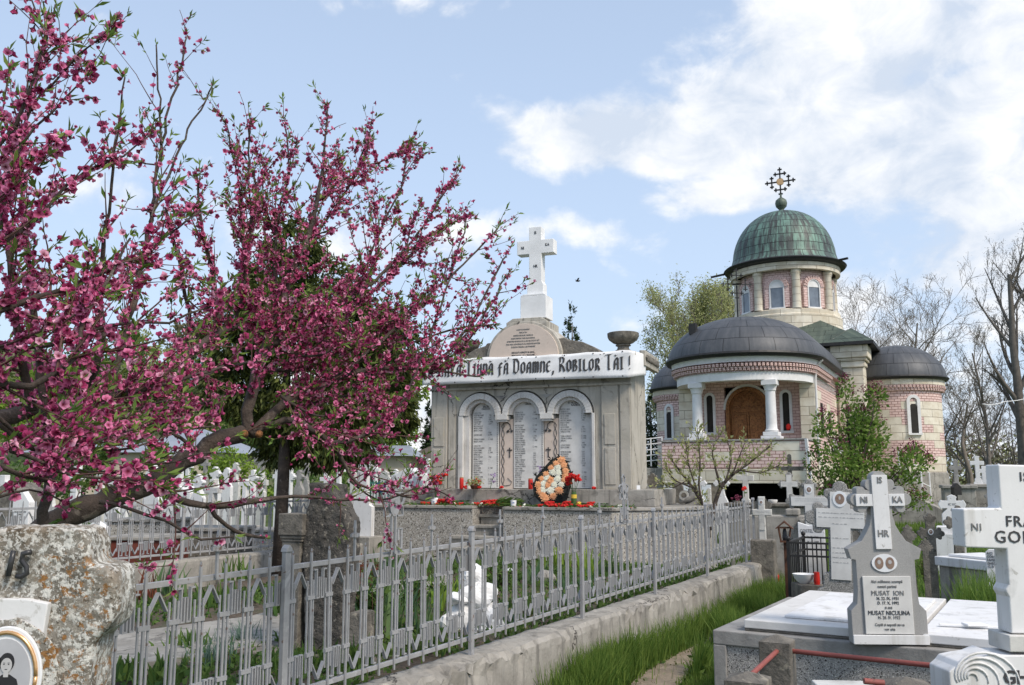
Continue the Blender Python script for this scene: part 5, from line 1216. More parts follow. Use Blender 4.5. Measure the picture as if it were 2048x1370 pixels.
# upright stone
sc_ = 6.0 / F
ux, uy = tl(at(1782, 1285, 5.85)); US = thing('upright_gravestone', 'tall grey gravestone ending in a cross, with double oval portrait and name plate', 'gravestone', (at(1782, 1285, 5.82).x, 5.82, .725), -.12); US.rotation_euler[1] = -.012
zb = at(1782, 1285, 5.82).z - .725
def ux_(x): return (x - 1782) * 5.82 / F * 1.0
def uz_(y): return at(1782, y, 5.82).z - .725
prof = [(1712, 1288), (1712, 1222), (1724, 1208), (1727, 1180), (1727, 1120), (1718, 1118), (1713, 1098), (1740, 1082), (1750, 1066), (1758, 1050), (1762, 1030), (1762, 1008)]
P = [(ux_(x), uz_(y)) for x, y in prof]; zc_ = uz_(999); w = ux_(1801) ; arm = ux_(1840)
P += [(-w, zc_ - w * .75)] + [(-y, zc_ + -x) for x, y in reversed(arm_end(w * .8, arm, 'trefoil', w * .62))] 
P = [(ux_(x), uz_(y)) for x, y in prof]
L_arm = [(-y, zc_ - x) for x, y in arm_end(w * 1.0, arm, 'trefoil', w * .62)]
T_arm = [(-x, zc_ + y) for x, y in arm_end(w, uz_(942) - zc_, 'trefoil', w * .8)]
left = P + L_arm + T_arm[: len(T_arm) // 2 + 1]
full = left + [(-x, z) for x, z in left[::-1][1:]]
m = MB(); m.prism(full, 0, .11); B_ = m.build('body', 'smooth_grey', US, bevel=.006)
m = MB(); m.prism([(ux_(1736), uz_(1268)), (ux_(1826), uz_(1268)), (ux_(1826), uz_(1152)), (ux_(1736), uz_(1152))], -.014, -.001); NP = m.build('name_plate', 'plaque', US, bevel=.003)
m = MB(); m.box(ux_(1711), ux_(1851), -.03, -.016, -.0, uz_(1269)); m.build('foot_plate', 'white', US, bevel=.003)
m = MB(); m.box(ux_(1766), ux_(1796), -.014, -.001, uz_(1098), uz_(950)); cz0, cz1 = uz_(1012), uz_(988); m.box(ux_(1734), ux_(1765.6), -.013, -.001, cz0, cz1); m.box(ux_(1796.4), ux_(1826), -.013, -.001, cz0, cz1); MC = m.build('marble_cross', 'white', US, bevel=.002)
for s_, x, y, sz in (('IS', 1781, 966, .055), ('NI', 1749, 1005, .055), ('KA', 1812, 1005, .055), ('HR', 1781, 1073, .06)): text('lettering', s_, sz, (ux_(x), -.0155, uz_(y)), MC, 'faded_ink', bold=.001, sx=.85)
portrait(ux_(1780), uz_(1126), .078, .056, -.002, US, two=True)
for s_, y, sz, mt in (('Aici odihnesc scumpii', 1165, .026, 'faded_ink'), ('nostri parinti', 1175, .026, 'faded_ink'), ('MUSAT  ION', 1190, .042, 'faded_ink'), ('N. 22. IX. 1931', 1199, .026, 'ink'), ('D. 17. X. 1992', 1208, .026, 'ink'), ('SI ANI', 1217, .02, 'faded_ink'), ('MUSAT NICULINA', 1229, .037, 'ink'), ('N. 28. IV. 1932', 1237, .026, 'faded_ink'), ('Copiii si nepotii nu va', 1251, .024, 'faded_ink'), ('vor uita', 1260, .024, 'faded_ink')):
    text('lettering', s_, sz, (ux_(1781), -.0155, uz_(y)), NP, mt, bold=.0, sx=.84)
p = gnd(1950, 1255, .795); t = thing('marble_cross', 'thin white marble cross lying flat on the tomb slab', 'cross', p, tz + .2); m = MB(); m.cbox((0, 0, .008), .42, .035, .014); m.cbox((0, 0, .02), .13, .1, .012, rz=.3); m.build('body', 'white_paint', t, bevel=.003)

# -- big white cross, lower right
WX = 4.45
def wxx(x): return (x - 2052) * WX / F
def wzz(y): return at(2052, y, WX).z
p = at(2062, 1090, WX); BC = thing('white_cross', 'big white marble cross with black lettering cut off by the right edge of the view', 'cross', (p.x, WX, wzz(1303)), .02)
BC.rotation_euler[1] = .018
zb = wzz(1303); q = lambda y: wzz(y) - zb
hw = -wxx(1993); ha = -wxx(1918); hs = -wxx(1999)
L = [(-hs, q(1268)), (-hs * 1.0, q(1195)), (-hs * 1.1, q(1185)), (-hs * 1.1, q(1180)), (-hs * .98, q(1170)), (-hs * .98, q(1099)), (-ha, q(1097)), (-ha, q(1020)), (-hw, q(1017)), (-hw, q(930))]
m = MB(); m.prism(L + [(-x, z) for x, z in L[::-1]], 0, .12); BB = m.build('body', 'white', BC, bevel=.008, seg=3)
m = MB(); m.box(-hs * 1.22, hs * 1.22, -.03, .16, 0, q(1270)); m.build('plinth', 'old_white', BC, bevel=.005)
for s_, x, y, sz, al, mt in (('IS', 2043, 962, .062, 'CENTER', 'ink'), ('NI', 1942, 1063, .05, 'CENTER', 'faded_ink'), ('FRATII', 2000, 1053, .072, 'LEFT', 'ink'), ('GOLEA', 1976, 1086, .082, 'LEFT', 'ink'), ('KA', 2160, 1063, .05, 'CENTER', 'faded_ink'), ('HR', 2054, 1168, .058, 'CENTER', 'ink')):
    text('lettering', s_, sz, (wxx(x), -.002, q(y)), BB, mt, bold=.0004 if mt == 'ink' else 0, align=al, spacing=1.12)
p = at(2062, 1305, WX); GS = thing('scroll_gravestone', 'white marble base stone with a carved shell scroll carrying the big white cross', 'gravestone', (p.x, WX - .03, 0), .02)
sx0 = wxx(1885); topz = wzz(1308)
P = [(-.0, 0), (sx0, 0), (sx0, wzz(1340)), (wxx(1897), wzz(1330)), (wxx(1905), wzz(1320)), (wxx(1925), wzz(1316)), (wxx(1950), wzz(1312)), (wxx(1965), wzz(1306)), (wxx(1975), wzz(1303)), (-hs * 1.2, topz), (0, topz)]
full = P[1:] + [(-x, z) for x, z in P[1:-1][::-1]]
m = MB(); m.prism([(x, z) for x, z in full], 0, .2); GB = m.build('body', 'white', GS, bevel=.006)
m = MB(); cx, cz = wxx(1925), wzz(1352)
for k in range(5):
    pts = []
    for j in range(15):
        a = R(200 - 16 * j); r = .012 + .014 * k + j * .0016 * (k + 1); pts.append((cx + r * math.cos(a) + j * .0012 * k, -.002, cz + r * math.sin(a) * .9))
    m.tube(pts, [.003 + .004 * math.sin(math.pi * j / 14) for j in range(15)], 6)
m.build('shell_scroll', 'white', GS, smooth='all')
text('lettering', 'GHEORGHE', .085, (wxx(1987), -.002, wzz(1364)), GB, 'ink', align='LEFT', bold=.002)

# -- low posts and red pipes along the bottom edge
def post(px, pyt, Y, w, label, rz=-AX):
    p = at(px, pyt, Y); t = thing('concrete_post', label, 'post', (p.x, p.y, 0), rz, 'concrete posts of the red pipe rail'); z = p.z
    m = MB(); m.box(-w / 2, w / 2, -w / 2, w / 2, 0, z - .035); m.add([(-w / 2, -w / 2, z - .035), (w / 2, -w / 2, z - .035), (w / 2, w / 2, z - .035), (-w / 2, w / 2, z - .035), (0, 0, z)], [(0, 1, 4), (1, 2, 4), (2, 3, 4), (3, 0, 4)]); m.build('shaft', 'weathered', t, bevel=.006); return p
a = post(1553, 1268, 5.25, .17, 'square weathered concrete post carrying two red pipes in front of the marble tomb')
b = post(1495, 1342, 4.55, .19, 'low weathered concrete post at the near end of the short red pipe')
def pipe(p, q, label, r=.0135): 
    m = MB(); m.tube([p, Vector(p).lerp(Vector(q), .5), q], r, 12); o = m.build('pipe_rail', 'red_pipe', smooth=True); tag(o, label, 'pipe', 'red pipe rails')
pipe(at(1583, 1302, 5.22), at(1893, 1334, 4.62), 'long red pipe rail from the square post to the white scroll stone')
pipe(at(1553, 1303, 5.17), at(1500, 1352, 4.66), 'short slanting red pipe rail between the two concrete posts')
c_ = post(1812, 1353, 4.25, .22, 'brown lichened concrete post at the bottom edge left of the scroll stone', -.1)
pipe(at(1728, 1362, 4.2), at(1768, 1366, 4.2), 'stub of red pipe beside the brown post at the bottom edge')
t = thing('marble_slab', 'pale marble slab lying at the bottom edge between the posts', 'slab', (at(1680, 1362, 4.5).x, 4.4, 0), -.1); z = at(1680, 1356, 4.4).z; z -= .035; m = MB(); m.box(-.14, .14, 0, .12, z - .06, z); m.build('slab', 'old_white', t, bevel=.006); m = MB(); m.box(-.12, .12, .02, .11, 0, z - .061); m.build('base', 'weathered', t)

# -- lichened cross, lower left
LX = 1.62
def lx(x): return (x - 55) * LX / F * .95
def lz(y): return at(55, y, LX).z
LC = thing('lichen_cross', 'old stone cross crusted with orange lichen, with a gold rimmed oval portrait', 'cross', (at(58, 1150, LX).x, LX, 0), .06)
w = lx(200)
hk = .80
half = [(lx(222), 0), (lx(222), lz(1285)), (lx(228), lz(1282)), (lx(262), lz(1260)), (lx(274), lz(1225)), (lx(274), lz(1190)), (lx(270), lz(1160)), (lx(262), lz(1145)), (lx(248), lz(1135)), (lx(215), lz(1132)), (lx(203), lz(1127)), (lx(201), lz(1110)), (lx(196), lz(1085)), (lx(183), lz(1062)), (lx(165), lz(1057)), (lx(110), lz(1055))]
half = [(x * hk, z) for x, z in half]; m = MB(); m.prism(half + [(-x, z) for x, z in half[::-1]], 0, .11); B_ = m.build('body', 'lichen', LC, bevel=.022, seg=4)
rm = B_.modifiers.new('remesh', 'REMESH'); rm.mode = 'VOXEL'; rm.voxel_size = .006; rm.use_smooth_shade = True
tx = bpy.data.textures.new('rough', 'CLOUDS'); tx.noise_scale = .03; tx.noise_depth = 3; dm = B_.modifiers.new('rough', 'DISPLACE'); dm.texture = tx; dm.strength = .009; dm.texture_coords = 'GLOBAL'
m = MB(); m.prism([(lx(-60), lz(1420)), (lx(96), lz(1420)), (lx(96), lz(1300)), (lx(104), lz(1205)), (lx(60), lz(1196)), (lx(-60), lz(1194))], -.014, .004); m.build('white_plate', 'white', LC, bevel=.002)
m = MB(); rr = random.Random(5); P = circ(lx(32), lz(1345), .088, 0, 360, 40); P = [(lx(18) + (x - lx(18)) * (1 + rr.gauss(0, .02)), lz(1345) + (z - lz(1345)) * (1 + rr.gauss(0, .02)) * 1.05) for x, z in P[:-1]]; m.prism(P, -.019, -.015); m.build('mortar_patch', 'lichen', LC, bevel=.003)
ov = (lx(14) + .018, lz(1346)); m = MB(); P, a, b = oval(ov[0], ov[1], .062, .082, -.026, -.0195, 40); m.prism(P, a, b); pf = m.build('portrait', 'porcelain', LC, bevel=.002)
m = MB(); m.tube([(ov[0] + .053 * math.cos(2 * math.pi * i / 40), -.027, ov[1] + .072 * math.sin(2 * math.pi * i / 40)) for i in range(41)], .0035, 8); m.build('gilt_rim', 'gold', pf, smooth='all')
m = MB(); P, a, b = oval(ov[0], ov[1], .044, .062, -.0275, -.0262, 32); m.prism(P, a, b); m.build('photo', 'photo', pf)
for k, (x, y, s) in enumerate(((19, 1348, 1.0), (-6, 1350, 1.0))):
    hx, hz_ = lx(x) + .018, lz(y) + .021
    m = MB(); P, a, b = oval(hx, hz_ + .004, .0125, .0155, -.0284, -.0276, 20); m.prism(P, a, b); m.prism([(hx - .022, hz_ - .045), (hx + .024, hz_ - .045), (hx + .018, hz_ - .024), (hx + .006, hz_ - .016), (hx - .006, hz_ - .016), (hx - .017, hz_ - .024)], -.0285 - .0001 * k, -.0276); m.build('hair_and_coat', 'photo_dark', pf)
    m = MB(); P, a, b = oval(hx, hz_ - .001, .0092, .0122, -.0292, -.0286, 20); m.prism(P, a, b); m.prism([(hx - .004, hz_ - .02), (hx + .004, hz_ - .02), (hx + .004, hz_ - .01), (hx - .004, hz_ - .01)], -.0291, -.0286); m.build('face', 'skin', pf)
    m = MB()
    for e in (-1, 1): P, a, b = oval(hx + e * .0038, hz_ + .001, .0013, .0008, -.0296, -.0293, 8); m.prism(P, a, b); P, a, b = oval(hx + e * .0038, hz_ + .0032, .0021, .0004, -.0296, -.0293, 8); m.prism(P, a, b)
    P, a, b = oval(hx, hz_ - .0072, .0024, .0006, -.0296, -.0293, 8); m.prism(P, a, b); m.build('features', 'photo_dark', pf)
for st in ([(27, 1100), (24, 1125), (20, 1150)], [(62, 1103), (46, 1106), (45, 1120), (55, 1132), (57, 1145), (46, 1152), (36, 1150)]):
    m = MB(); m.tube([(lx(x), -.012, lz(y)) for x, y in st], .0048, 8); m.build('lettering', 'photo_dark', LC, smooth='all')

# -- big rough stone with a smooth pillar inside the bed
RX = 6.9; p = at(645, 1310, RX)
RS = thing('rough_headstone', 'tall rough dark stone slab standing in the flower bed behind the silver fence', 'gravestone', (p.x, p.y, ZP - .05), -.35)
def rx(x): return (x - 645) * RX / F
def rz2(y): return at(645, y, RX).z - ZP + .05
out = [(603, 1320), (597, 1180), (590, 1100), (588, 1060), (597, 1020), (603, 1000), (600, 966), (660, 968), (664, 990), (676, 1012), (692, 1045), (694, 1090), (690, 1150), (686, 1200), (688, 1320)]
m = MB(); m.prism([(rx(x), rz2(y)) for x, y in out], 0, .2); o = m.build('slab', 'dark_stone', RS, bevel=.01)
rm = o.modifiers.new('remesh', 'REMESH'); rm.mode = 'VOXEL'; rm.voxel_size = .016; rm.use_smooth_shade = True
tx = bpy.data.textures.new('rough2', 'CLOUDS'); tx.noise_scale = .06; tx.noise_depth = 4; dm = o.modifiers.new('rough', 'DISPLACE'); dm.texture = tx; dm.strength = .03; dm.texture_coords = 'GLOBAL'
m = MB(); m.box(rx(548), rx(590), -.02, .2, 0, rz2(1085)); m.box(rx(542), rx(598), -.045, .22, rz2(1072), rz2(1028)); m.box(rx(545), rx(595), -.035, .21, rz2(1079), rz2(1072.5)); m.box(rx(547), rx(593), -.028, .205, rz2(1085), rz2(1079.5)); m.build('pillar', 'weathered', RS, bevel=.006)
m = MB(); m.box(rx(500), rx(562), -.25, .2, -.1, rz2(1300)); m.box(rx(563), rx(740), -.12, .35, -.1, rz2(1308)); m.build('footing', 'weathered', RS, bevel=.012)
m = MB(); m.box(rx(697), rx(730), .0, .2, 0, rz2(1222)); m.build('side_block', 'weathered', RS, bevel=.02)

# -- white painted cairn
p = at(955, 1275, 8.0); t = thing('rock_pile', 'pile of white painted rocks among the flowers behind the fence', 'rocks', (p.x, p.y, ZP - .03), .3); s = 8.0 / F
for k, (x, y, a, b, sd) in enumerate(((948, 1150, 26, 20, 1), (955, 1190, 36, 24, 2), (930, 1232, 32, 30, 3), (978, 1240, 28, 30, 4), (905, 1250, 22, 28, 5), (915, 1195, 22, 11, 6), (962, 1268, 40, 18, 7), (995, 1262, 16, 24, 9))):
    m = MB(); q = at(x, y, 8.0); m.blob(((x - 955) * s, rnd.uniform(-.04, .06), q.z - ZP + .03), a * s, .1, b * s, sd, .28, 14, 10); m.build('rock', 'white_paint', t)
for x, y, sz, mt, lab in ((1090, 1155, .14, 'concrete', 'rounded tan rock at the foot of the terrace'), (700, 1262, .12, 'weathered', 'small dark rock beside the rough headstone')):
    p = gnd(x, y + 12, ZP); t = MB(); t.blob((0, 0, sz * .4), sz, sz * .7, sz * .8, int(x), .3); o = t.build('rock', mt); o.location = p; tag(o, lab, 'rock')
p = at(1018, 1140, 11.0); t = thing('garden_lamp', 'small solar garden lamp with a white cap near the terrace wall', 'lamp', (p.x, p.y, ZP), 0); z = p.z - ZP; m = MB(); m.lathe([(.0, z + .03), (.045, z + .01), (.06, z), (.03, z - .005)], 14); m.build('cap', 'porcelain', t); m = MB(); m.lathe([(.02, z - .05), (.02, z - .006)], 10); m.bar((0, 0, 0), (0, 0, z - .05), .012); m.build('stake', 'black_iron', t)

# -- left background graves
LB = [ # px, top, bottom, Y, arm, stem, style, mat, zc, foot, plaque, port, label
 (357, 898, 1000, 19, 46, 18, 'plain', 'white', .80, 'block', 0, 0, 'tall stout white cross above the pentagonal block under the main peach limb'),
 (395, 948, 1004, 17, 28, 12, 'trefoil', 'white', .70, 'bell', 0, .02, 'white bell-footed trefoil stone with a dark portrait under the peach limb'),
 (429, 933, 984, 20, 24, 9, 'trefoil', 'white', .72, 'bell', 0, 0, 'white trefoil stone with rounded shoulders, second right of the stout cross'),
 (424, 958, 1012, 16, 36, 12, 'plain', 'old_white', .58, 'plain', 1, .0, 'veined marble cross with inscription in front of the rounded white stone'),
 (453, 935, 980, 21, 20, 9, 'trefoil', 'white', .72, 'bell', 0, 0, 'narrow white trefoil stone left of the evergreen trunk'),
 (489, 958, 1010, 18, 24, 9, 'plain', 'white', .82, 'plain', 0, 0, 'thin white cross with a wide arm left of the evergreen trunk'),
 (522, 903, 960, 27, 34, 13, 'plain', 'grey_stone', .72, 'block', 0, 0, 'grey stone cross rising behind the evergreen trunk'),
 (521, 942, 985, 22, 30, 11, 'plain', 'old_white', .45, 'block', 0, .2, 'pale cross with a portrait directly left of the evergreen trunk'),
 (553, 938, 975, 24, 18, 8, 'plain', 'white', .6, 'plain', 0, 0, 'small white cross directly right of the evergreen trunk'),
 (578, 928, 972, 21, 26, 10, 'trefoil', 'white', .42, 'plain', 0, 0, 'white lobed cross right of the evergreen trunk'),
 (612, 926, 968, 24, 20, 7, 'plain', 'grey_stone', .6, 'block', 0, -.3, 'thin grey cross with a portrait above the rough headstone'),
 (651, 938, 975, 22, 26, 8, 'plain', 'white', .45, 'block', 0, 0, 'white cross with a broad foot above the rough headstone'),
 (677, 928, 975, 24, 26, 8, 'plain', 'white', .75, 'block', 0, 0, 'white cross with a square head right of the rough headstone'),
 (725, 908, 1015, 15.5, 40, 24, 'trefoil', 'white', .78, 'block', 0, 0, 'tall ornate white lobed stone left of the terrace'),
 (705, 945, 1000, 17.5, 20, 10, 'round', 'old_white', .7, 'plain', 0, 0, 'slim rounded white stone behind the ornate lobed one'),
 (768, 940, 990, 21, 28, 12, 'trefoil', 'old_white', .65, 'bell', 0, 0, 'pale lobed stone beside the blue plate'),
 (831, 953, 1008, 19, 26, 12, 'plain', 'white', .75, 'bell', 0, 0, 'white cross with spreading legs just left of the carnation vase'),
 (856, 917, 985, 21, 18, 6, 'trefoil', 'white', .75, 'bell', 0, 0, 'small white trefoil cross against the memorial edge'),
 (640, 968, 1010, 17, 22, 9, 'trefoil', 'white', .7, 'bell', 0, 0, 'low white trefoil stone behind the rough headstone'),
 (305, 930, 1010, 16, 34, 16, 'trefoil', 'white', .78, 'bell', 0, .0, 'broad white trefoil stone left of the stout cross, under the blossoms'),
 (272, 965, 1020, 15, 26, 12, 'plain', 'old_white', .7, 'plain', 1, 0, 'aged white cross between the two thick peach limbs'),
 (225, 955, 1025, 16, 30, 12, 'trefoil', 'white', .74, 'bell', 0, 0, 'white trefoil stone half covered by the lowest blossoms'),
 (150, 930, 1030, 15, 40, 17, 'plain', 'white', .8, 'block', 0, 0, 'stout white cross behind the dark peach trunk'),
 (100, 960, 1030, 17, 28, 11, 'trefoil', 'old_white', .74, 'bell', 0, 0, 'aged trefoil stone beside the thin upright peach stem'),
 (5, 950, 1035, 15, 34, 15, 'plain', 'white', .76, 'block', 0, 0, 'white cross at the left edge of the view'),
]
LB += [
 (250, 935, 985, 22, 26, 9, 'plain', 'white', .7, 'block', 0, 0, 'small white cross low under the blossoms, left of the broad trefoil stone'),
 (330, 922, 980, 24, 22, 8, 'trefoil', 'white', .72, 'bell', 0, 0, 'slim white trefoil stone just left of the stout white cross'),
 (375, 918, 965, 26, 22, 8, 'plain', 'white', .7, 'block', 0, 0, 'white cross half hidden right behind the stout white cross'),
 (410, 915, 960, 28, 20, 7, 'plain', 'grey_stone', .7, 'block', 0, 0, 'thin grey cross behind the two trefoil stones'),
 (470, 925, 975, 24, 20, 8, 'trefoil', 'old_white', .7, 'bell', 0, 0, 'aged white trefoil stone left of the thin wide-armed cross'),
 (505, 940, 990, 20, 18, 8, 'round', 'white', .7, 'plain', 0, 0, 'round-armed white cross close left of the evergreen trunk'),
 (200, 940, 990, 21, 24, 9, 'trefoil', 'old_white', .7, 'bell', 0, 0, 'aged lobed stone behind the thick peach limb at left'),
 (597, 940, 985, 22, 20, 8, 'trefoil', 'grey_stone', .7, 'bell', 0, 0, 'grey lobed stone between the white lobed cross and the thin grey cross'),
 (750, 925, 975, 24, 20, 7, 'plain', 'white', .7, 'block', 0, 0, 'small white cross right behind the ornate lobed stone'),
 (790, 938, 985, 23, 18, 7, 'trefoil', 'white', .7, 'bell', 0, 0, 'small white trefoil stone above the green rail'),
]
for (px_, yt, yb, Y, aw, sw, st, mt, zc, ft, pq, po, lab) in LB:
    grave(px_, yt, yb, Y, aw, sw, st, mt, lab, zc=zc, foot=ft, plaque=bool(pq), port=po if po else None, th=.1, base=.3 if Y < 19 else None, group=None)
p = at(44, 980, 12.3); t = thing('pointed_gravestone', 'tall pointed white gravestone with small text behind the far silver fence', 'gravestone', (p.x, p.y, .3), -.3); z = p.z - .3
m = MB(); m.prism([(-.15, 0), (.15, 0), (.14, z - .16), (0, z), (-.14, z - .16)], 0, .1); b_ = m.build('body', 'white', t, bevel=.008); text('lettering', 'AICI ODIHNESTE\nFAMILIA\nN. 1921\nD. 1988', .035, (0, -.002, z - .3), b_, 'faded_ink', sx=.75)
for px_, pyt, Y, w, hcol, lab in ((358, 972, 18, .27, 'white', 'white house-shaped block left of the first trefoil stone'), (190, 1042, 11.8, .16, 'white_paint', 'narrow white painted pillar behind the far silver fence'), (12, 965, 13, .25, 'weathered', 'brown rough headstone at the left edge behind the fence'), (815, 935, 20, .3, 'white', 'white aedicule tomb with a small pitched top left of the memorial')):
    p = at(px_, pyt, Y); t = thing('block_gravestone', lab, 'gravestone', (p.x, p.y, .2), -.3); z = p.z - .2; m = MB(); m.prism([(-w, 0), (w, 0), (w, z - w * .5), (0, z), (-w, z - w * .5)], 0, .5 if Y > 12 else .1); m.build('body', hcol, t, bevel=.01); m = MB(); m.box(-w * 1.1, w * 1.1, -.08, .6, 0, .3); m.build('plinth', 'concrete', t, bevel=.01)
# tomb bases between the far fence and the crosses
for k, (a, b, y0, Y, mt, lab) in enumerate(((205, 330, 1078, 12.2, 'rust', 'low tomb painted rust brown behind the far silver fence'), (215, 340, 1042, 13.5, 'pebble', 'grey aggregate tomb block behind the rust brown tomb'), (345, 470, 1060, 13.2, 'weathered', 'dark weathered tomb behind the far silver fence'), (480, 560, 1062, 15.5, 'pebble', 'grey tomb left of the rough headstone behind the fence'), (-20, 110, 1075, 11.2, 'weathered', 'dark low tomb behind the fence at the left edge'))):
    p, q = at(a, y0, Y), at(b, y0, Y); t = thing('tomb', lab, 'tomb', (p.x, p.y, .1), -.1); L = (q - p).x; m = MB(); m.box(0, L, 0, .8, 0, p.z - .12); m.build('base', mt, t, bevel=.012); m = MB(); m.box(-.03, L + .03, -.03, .83, p.z - .118, p.z - .07); m.build('lid', 'concrete', t, bevel=.012)
p = at(761, 975, 18.5); t = thing('blue_sign', 'small blue plate with white lines of text on a green grave rail', 'sign', p, 0); m = MB(); m.box(-.1, .1, 0, .01, -.09, .09); s_ = m.build('plate', 'bluesign', t); m = MB()
for k in range(4): m.box(-.08, .08 - .02 * (k % 2), -.003, -.001, .05 - .035 * k, .062 - .035 * k)
m.build('text_lines', 'white', s_); m = MB(); m.bar((0, .02, -p.z + .2), (0, .02, -.09), .03); m.build('post', 'greenpaint', t)
p, q = at(735, 966, 18.8), at(800, 966, 18.8); t = thing('green_grave_rail', 'green painted iron grave railing left of the terrace', 'railing', (p.x, p.y, .2), 0); L = (q - p).x; z = p.z - .2; m = MB()
for zz in (z, z - .33): m.bar((0, 0, zz), (L, 0, zz), .03)
for k in range(12): m.bar((L * k / 11, 0, 0), (L * k / 11, 0, z + .05), .02)
m.build('rails', 'greenpaint', t)
# houses at the back
def house(name, label, px0, px1, pye, pyr, Y, wallm, roofm, depth=7, hip=.3, chim=False):
    p, q = at(px0, pye, Y), at(px1, pye, Y); r = at(px0, pyr, Y).z; L = (q - p).x; t = thing(name, label, 'house', (p.x, Y, -.3), 0); e = p.z + .3; r += .3; o = .35
    m = MB(); m.box(0, L, 0, depth, 0, e); w = m.build('wall', wallm, t)
    m = MB(); v = [(-o, -o, e), (L + o, -o, e), (L + o, depth + o, e), (-o, depth + o, e), (L * hip, depth / 2, r), (L * (1 - hip), depth / 2, r)]
    m.add(v, [(0, 1, 5, 4), (1, 2, 5), (2, 3, 4, 5), (3, 0, 4), (3, 2, 1, 0)]); m.build('roof', roofm, t)
    for k in range(max(1, int(L / 2.6))):
        x = L * (k + .5) / max(1, int(L / 2.6)); m = MB(); m.box(x - .5, x + .5, -.04, -.01, e * .4, e * .8); m.build('window', 'void', t)
    return t
house('house', 'low house with pale metal roof behind the graves at far left', 60, 210, 905, 866, 42, 'housewall', 'metalroof')
house('house', 'pale walled house with a grey pitched metal roof behind the peach limbs', 235, 445, 905, 850, 38, 'housewall', 'metalroof', hip=.45)
house('cemetery_shed', 'shed with ribbed silver metal roof left of the memorial', 715, 812, 912, 886, 32, 'housewall', 'metalroof', 5, .1)
house('brown_roofed_house', 'small building with a dark brown shingle roof beside the memorial', 806, 905, 922, 884, 36, 'housewall', 'thatch', 6, .5)

# ================================================================ OFFERINGS ON THE TERRACE
def head(m, c, r, n=7, seed=0):
    rr = random.Random(seed)
    for k in range(n): m.blob((c[0] + rr.gauss(0, r * .38), c[1] + rr.gauss(0, r * .38), c[2] + rr.gauss(0, r * .28)), r * .5, r * .5, r * .38, seed + k, .5, 7, 5)
def daisy(m, c, r, seed, tilt):
    rr = random.Random(seed)
    for ring, rk in ((12, 1), (9, .62)):
        for k in range(ring):
            a = 2 * math.pi * k / ring + rr.random() * .2; rr_ = r * rk * rr.uniform(.85, 1.1); ca, sa = math.cos(a), math.sin(a); w = r * .17
            d = -r * (.12 if rk == 1 else .3)
            P = [(0, d * .6, 0), (ca * rr_ * .6 - sa * w, d, sa * rr_ * .6 + ca * w), (ca * rr_, d * .5, sa * rr_), (ca * rr_ * .6 + sa * w, d, sa * rr_ * .6 - ca * w)]
            m.add([(c[0] + x, c[1] + y, c[2] + z) for x, y, z in P], [(0, 3, 2, 1)])
TZ = PLZ
def tpos(px, py=1003, yl=None):        # on the terrace top
    yl = (-.5 - .42 * (py - 990) / 20 if px < 1015 else -.5 - .72 * (py - 990) / 20) if yl is None else yl
    d = dirpx(px, 1006); k = d.x / d.y; c, s_ = math.cos(MA), math.sin(MA); Y = (yl + MO.x * s_ + MO.y * c) / (k * s_ + c); return Vector((k * Y, Y, TZ))
wc = at(1103, 962, 14.95)
WR = thing('wreath', 'teardrop funeral wreath of orange and cream daisies on black leaves leaning on the memorial step', 'wreath', (wc.x, 14.95, TZ), -.22); WR.rotation_euler[0] = -.22
s = 14.6 / F; wz = lambda y: (1006 - y) * s; wxp = lambda x: (x - 1103) * s
m = MB(); rr = random.Random(9)
P = [(1108, 1006), (1082, 1000), (1066, 985), (1062, 965), (1068, 945), (1085, 925), (1100, 908), (1118, 902), (1132, 912), (1142, 938), (1140, 965), (1134, 988), (1124, 1002)]
m.prism([(wxp(x), wz(y)) for x, y in P], 0, .05); 
for k in range(260):
    a, b = rr.choice(P), rr.choice(P); f = rr.random() ** .5; c = ((1103 + (a[0] - 1103) * f), (960 + (a[1] - 960) * f)); x, z = wxp(c[0]), wz(c[1]); a = rr.uniform(0, 6.28); l = .045
    m.add([(x, -.01, z), (x + l * math.cos(a) - .012 * math.sin(a), -.035, z + l * math.sin(a) + .012 * math.cos(a)), (x + l * 1.5 * math.cos(a), -.03, z + l * 1.5 * math.sin(a)), (x + l * math.cos(a) + .012 * math.sin(a), -.035, z + l * math.sin(a) - .012 * math.cos(a))], [(0, 1, 2, 3)])
m.build('backing', 'blackp', WR)
def wf(lst, mt, nm, sd):
    for i, (x, y, r) in enumerate(lst):
        m = MB(); daisy(m, (wxp(x), -.03, wz(y)), r * s * 1.28, sd + i, 0); m.build(nm, mt, WR)
wf([(1121, 912, 8), (1110, 919, 7), (1126, 922, 7), (1130, 934, 7), (1130, 944, 6), (1100, 928, 6), (1090, 940, 6), (1081, 950, 6), (1075, 962, 7), (1078, 975, 7), (1084, 983, 7), (1099, 953, 8), (1094, 963, 7), (1118, 974, 8), (1090, 990, 8), (1106, 986, 7), (1128, 952, 6)], 'orange', 'orange_daisy', 20)
wf([(1113, 926, 7), (1103, 936, 7), (1115, 938, 7), (1092, 949, 7), (1114, 951, 7), (1085, 961, 7), (1107, 962, 7), (1084, 973, 7), (1100, 974, 8), (1122, 962, 6)], 'cream', 'cream_daisy', 60)
m = MB()
for sx in (-.1, .1): m.bar((sx, .03, wz(960)), (sx * 1.3, .35, .08), .012)
m.build('stand_leg', 'wood_dark', WR)
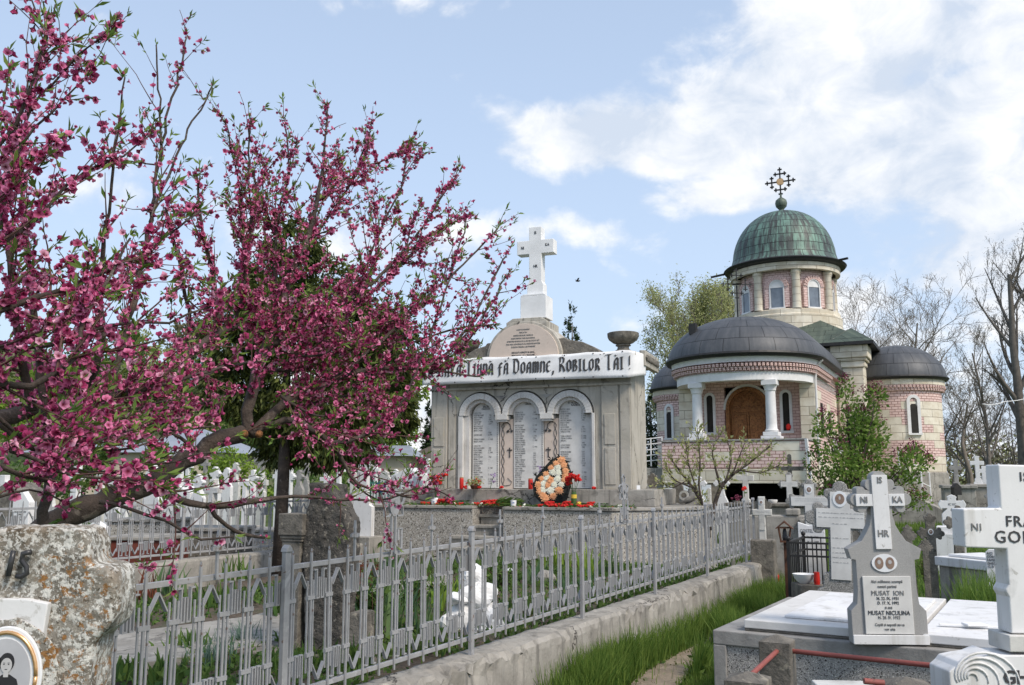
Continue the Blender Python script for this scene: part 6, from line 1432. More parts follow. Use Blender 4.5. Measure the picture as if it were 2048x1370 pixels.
# carnations
CA = thing('carnation', 'red carnation lying along the terrace edge in front of the memorial', 'flower', tpos(985, 1003), 0, 'carnations strewn on the terrace edge')
m = MB(); head(m, (0, 0, .034), .048, 8, 2); m.build('bloom', 'redpetal', CA); m = MB(); m.tube([(.02, 0, .02), (.15, .02, .012), (.3, .01, .006)], .004, 5); m.blob((.03, 0, .024), .02, .014, .014, 1)
for k in range(4): m.add([(.08 + .05 * k, 0, .015), (.12 + .05 * k, .03 * (-1) ** k, .03), (.17 + .05 * k, .035 * (-1) ** k, .02), (.12 + .05 * k, .01 * (-1) ** k, .012)], [(0, 1, 2, 3)])
m.build('stem', 'stemgreen', CA)
for i, (x, y) in enumerate(((975, 1001), (992, 998), (1000, 1003), (975, 993), (1003, 991), (968, 996), (1080, 1009), (1095, 1007), (1100, 1009), (1122, 1008), (1130, 1010), (1148, 1008), (1175, 1008), (1188, 1007), (870, 1003), (882, 1003), (848, 1003), (893, 1004), (920, 1004), (935, 1003), (905, 1003), (1215, 1006), (1008, 1000), (1070, 1008), (1160, 1010), (1200, 1011), (860, 1002), (1140, 1005), (955, 1002), (982, 1006), (1112, 1009), (1250, 1008))[::2]):
    p = tpos(x, y); dup(CA, p, rnd.uniform(-.7, .7) + (math.pi if rnd.random() < .3 else 0), scale=rnd.uniform(.85, 1.15))
CW = thing('white_flower', 'small white blossom lying on the terrace edge', 'flower', tpos(980, 1000), 0, 'white blossoms on the terrace edge')
m = MB(); head(m, (0, 0, .025), .032, 6, 5); m.build('bloom', 'cream', CW)
for x, y in ((870, 1003), (945, 1000), (962, 1003), (1048, 1007), (1180, 1008), (910, 1004), (1240, 1004)): dup(CW, tpos(x, y), rnd.uniform(0, 6))
CY = thing('yellow_flower', 'yellow flower standing at the terrace edge right of the glass vase', 'flower', tpos(1158, 1008), 0); m = MB(); head(m, (0, 0, .06), .045, 7, 8); m.build('bloom', 'yellow', CY); m = MB(); m.tube([(0, 0, 0), (0, 0, .05)], .006, 5); m.build('stem', 'stemgreen', CY)
for i, (x, y, n) in enumerate(((985, 992, 5), (972, 998, 3), (1000, 997, 4), (1150, 1003, 3), (1130, 1005, 3), (1185, 1004, 2), (880, 999, 3), (1095, 1004, 2), (905, 1000, 2))):
    for k in range(n): p = tpos(x + rnd.uniform(-9, 9), y + rnd.uniform(-4, 3)); dup(CA, p + Vector((0, 0, rnd.uniform(0, .05))), rnd.uniform(-1.2, 1.2), scale=rnd.uniform(.9, 1.3))
gb = thing('green_bunch', 'bunch of cut green stems and leaves lying before the memorial steps', 'flowers', tpos(1012, 1001), .1); B_ = []
for k in range(140): B_.append((rnd.uniform(-.2, .2), rnd.uniform(-.1, .06), rnd.uniform(.01, .09)))
leaves('leaf', B_, .13, 'leaf_mid', gb, 5, dirs=[(1, .1, .1)] * 140)
pet = MB()
for k in range(45):
    x = rnd.uniform(780, 1270); p = tpos(x, rnd.uniform(996, 1010)); a = rnd.uniform(0, 6); r = rnd.uniform(.012, .03); pet.add([(p.x + r * math.cos(a + q), p.y + r * math.sin(a + q), TZ + .006 + .006 * (q > 2)) for q in (0, 1.4, 2.8, 4.4)], [(0, 1, 2, 3)])
tag(pet.build('fallen_petals', 'redpetal'), kind='stuff')
P_ = []
for k in range(900): x = rnd.uniform(780, 1270); p = tpos(x, rnd.uniform(998, 1010)); P_.append((p.x, p.y, TZ + rnd.uniform(.004, .03)))
o = leaves('cut_greenery', P_, .06, 'leaf_mid', None, 4, dirs=[(rnd.gauss(0, 1), rnd.gauss(0, 1), 0) for _ in P_]); tag(o, kind='stuff')
# candles on the base step (z = ZM)
def onstep(px): return gnd(px, 977, ZM) if False else at(px, 977, 15.75)
def candle(px, h, r, lab, Y=15.85):
    p = at(px, 977, Y); t = thing('memorial_candle', lab, 'candle', (p.x, p.y, ZM), 0); m = MB(); m.lathe([(r * .85, 0), (r, .03), (r, h * .85), (r * .9, h * .9)], 16); m.build('glass', 'red', t, smooth=True); m = MB(); m.lathe([(r * .92, h * .905), (r * .92, h * .97), (r * .3, h)], 16); m.build('cap', 'gold', t, smooth=True)
candle(923, .21, .037, 'tall red memorial candle with a gilt cap at the foot of the left tablet', 15.95); candle(1061, .19, .04, 'red memorial candle half behind the wreath', 15.6)
for px_, lab in ((929, 'red carnation head beside the tall red candle'), (958, 'red flower head below the basket'), (1187, 'red flower at the right foot of the memorial'), (1003, 'red carnations tied at the foot of the pink panel')):
    p = at(px_, 975, 15.7 if px_ < 1100 else 15.4); t = MB(); head(t, (0, 0, .03), .042, 7, px_); o = t.build('carnation_bloom', 'redpetal'); o.location = (p.x, p.y, ZM); tag(o, lab, 'flower')
p = at(950, 975, 15.75); t = thing('flower_basket', 'small basket of green leaves and dark red flowers before the left tablet', 'flowers', (p.x, p.y, ZM), 0); m = MB(); m.lathe([(.06, 0), (.09, .06), (.085, .07)], 14); m.build('basket', 'wood_dark', t)
leaves('leaf', [(rnd.gauss(0, .06), rnd.gauss(0, .05), .08 + abs(rnd.gauss(0, .05))) for _ in range(90)], .06, 'leaf_bud', t, 1.8); m = MB(); [head(m, (rnd.gauss(0, .06), -.04, .12 + rnd.gauss(0, .03)), .02, 4, k) for k in range(9)]; m.build('bloom', 'redpetal', t)
def bouquet(name, lab, p, z, vh, vr, hs, nfl, fm, fsz, vm, spread=.09):
    t = thing(name, lab, 'vase', (p.x, p.y, z), 0); m = MB(); m.lathe([(vr * .8, 0), (vr, .02), (vr, vh * .8), (vr * .75, vh), (vr * .7, vh)], 16); m.build('jar', vm, t, smooth=True); rr = random.Random(int(p.x * 100)); m = MB(); m2 = MB()
    for k in range(nfl):
        a = rr.uniform(0, 6.28); q = (spread * rr.uniform(.2, 1) * math.cos(a), spread * .6 * math.sin(a), hs + rr.gauss(0, .035)); m2.tube([(0, 0, vh * .3), (q[0] * .4, q[1] * .4, hs * .6), q], .004, 4); head(m, q, fsz, 7, k * 11 + 3)
    m.build('bloom', fm, t); m2.build('stem', 'stemgreen', t); return t
bouquet('carnation_vase', 'jar of long stemmed red carnations at the left end of the terrace', tpos(872, 996), TZ, .12, .045, .42, 9, 'redpetal', .05, 'porcelain', .17)
p = tpos(1148, 1004); V = bouquet('flower_vase', 'green glass jar with a yellow label holding red carnations right of the wreath', p, TZ, .24, .045, .46, 8, 'redpetal', .05, 'stemgreen', .14)
m = MB(); m.lathe([(.0465, .14), (.0465, .2)], 16, cap=False); m.build('label', 'yellow', V)
for px_, py_, lab in ((1027, 1003, 'white plastic cup with blue print on the terrace edge'), (868, 1003, 'white printed cup before the carnation jar')):
    p = tpos(px_, py_); t = thing('plastic_cup', lab, 'cup', p, 0); m = MB(); m.lathe([(.045, 0), (.05, .1), (.045, .1)], 14); m.build('cup', 'porcelain', t, smooth=True); m = MB(); m.cbox((0, -.05, .06), .03, .004, .012); m.build('print', 'bluesign', t)
p = at(1281, 978, 15.3); t = MB(); t.box(-.03, .03, 0, .02, 0, .07); o = t.build('candle_box', 'porcelain'); o.location = (p.x - .02, p.y + .1, ZM); tag(o, 'small white box on the right end of the memorial step', 'box')
for k, (px_, py_, Y, z, lab) in enumerate(((988, 948, 15.5, ZM, 'pale lilac artificial spray leaning at the left tablet'), (1082, 930, 15.3, ZM, 'lilac spray behind the left side of the wreath'))):
    b0 = at(px_ - 8, 975, Y); t = thing('lilac_spray', lab, 'flowers', (b0.x, Y, z), 0); d = at(px_, py_, Y) - b0; m = MB(); m.tube([(0, 0, 0), (d.x * .5, 0, d.z * .6), (d.x, 0, d.z)], .005, 4); m.build('stem', 'stemgreen', t); m = MB(); [head(m, (d.x + rnd.gauss(0, .03), rnd.gauss(0, .02), d.z - .05 + rnd.gauss(0, .05)), .025, 4, k) for k in range(9)]; m.build('bloom', 'lilacp', t)

# handrails by the church, wires, bird
def rails(name, lab, P, h, n=5, mat='white_col'):
    p0 = Vector(P[0]); t = thing(name, lab, 'railing', p0, 0); m = MB(); Q = [Vector(p) - p0 for p in P]
    for k in range(n): m = MB(); m.tube([q + Vector((0, 0, h * (k + 1) / n)) for q in Q], .022, 6); m.build('rail', mat, t)
    m = MB()
    for i in range(len(Q) - 1):
        for f in (0, .5, 1): q = Q[i].lerp(Q[i + 1], f); m.tube([q, q + Vector((0, 0, h + .03))], .028, 6)
    m.build('post', mat, t)
rails('ramp_railing', 'white pipe railing of the ramp left of the church porch', [at(1280, 935, 33), at(1325, 930, 33)], 1.0)
rails('stair_railing', 'thin white handrail on the ramp before the right apse of the church', [at(1862, 1002, 33), at(1828, 985, 32), at(1800, 955, 31.5)], 1.0, 2)
p = at(1300, 935, 33); t = MB(); t.box(-.9, .5, -.1, 2, -2.2 if False else 0, 1); 
RP = thing('ramp', 'grey concrete ramp left of the church porch', 'ramp', (p.x - .7, 33.1, 0), -.2); m = MB(); m.box(-.4, 1.5, 0, 2, 0, p.z - .02); m.build('ramp_body', 'concrete', RP, bevel=.02)
RP = thing('ramp', 'sloping grey concrete ramp before the right apse of the church', 'ramp', (at(1790, 1000, 32).x, 32, 0), -AX); m = MB(); m.prism([(-.3, 0), (1.6, 0), (1.6, .6), (-.3, 1.6)], 0, 1.2); m.build('ramp_body', 'concrete', RP, bevel=.02)
for pts, r, lab in (([at(1688, 748, 37), at(1800, 752, 40), at(1900, 745, 45), at(2060, 718, 52)], .018, 'black cable running from the church to the right edge'), ([at(1965, 808, 40), at(2010, 803, 42), at(2070, 790, 45)], .02, 'pale cable crossing before the bare trees at right'), ([at(1280, 702, 33), at(1320, 708, 33.5), at(1345, 712, 34)], .012, 'thin wire between the memorial corner and the church')):
    m = MB(); P = []
    for a, b in zip(pts[:-1], pts[1:]):
        for k in range(5): P.append(a.lerp(b, k / 5) + Vector((0, 0, -.08 * math.sin(math.pi * k / 5))))
    P.append(pts[-1]); m.tube(P, r, 5); tag(m.build('cable', 'black_iron' if 'pale' not in lab else 'white_col'), lab, 'cable')
p = at(1155, 562, 18); t = thing('bird', 'tiny dark bird flying above the memorial to the right of its cross', 'bird', p, .4); m = MB(); m.blob((0, 0, 0), .05, .02, .018, 1, .05); m.blob((.05, 0, .01), .014, .012, .012, 1, 0)
m.add([(-.02, 0, .01), (.02, 0, .01), (.0, .09, .05), (-.03, .07, .045)], [(0, 1, 2, 3)]); m.add([(-.02, 0, .01), (.02, 0, .01), (.0, -.09, .05), (-.03, -.07, .045)], [(3, 2, 1, 0)]); m.build('body', 'black_iron', t)
# ================================================================ PEACH TREES
def hermite(P, step=.05):          # smooth a traced limb; P = [(Vector, radius)]
    out = []
    n = len(P)
    for i in range(n - 1):
        p0, r0 = P[max(i - 1, 0)]; p1, r1 = P[i]; p2, r2 = P[i + 1]; p3, r3 = P[min(i + 2, n - 1)]
        k = max(2, int((p2 - p1).length / step))
        for j in range(k):
            t = j / k; a = .5 * ((2 * p1) + (p2 - p0) * t + (2 * p0 - 5 * p1 + 4 * p2 - p3) * t * t + (3 * p1 - p0 - 3 * p2 + p3) * t ** 3)
            out.append((a, r1 + (r2 - r1) * t))
    out.append(P[-1]); return out
LK = .82
def limb(pts, Y0, Y1):             # pts: (px, py, radius in px); depth runs from Y0 to Y1
    n = len(pts); L = [0]
    for i in range(1, n): L.append(L[-1] + math.hypot(pts[i][0] - pts[i - 1][0], pts[i][1] - pts[i - 1][1]))
    out = []
    for (x, y, r), l in zip(pts, L):
        Y = Y0 + (Y1 - Y0) * l / L[-1]; out.append((at(x, y, Y), r * Y / F * (.84 if r > 14 else LK * (.8 if 2.2 < r < 6.5 else 1))))
    return hermite(out)
LIMBS = [   # (trace, near depth, far depth, blossom weight, first share of the limb without shoots)
 ([(20, 1500, 46), (30, 1250, 42), (45, 1130, 37), (90, 1055, 31), (170, 1015, 28), (260, 985, 25), (340, 940, 22), (420, 895, 21), (490, 866, 19)], 3.0, 4.0, .25, .55),
 ([(492, 868, 15), (500, 800, 14), (512, 740, 13), (530, 700, 12), (553, 640, 10), (578, 560, 9), (606, 500, 8), (628, 430, 7), (645, 330, 4), (655, 214, 2)], 4.0, 4.3, 1, .12),
 ([(500, 866, 13), (560, 815, 11), (640, 770, 10), (700, 748, 8), (780, 735, 6), (860, 742, 4), (960, 752, 2)], 4.0, 4.6, .8, .1),
 ([(505, 872, 9), (550, 842, 8), (595, 842, 8), (640, 870, 7), (665, 884, 7), (720, 874, 6), (775, 838, 5), (815, 780, 4), (850, 700, 4), (895, 570, 3), (935, 432, 2)], 4.0, 4.4, .9, .15),
 ([(665, 886, 7), (690, 930, 5.5), (715, 968, 4.5), (780, 985, 3.5), (850, 1000, 2)], 4.1, 4.3, .55, .1),
 ([(-80, 875, 22), (0, 842, 21), (60, 822, 18), (140, 815, 14), (200, 800, 13), (300, 755, 12), (345, 730, 11), (400, 690, 10), (450, 660, 9), (500, 640, 8), (550, 636, 6), (620, 640, 4), (700, 625, 2)], 2.9, 4.4, .8, .1),
 ([(545, 690, 9), (600, 663, 8), (680, 615, 7), (750, 560, 5), (825, 480, 4), (902, 366, 2)], 4.1, 4.6, 1, .05),
 ([(690, 750, 6), (740, 700, 5), (800, 650, 5), (870, 580, 4), (940, 515, 3), (1000, 450, 2)], 4.2, 4.8, .66, .1),
 ([(840, 742, 4), (900, 700, 4), (950, 630, 3), (980, 570, 3), (1012, 510, 2)], 4.4, 4.8, .55, 0),
 ([(860, 745, 4), (930, 690, 3.5), (975, 620, 3), (1018, 545, 2)], 4.5, 4.9, .5, 0),
 ([(290, 975, 10), (380, 1005, 8.5), (440, 1010, 7.5), (520, 1000, 6.5), (590, 990, 5.5), (680, 1000, 4), (740, 1000, 3)], 3.5, 3.9, .45, .1),
 ([(418, 1010, 7), (450, 1050, 6), (490, 1066, 5.5), (528, 1076, 4)], 3.6, 3.8, .2, .5),
 ([(84, 1075, 15), (88, 1020, 13), (100, 960, 11), (98, 880, 10), (82, 760, 9), (70, 640, 8), (58, 520, 7), (45, 400, 6), (52, 250, 4), (75, 150, 3), (113, 12, 2)], 2.9, 2.9, .9, .15),
 ([(60, 820, 13), (40, 700, 10), (25, 560, 9), (10, 420, 7), (30, 300, 5), (80, 190, 4), (160, 110, 3), (215, 72, 2)], 2.7, 2.4, .9, .05),
 ([(180, 812, 11), (230, 740, 9), (255, 640, 8), (285, 540, 7), (300, 440, 6), (316, 330, 5), (335, 240, 4), (360, 130, 3), (372, 68, 2)], 3.1, 3.6, .45, .1),
 ([(300, 440, 5), (345, 330, 4), (385, 240, 3), (425, 172, 2)], 3.3, 3.6, .2, .1),
 ([(322, 290, 4), (318, 200, 3), (313, 90, 2)], 3.4, 3.5, .12, .2),
 ([(160, 815, 9), (200, 700, 8), (200, 560, 7), (215, 430, 5), (232, 300, 4), (245, 155, 2)], 3.0, 2.7, .6, .05),
 ([(438, 668, 7), (432, 600, 7), (425, 540, 6), (405, 470, 5), (398, 400, 4), (393, 345, 3)], 4.0, 3.9, .9, .05),
 ([(470, 655, 6), (490, 560, 5), (486, 460, 4), (475, 350, 3), (452, 250, 2)], 4.1, 4.0, .8, .05),
 ([(490, 560, 4), (500, 430, 3), (497, 330, 3), (500, 238, 2)], 4.1, 4.0, .6, .1),
 ([(560, 620, 6), (550, 520, 5), (560, 420, 4), (580, 330, 3), (567, 238, 2)], 4.3, 4.5, .9, 0),
 ([(600, 510, 5), (660, 430, 4), (710, 350, 3), (740, 262, 2)], 4.3, 4.6, .9, 0),
 ([(640, 400, 4), (710, 340, 3), (770, 320, 3), (832, 290, 2)], 4.3, 4.7, .8, 0),
 ([(650, 640, 5), (720, 560, 4), (760, 460, 3), (800, 380, 3), (815, 292, 2)], 4.4, 4.6, .9, 0),
 ([(700, 620, 5), (790, 540, 4), (860, 470, 3), (940, 430, 2)], 4.4, 4.8, .8, 0),
 ([(120, 820, 9), (240, 790, 8), (330, 770, 6), (420, 740, 5), (520, 720, 3)], 2.6, 3.2, .9, 0),
 ([(-60, 760, 9), (60, 770, 9), (150, 715, 7), (165, 640, 6), (220, 560, 5), (260, 470, 3)], 2.2, 2.5, .9, 0),
 ([(0, 850, 8), (80, 905, 7), (180, 945, 6), (300, 930, 4), (420, 905, 3)], 2.3, 2.8, .8, 0),
 ([(-60, 640, 9), (60, 600, 7), (180, 560, 6), (290, 500, 4), (400, 420, 3)], 2.3, 2.7, .9, 0),
 ([(-60, 520, 8), (60, 450, 6), (160, 350, 5), (250, 310, 3), (300, 268, 2)], 2.2, 2.6, .9, 0),
 ([(-40, 330, 8), (30, 250, 6), (66, 153, 5), (92, 73, 4), (60, 0, 2)], 2.3, 2.3, .8, 0),
 ([(-60, 460, 7), (20, 330, 5), (70, 260, 4), (130, 200, 3), (170, 160, 2)], 2.2, 2.2, .9, 0),
 ([(0, 930, 7), (90, 960, 6), (150, 900, 4), (260, 860, 3)], 2.2, 2.5, .8, 0),
 ([(-60, 700, 7), (100, 690, 6), (220, 650, 5), (340, 640, 4), (440, 600, 3)], 2.5, 3.0, .9, 0),
 ([(600, 660, 5), (700, 690, 4), (800, 690, 3), (900, 660, 3), (985, 650, 2)], 4.2, 4.7, .6, 0),
 ([(520, 740, 6), (600, 740, 4), (680, 700, 4), (760, 660, 3), (830, 610, 2)], 4.2, 4.5, .9, 0),
 ([(400, 905, 6), (330, 860, 5), (250, 850, 4), (150, 880, 3)], 3.6, 3.4, .8, 0),
 ([(430, 740, 6), (330, 800, 5), (200, 840, 5), (340, 800, 3)], 3.7, 3.4, .7, 0),
 ([(200, 1000, 6), (330, 1040, 5), (400, 1080, 4), (470, 1072, 2)], 3.2, 3.4, .4, .2),
 ([(560, 850, 5), (640, 800, 4), (730, 790, 3), (800, 760, 2)], 4.3, 4.6, .7, 0),
 ([(700, 960, 4), (760, 1000, 3), (850, 975, 2), (905, 1000, 1.5)], 4.2, 4.4, .5, 0),
 ([(20, 900, 7), (90, 925, 6), (150, 950, 5), (250, 960, 4), (330, 975, 3)], 2.15, 2.5, .8, 0),
 ([(-40, 800, 7), (40, 870, 6), (120, 880, 5), (220, 900, 4), (300, 890, 3)], 2.2, 2.6, .9, 0),
 ([(100, 860, 6), (200, 870, 5), (290, 850, 4), (370, 860, 3), (430, 850, 2)], 2.6, 3.2, .9, 0),
 ([(-40, 1000, 5), (30, 985, 4), (90, 990, 3), (140, 1010, 2)], 2.3, 2.5, .6, 0),
 ([(560, 700, 5), (640, 710, 4), (720, 660, 3), (800, 640, 2)], 4.0, 4.4, 1, 0),
 ([(480, 780, 5), (420, 800, 4), (340, 840, 4), (280, 880, 3)], 3.8, 3.6, .9, 0),
 ([(560, 790, 5), (620, 830, 4), (700, 820, 3), (770, 800, 2)], 4.0, 4.3, .8, 0),
 ([(330, 420, 5), (360, 520, 6), (380, 640, 6), (400, 690, 7)], 3.8, 4.0, .9, 0),
 ([(560, 480, 5), (520, 400, 4), (500, 330, 3), (480, 300, 2)], 4.4, 4.4, .9, 0),
]
FLP, FLD, FLS, LFP, LFD = [], [], [], [], []
SH = MB()                      # fine shoots
rp = random.Random(21)
def env_ok(p, margin=0):          # keep shoots inside the crown seen in the photograph
    return True
def shoot(p, d, L, r, lev, w, sizek):
    n = max(3, int(L / .045)); pts = [p.copy()]; q = p.copy(); dd = d.copy()
    for i in range(n):
        dd = (dd + Vector((rp.gauss(0, .09), rp.gauss(0, .09), rp.gauss(0, .07) + .035))).normalized(); q = q + dd * (L / n); pts.append(q.copy())
    SH.tube(pts, [max(.0011, r * (1 - .8 * i / n)) for i in range(n + 1)], 4 if lev == 0 else 3, cap=False)
    for i in range(n + 1):
        t = i / n; seg = pts[min(i + 1, n)] - pts[max(i - 1, 0)]; seg.normalize()
        for _ in range(4):
            if rp.random() < .9 * w * (1 - .45 * t ** 3):
                o = Vector((rp.gauss(0, 1), rp.gauss(0, 1), rp.gauss(0, 1))); o = (o - seg * o.dot(seg) * .7).normalized()
                FLP.append(pts[i] + o * .006 + seg * rp.uniform(-.02, .02)); FLD.append(o); FLS.append(sizek * rp.choice((.42, .55, .7, .9, 1.0)))
        if rp.random() < .14 + .55 * t ** 2:
            for _ in range(2 if t < .9 else 5): LFP.append(pts[i] + seg * rp.uniform(-.01, .015)); LFD.append(seg * 1.2 + Vector((rp.gauss(0, .45), rp.gauss(0, .45), rp.gauss(0, .45))))
    if lev < 2:
        for _ in range(int(L / (.105 if lev == 0 else .1) * rp.uniform(.6, 1.1))):
            t = rp.uniform(.1, .92); i = int(t * n); seg = (pts[min(i + 1, n)] - pts[max(i - 1, 0)]).normalized()
            o = Vector((rp.gauss(0, 1), rp.gauss(0, .8), rp.gauss(0, .7) + .25)).normalized(); nd = (seg * .75 + o * .7).normalized()
            shoot(pts[i], nd, L * rp.uniform(.22, .5) * (1 - .4 * t), r * .6, lev + 1, w, sizek)
TB_ = MB(); TB2 = MB()
for trace, Y0, Y1, w, skip in LIMBS:
    P = limb(trace, Y0, Y1); pts = [a for a, b in P]; rad = [max(.0022, b) for a, b in P]
    near = (Y0 + Y1) / 2 < 3.05 and w != .25
    mbx = TB2 if near else TB_
    pts2 = [p + Vector((rp.gauss(0, .0035), rp.gauss(0, .0035), rp.gauss(0, .0035))) * (1 if r < .02 else 2) for p, r in zip(pts, rad)]
    rad2 = [r * (1 + rp.gauss(0, .05)) for r in rad]
    mbx.tube(pts2, rad2, 12 if max(rad) > .03 else 7, cap=True)
    n = len(pts); i0 = int(n * skip)
    for i in range(i0, n):
        t = i / n
        for _s in range(2 if rp.random() < .50 * w * (1 - .7 * t) else (1 if rp.random() < .74 * w else 0)):
            seg = (pts[min(i + 1, n - 1)] - pts[max(i - 1, 0)]).normalized()
            o = Vector((rp.gauss(0, 1), rp.gauss(0, .9), rp.gauss(0, .8) + .55)).normalized()
            L = rp.uniform(.16, .52) * (1.08 - .82 * t) * (.8 if near else 1)
            if pts[i].z < at(500, 1000, pts[i].y).z: L *= .5
            shoot(pts[i], (seg * .75 + o * .75).normalized(), L, min(rad[i] * .6, .0045), 0, w * (1 - .55 * t), 1)
        if rad[i] < .02 and rp.random() < .9 * w:
            for _ in range(3):
                o = Vector((rp.gauss(0, 1), rp.gauss(0, 1), rp.gauss(0, 1))).normalized(); FLP.append(pts[i] + o * (rad[i] + .006)); FLD.append(o); FLS.append(rp.choice((.5, .7, 1)))
    for _ in range(6): LFP.append(pts[-1]); LFD.append((pts[-1] - pts[-4]).normalized() + Vector((rp.gauss(0, .3), rp.gauss(0, .3), rp.gauss(0, .3))))
base = at(20, 1480, 3.0); 
PT = thing('peach_tree', 'peach tree in deep pink blossom with a thick slanting trunk, at the left', 'tree', (0, 0, 0), 0)
def reroot(): pass
PT.location = (base.x, base.y, 0)
sh = Vector((-base.x, -base.y, 0))
def off(mb):
    mb.v = [(x + sh.x, y + sh.y, z) for x, y, z in mb.v]; return mb
off(TB_).build('trunk', 'bark', PT, smooth='all'); off(TB2).build('branch', 'bark', PT, smooth='all'); off(SH).build('shoots', 'twig', PT, smooth='all')
def flowers(P, D, Sz):
    P = np.array([tuple(p) for p in P]); D = np.array([tuple(p) for p in D]); Sz = np.array(Sz); n = len(P); P[:, 0] += sh.x; P[:, 1] += sh.y
    D += nr.normal(size=D.shape) * .35; D /= np.linalg.norm(D, axis=1)[:, None]
    A = np.cross(D, unit(n)); A /= np.linalg.norm(A, axis=1)[:, None]; B = np.cross(D, A)
    open_ = nr.uniform(.25, 1.15, n); rv = nr.rand(n); V = []; U = []
    R0 = .0178 * Sz
    for k in range(5):
        a = 2 * np.pi * k / 5 + nr.normal(0, .12, n)
        rad = A * np.cos(a)[:, None] + B * np.sin(a)[:, None]; tan = -A * np.sin(a)[:, None] + B * np.cos(a)[:, None]
        L = (R0 * nr.uniform(.85, 1.15, n))[:, None]; w = L * .44
        dirn = rad * np.sin(open_)[:, None] + D * np.cos(open_)[:, None]; lift = D * L * .15
        p0 = P + D * L * .1; p1 = P + dirn * L * .62 - tan * w + lift; p2 = P + dirn * L * 1.05; p3 = P + dirn * L * .62 + tan * w + lift
        V.append(np.stack([p0, p1, p2, p3], 1)); U.append(np.stack([np.stack([rv, np.full(n, v)], 1) for v in (0, .62, 1, .62)], 1))
    V = np.stack(V, 1).reshape(-1, 3); U = np.stack(U, 1).reshape(-1, 2)
    o = np_mesh('blossom', V, np.arange(len(V)).reshape(-1, 4), 'petal', PT, uv=U); tag(o, kind='stuff')
    # calyx
    L = (R0 * .5)[:, None]; c0 = P - D * L * .8
    v = np.stack([c0, P + A * L * .45 + D * L * .3, P + B * L * .45 + D * L * .3, P - (A + B) * L * .4 + D * L * .3], 1).reshape(-1, 3)
    k = np.arange(n)[:, None, None] * 4; f = (k + np.array([[0, 1, 2], [0, 2, 3], [0, 3, 1]])[None]).reshape(-1, 3)
    np_mesh('calyx', v, f, 'purplebud', PT)
flowers(FLP, FLD, FLS)
print('FLOWERS', len(FLP), 'LEAVES', len(LFP))
P = np.array([tuple(p) for p in LFP]) + np.array([sh.x, sh.y, 0]); leaves('leaf', P, .032, 'leaf_peach', PT, 4.2, dirs=np.array([tuple(d) for d in LFD]), sv=.5)
m = MB()
for x, y in ((493, 868), (522, 869)): p = at(x, y, 3.93); m.blob((p.x + sh.x, p.y + sh.y - .03, p.z), .016, .02, .017, 1, .05)
m.build('cut_branch_end', 'wood', PT)

# ================================================================ OTHER TREES
# big arborvitae in the bed
Yt = 12.5; b = at(562, 1010, Yt)
blobs = []
def tb(px, py, rx_, rz_, Y=Yt): p = at(px, py, Y); s = Y / F; blobs.append((p.x - b.x, rnd.uniform(-.5, .5), p.z - .4, rx_ * s, rx_ * s * .8, rz_ * s))
for v in ((590, 500, 60, 60), (530, 570, 70, 70), (640, 590, 85, 80), (560, 640, 100, 80), (700, 660, 90, 80), (470, 680, 70, 80), (600, 750, 100, 80), (740, 770, 85, 80), (790, 690, 50, 70), (690, 850, 80, 60), (560, 830, 90, 60), (790, 830, 50, 50), (470, 790, 60, 60), (630, 900, 60, 35), (560, 900, 55, 30), (690, 900, 60, 35)): tb(*v)
clump_tree('evergreen_tree', 'large dark drooping evergreen with a grooved grey trunk behind the blossoms', (b.x, Yt, .4), blobs, 42000, .10, 'leaf_thuja', 5, bark='bark', trunk_r=.10, aspect=3.2, drop=.75)
# poplars left of the church, young leaves
def treeat(px, pyb, pyt, Y, **k):
    s_ = at(px, pyt, Y); z0 = -.1; return dict(base=(s_.x, Y, z0), h=s_.z - z0)
for i, (px_, pyt, Y, lab) in enumerate(((1335, 590, 58, 'tall tree with sparse yellow-green young leaves left of the church'), (1400, 575, 62, 'rounded crown of young leaves behind the porch dome'), (1440, 590, 66, 'yellow-green tree closest to the drum on its left'),)):
    k = treeat(px_, 900, pyt, Y); tree('budding_tree', lab, k['base'], k['h'] * .86, .22, 31 + i, 'leaf_bud', .14, 15, group=None, bark='palebark', levels=4, kids=(11, 6, 5, 4), spread=.62, upb=.4, trunk=.15, ratio=.42, minr=.014, cloud=.28)
for i, (px_, pyt, Y, lab) in enumerate(((1790, 590, 70, 'bare spreading tree behind the right apse roof'), (1720, 610, 75, 'bare tree between the drum and the right apse'), (1860, 700, 66, 'thin bare tree just right of the apse wall'), (1925, 760, 60, 'small budding tree behind the far white crosses'))):
    k = treeat(px_, 900, pyt, Y); tree('bare_tree', lab, k['base'], k['h'] * .88, .2, 51 + i, 'leaf_brown', .06, 3 if i < 2 else 5, bark='palebark', levels=4, kids=(9, 6, 5, 4), spread=.75, upb=.3, trunk=.3, ratio=.46, minr=.012, cloud=.2)
for i, (px_, pyt, Y, r, lab) in enumerate(((2008, 480, 50, .36, 'tall bare dark tree with many upright branches at the right edge'), (2120, 520, 48, .3, 'second bare dark tree half outside the right edge'), (1955, 650, 56, .16, 'slender bare tree left of the tall dark one'))):
    k = treeat(px_, 900, pyt, Y); tree('bare_tree', lab, k['base'], k['h'] * .86, r, 95 + i, 'leaf_brown', .05, 2, bark='farbark', levels=5, kids=(13, 5, 5, 3, 3), spread=.62, upb=.4, trunk=.16, ratio=.36, minr=.007, cloud=.15, wob=.055)
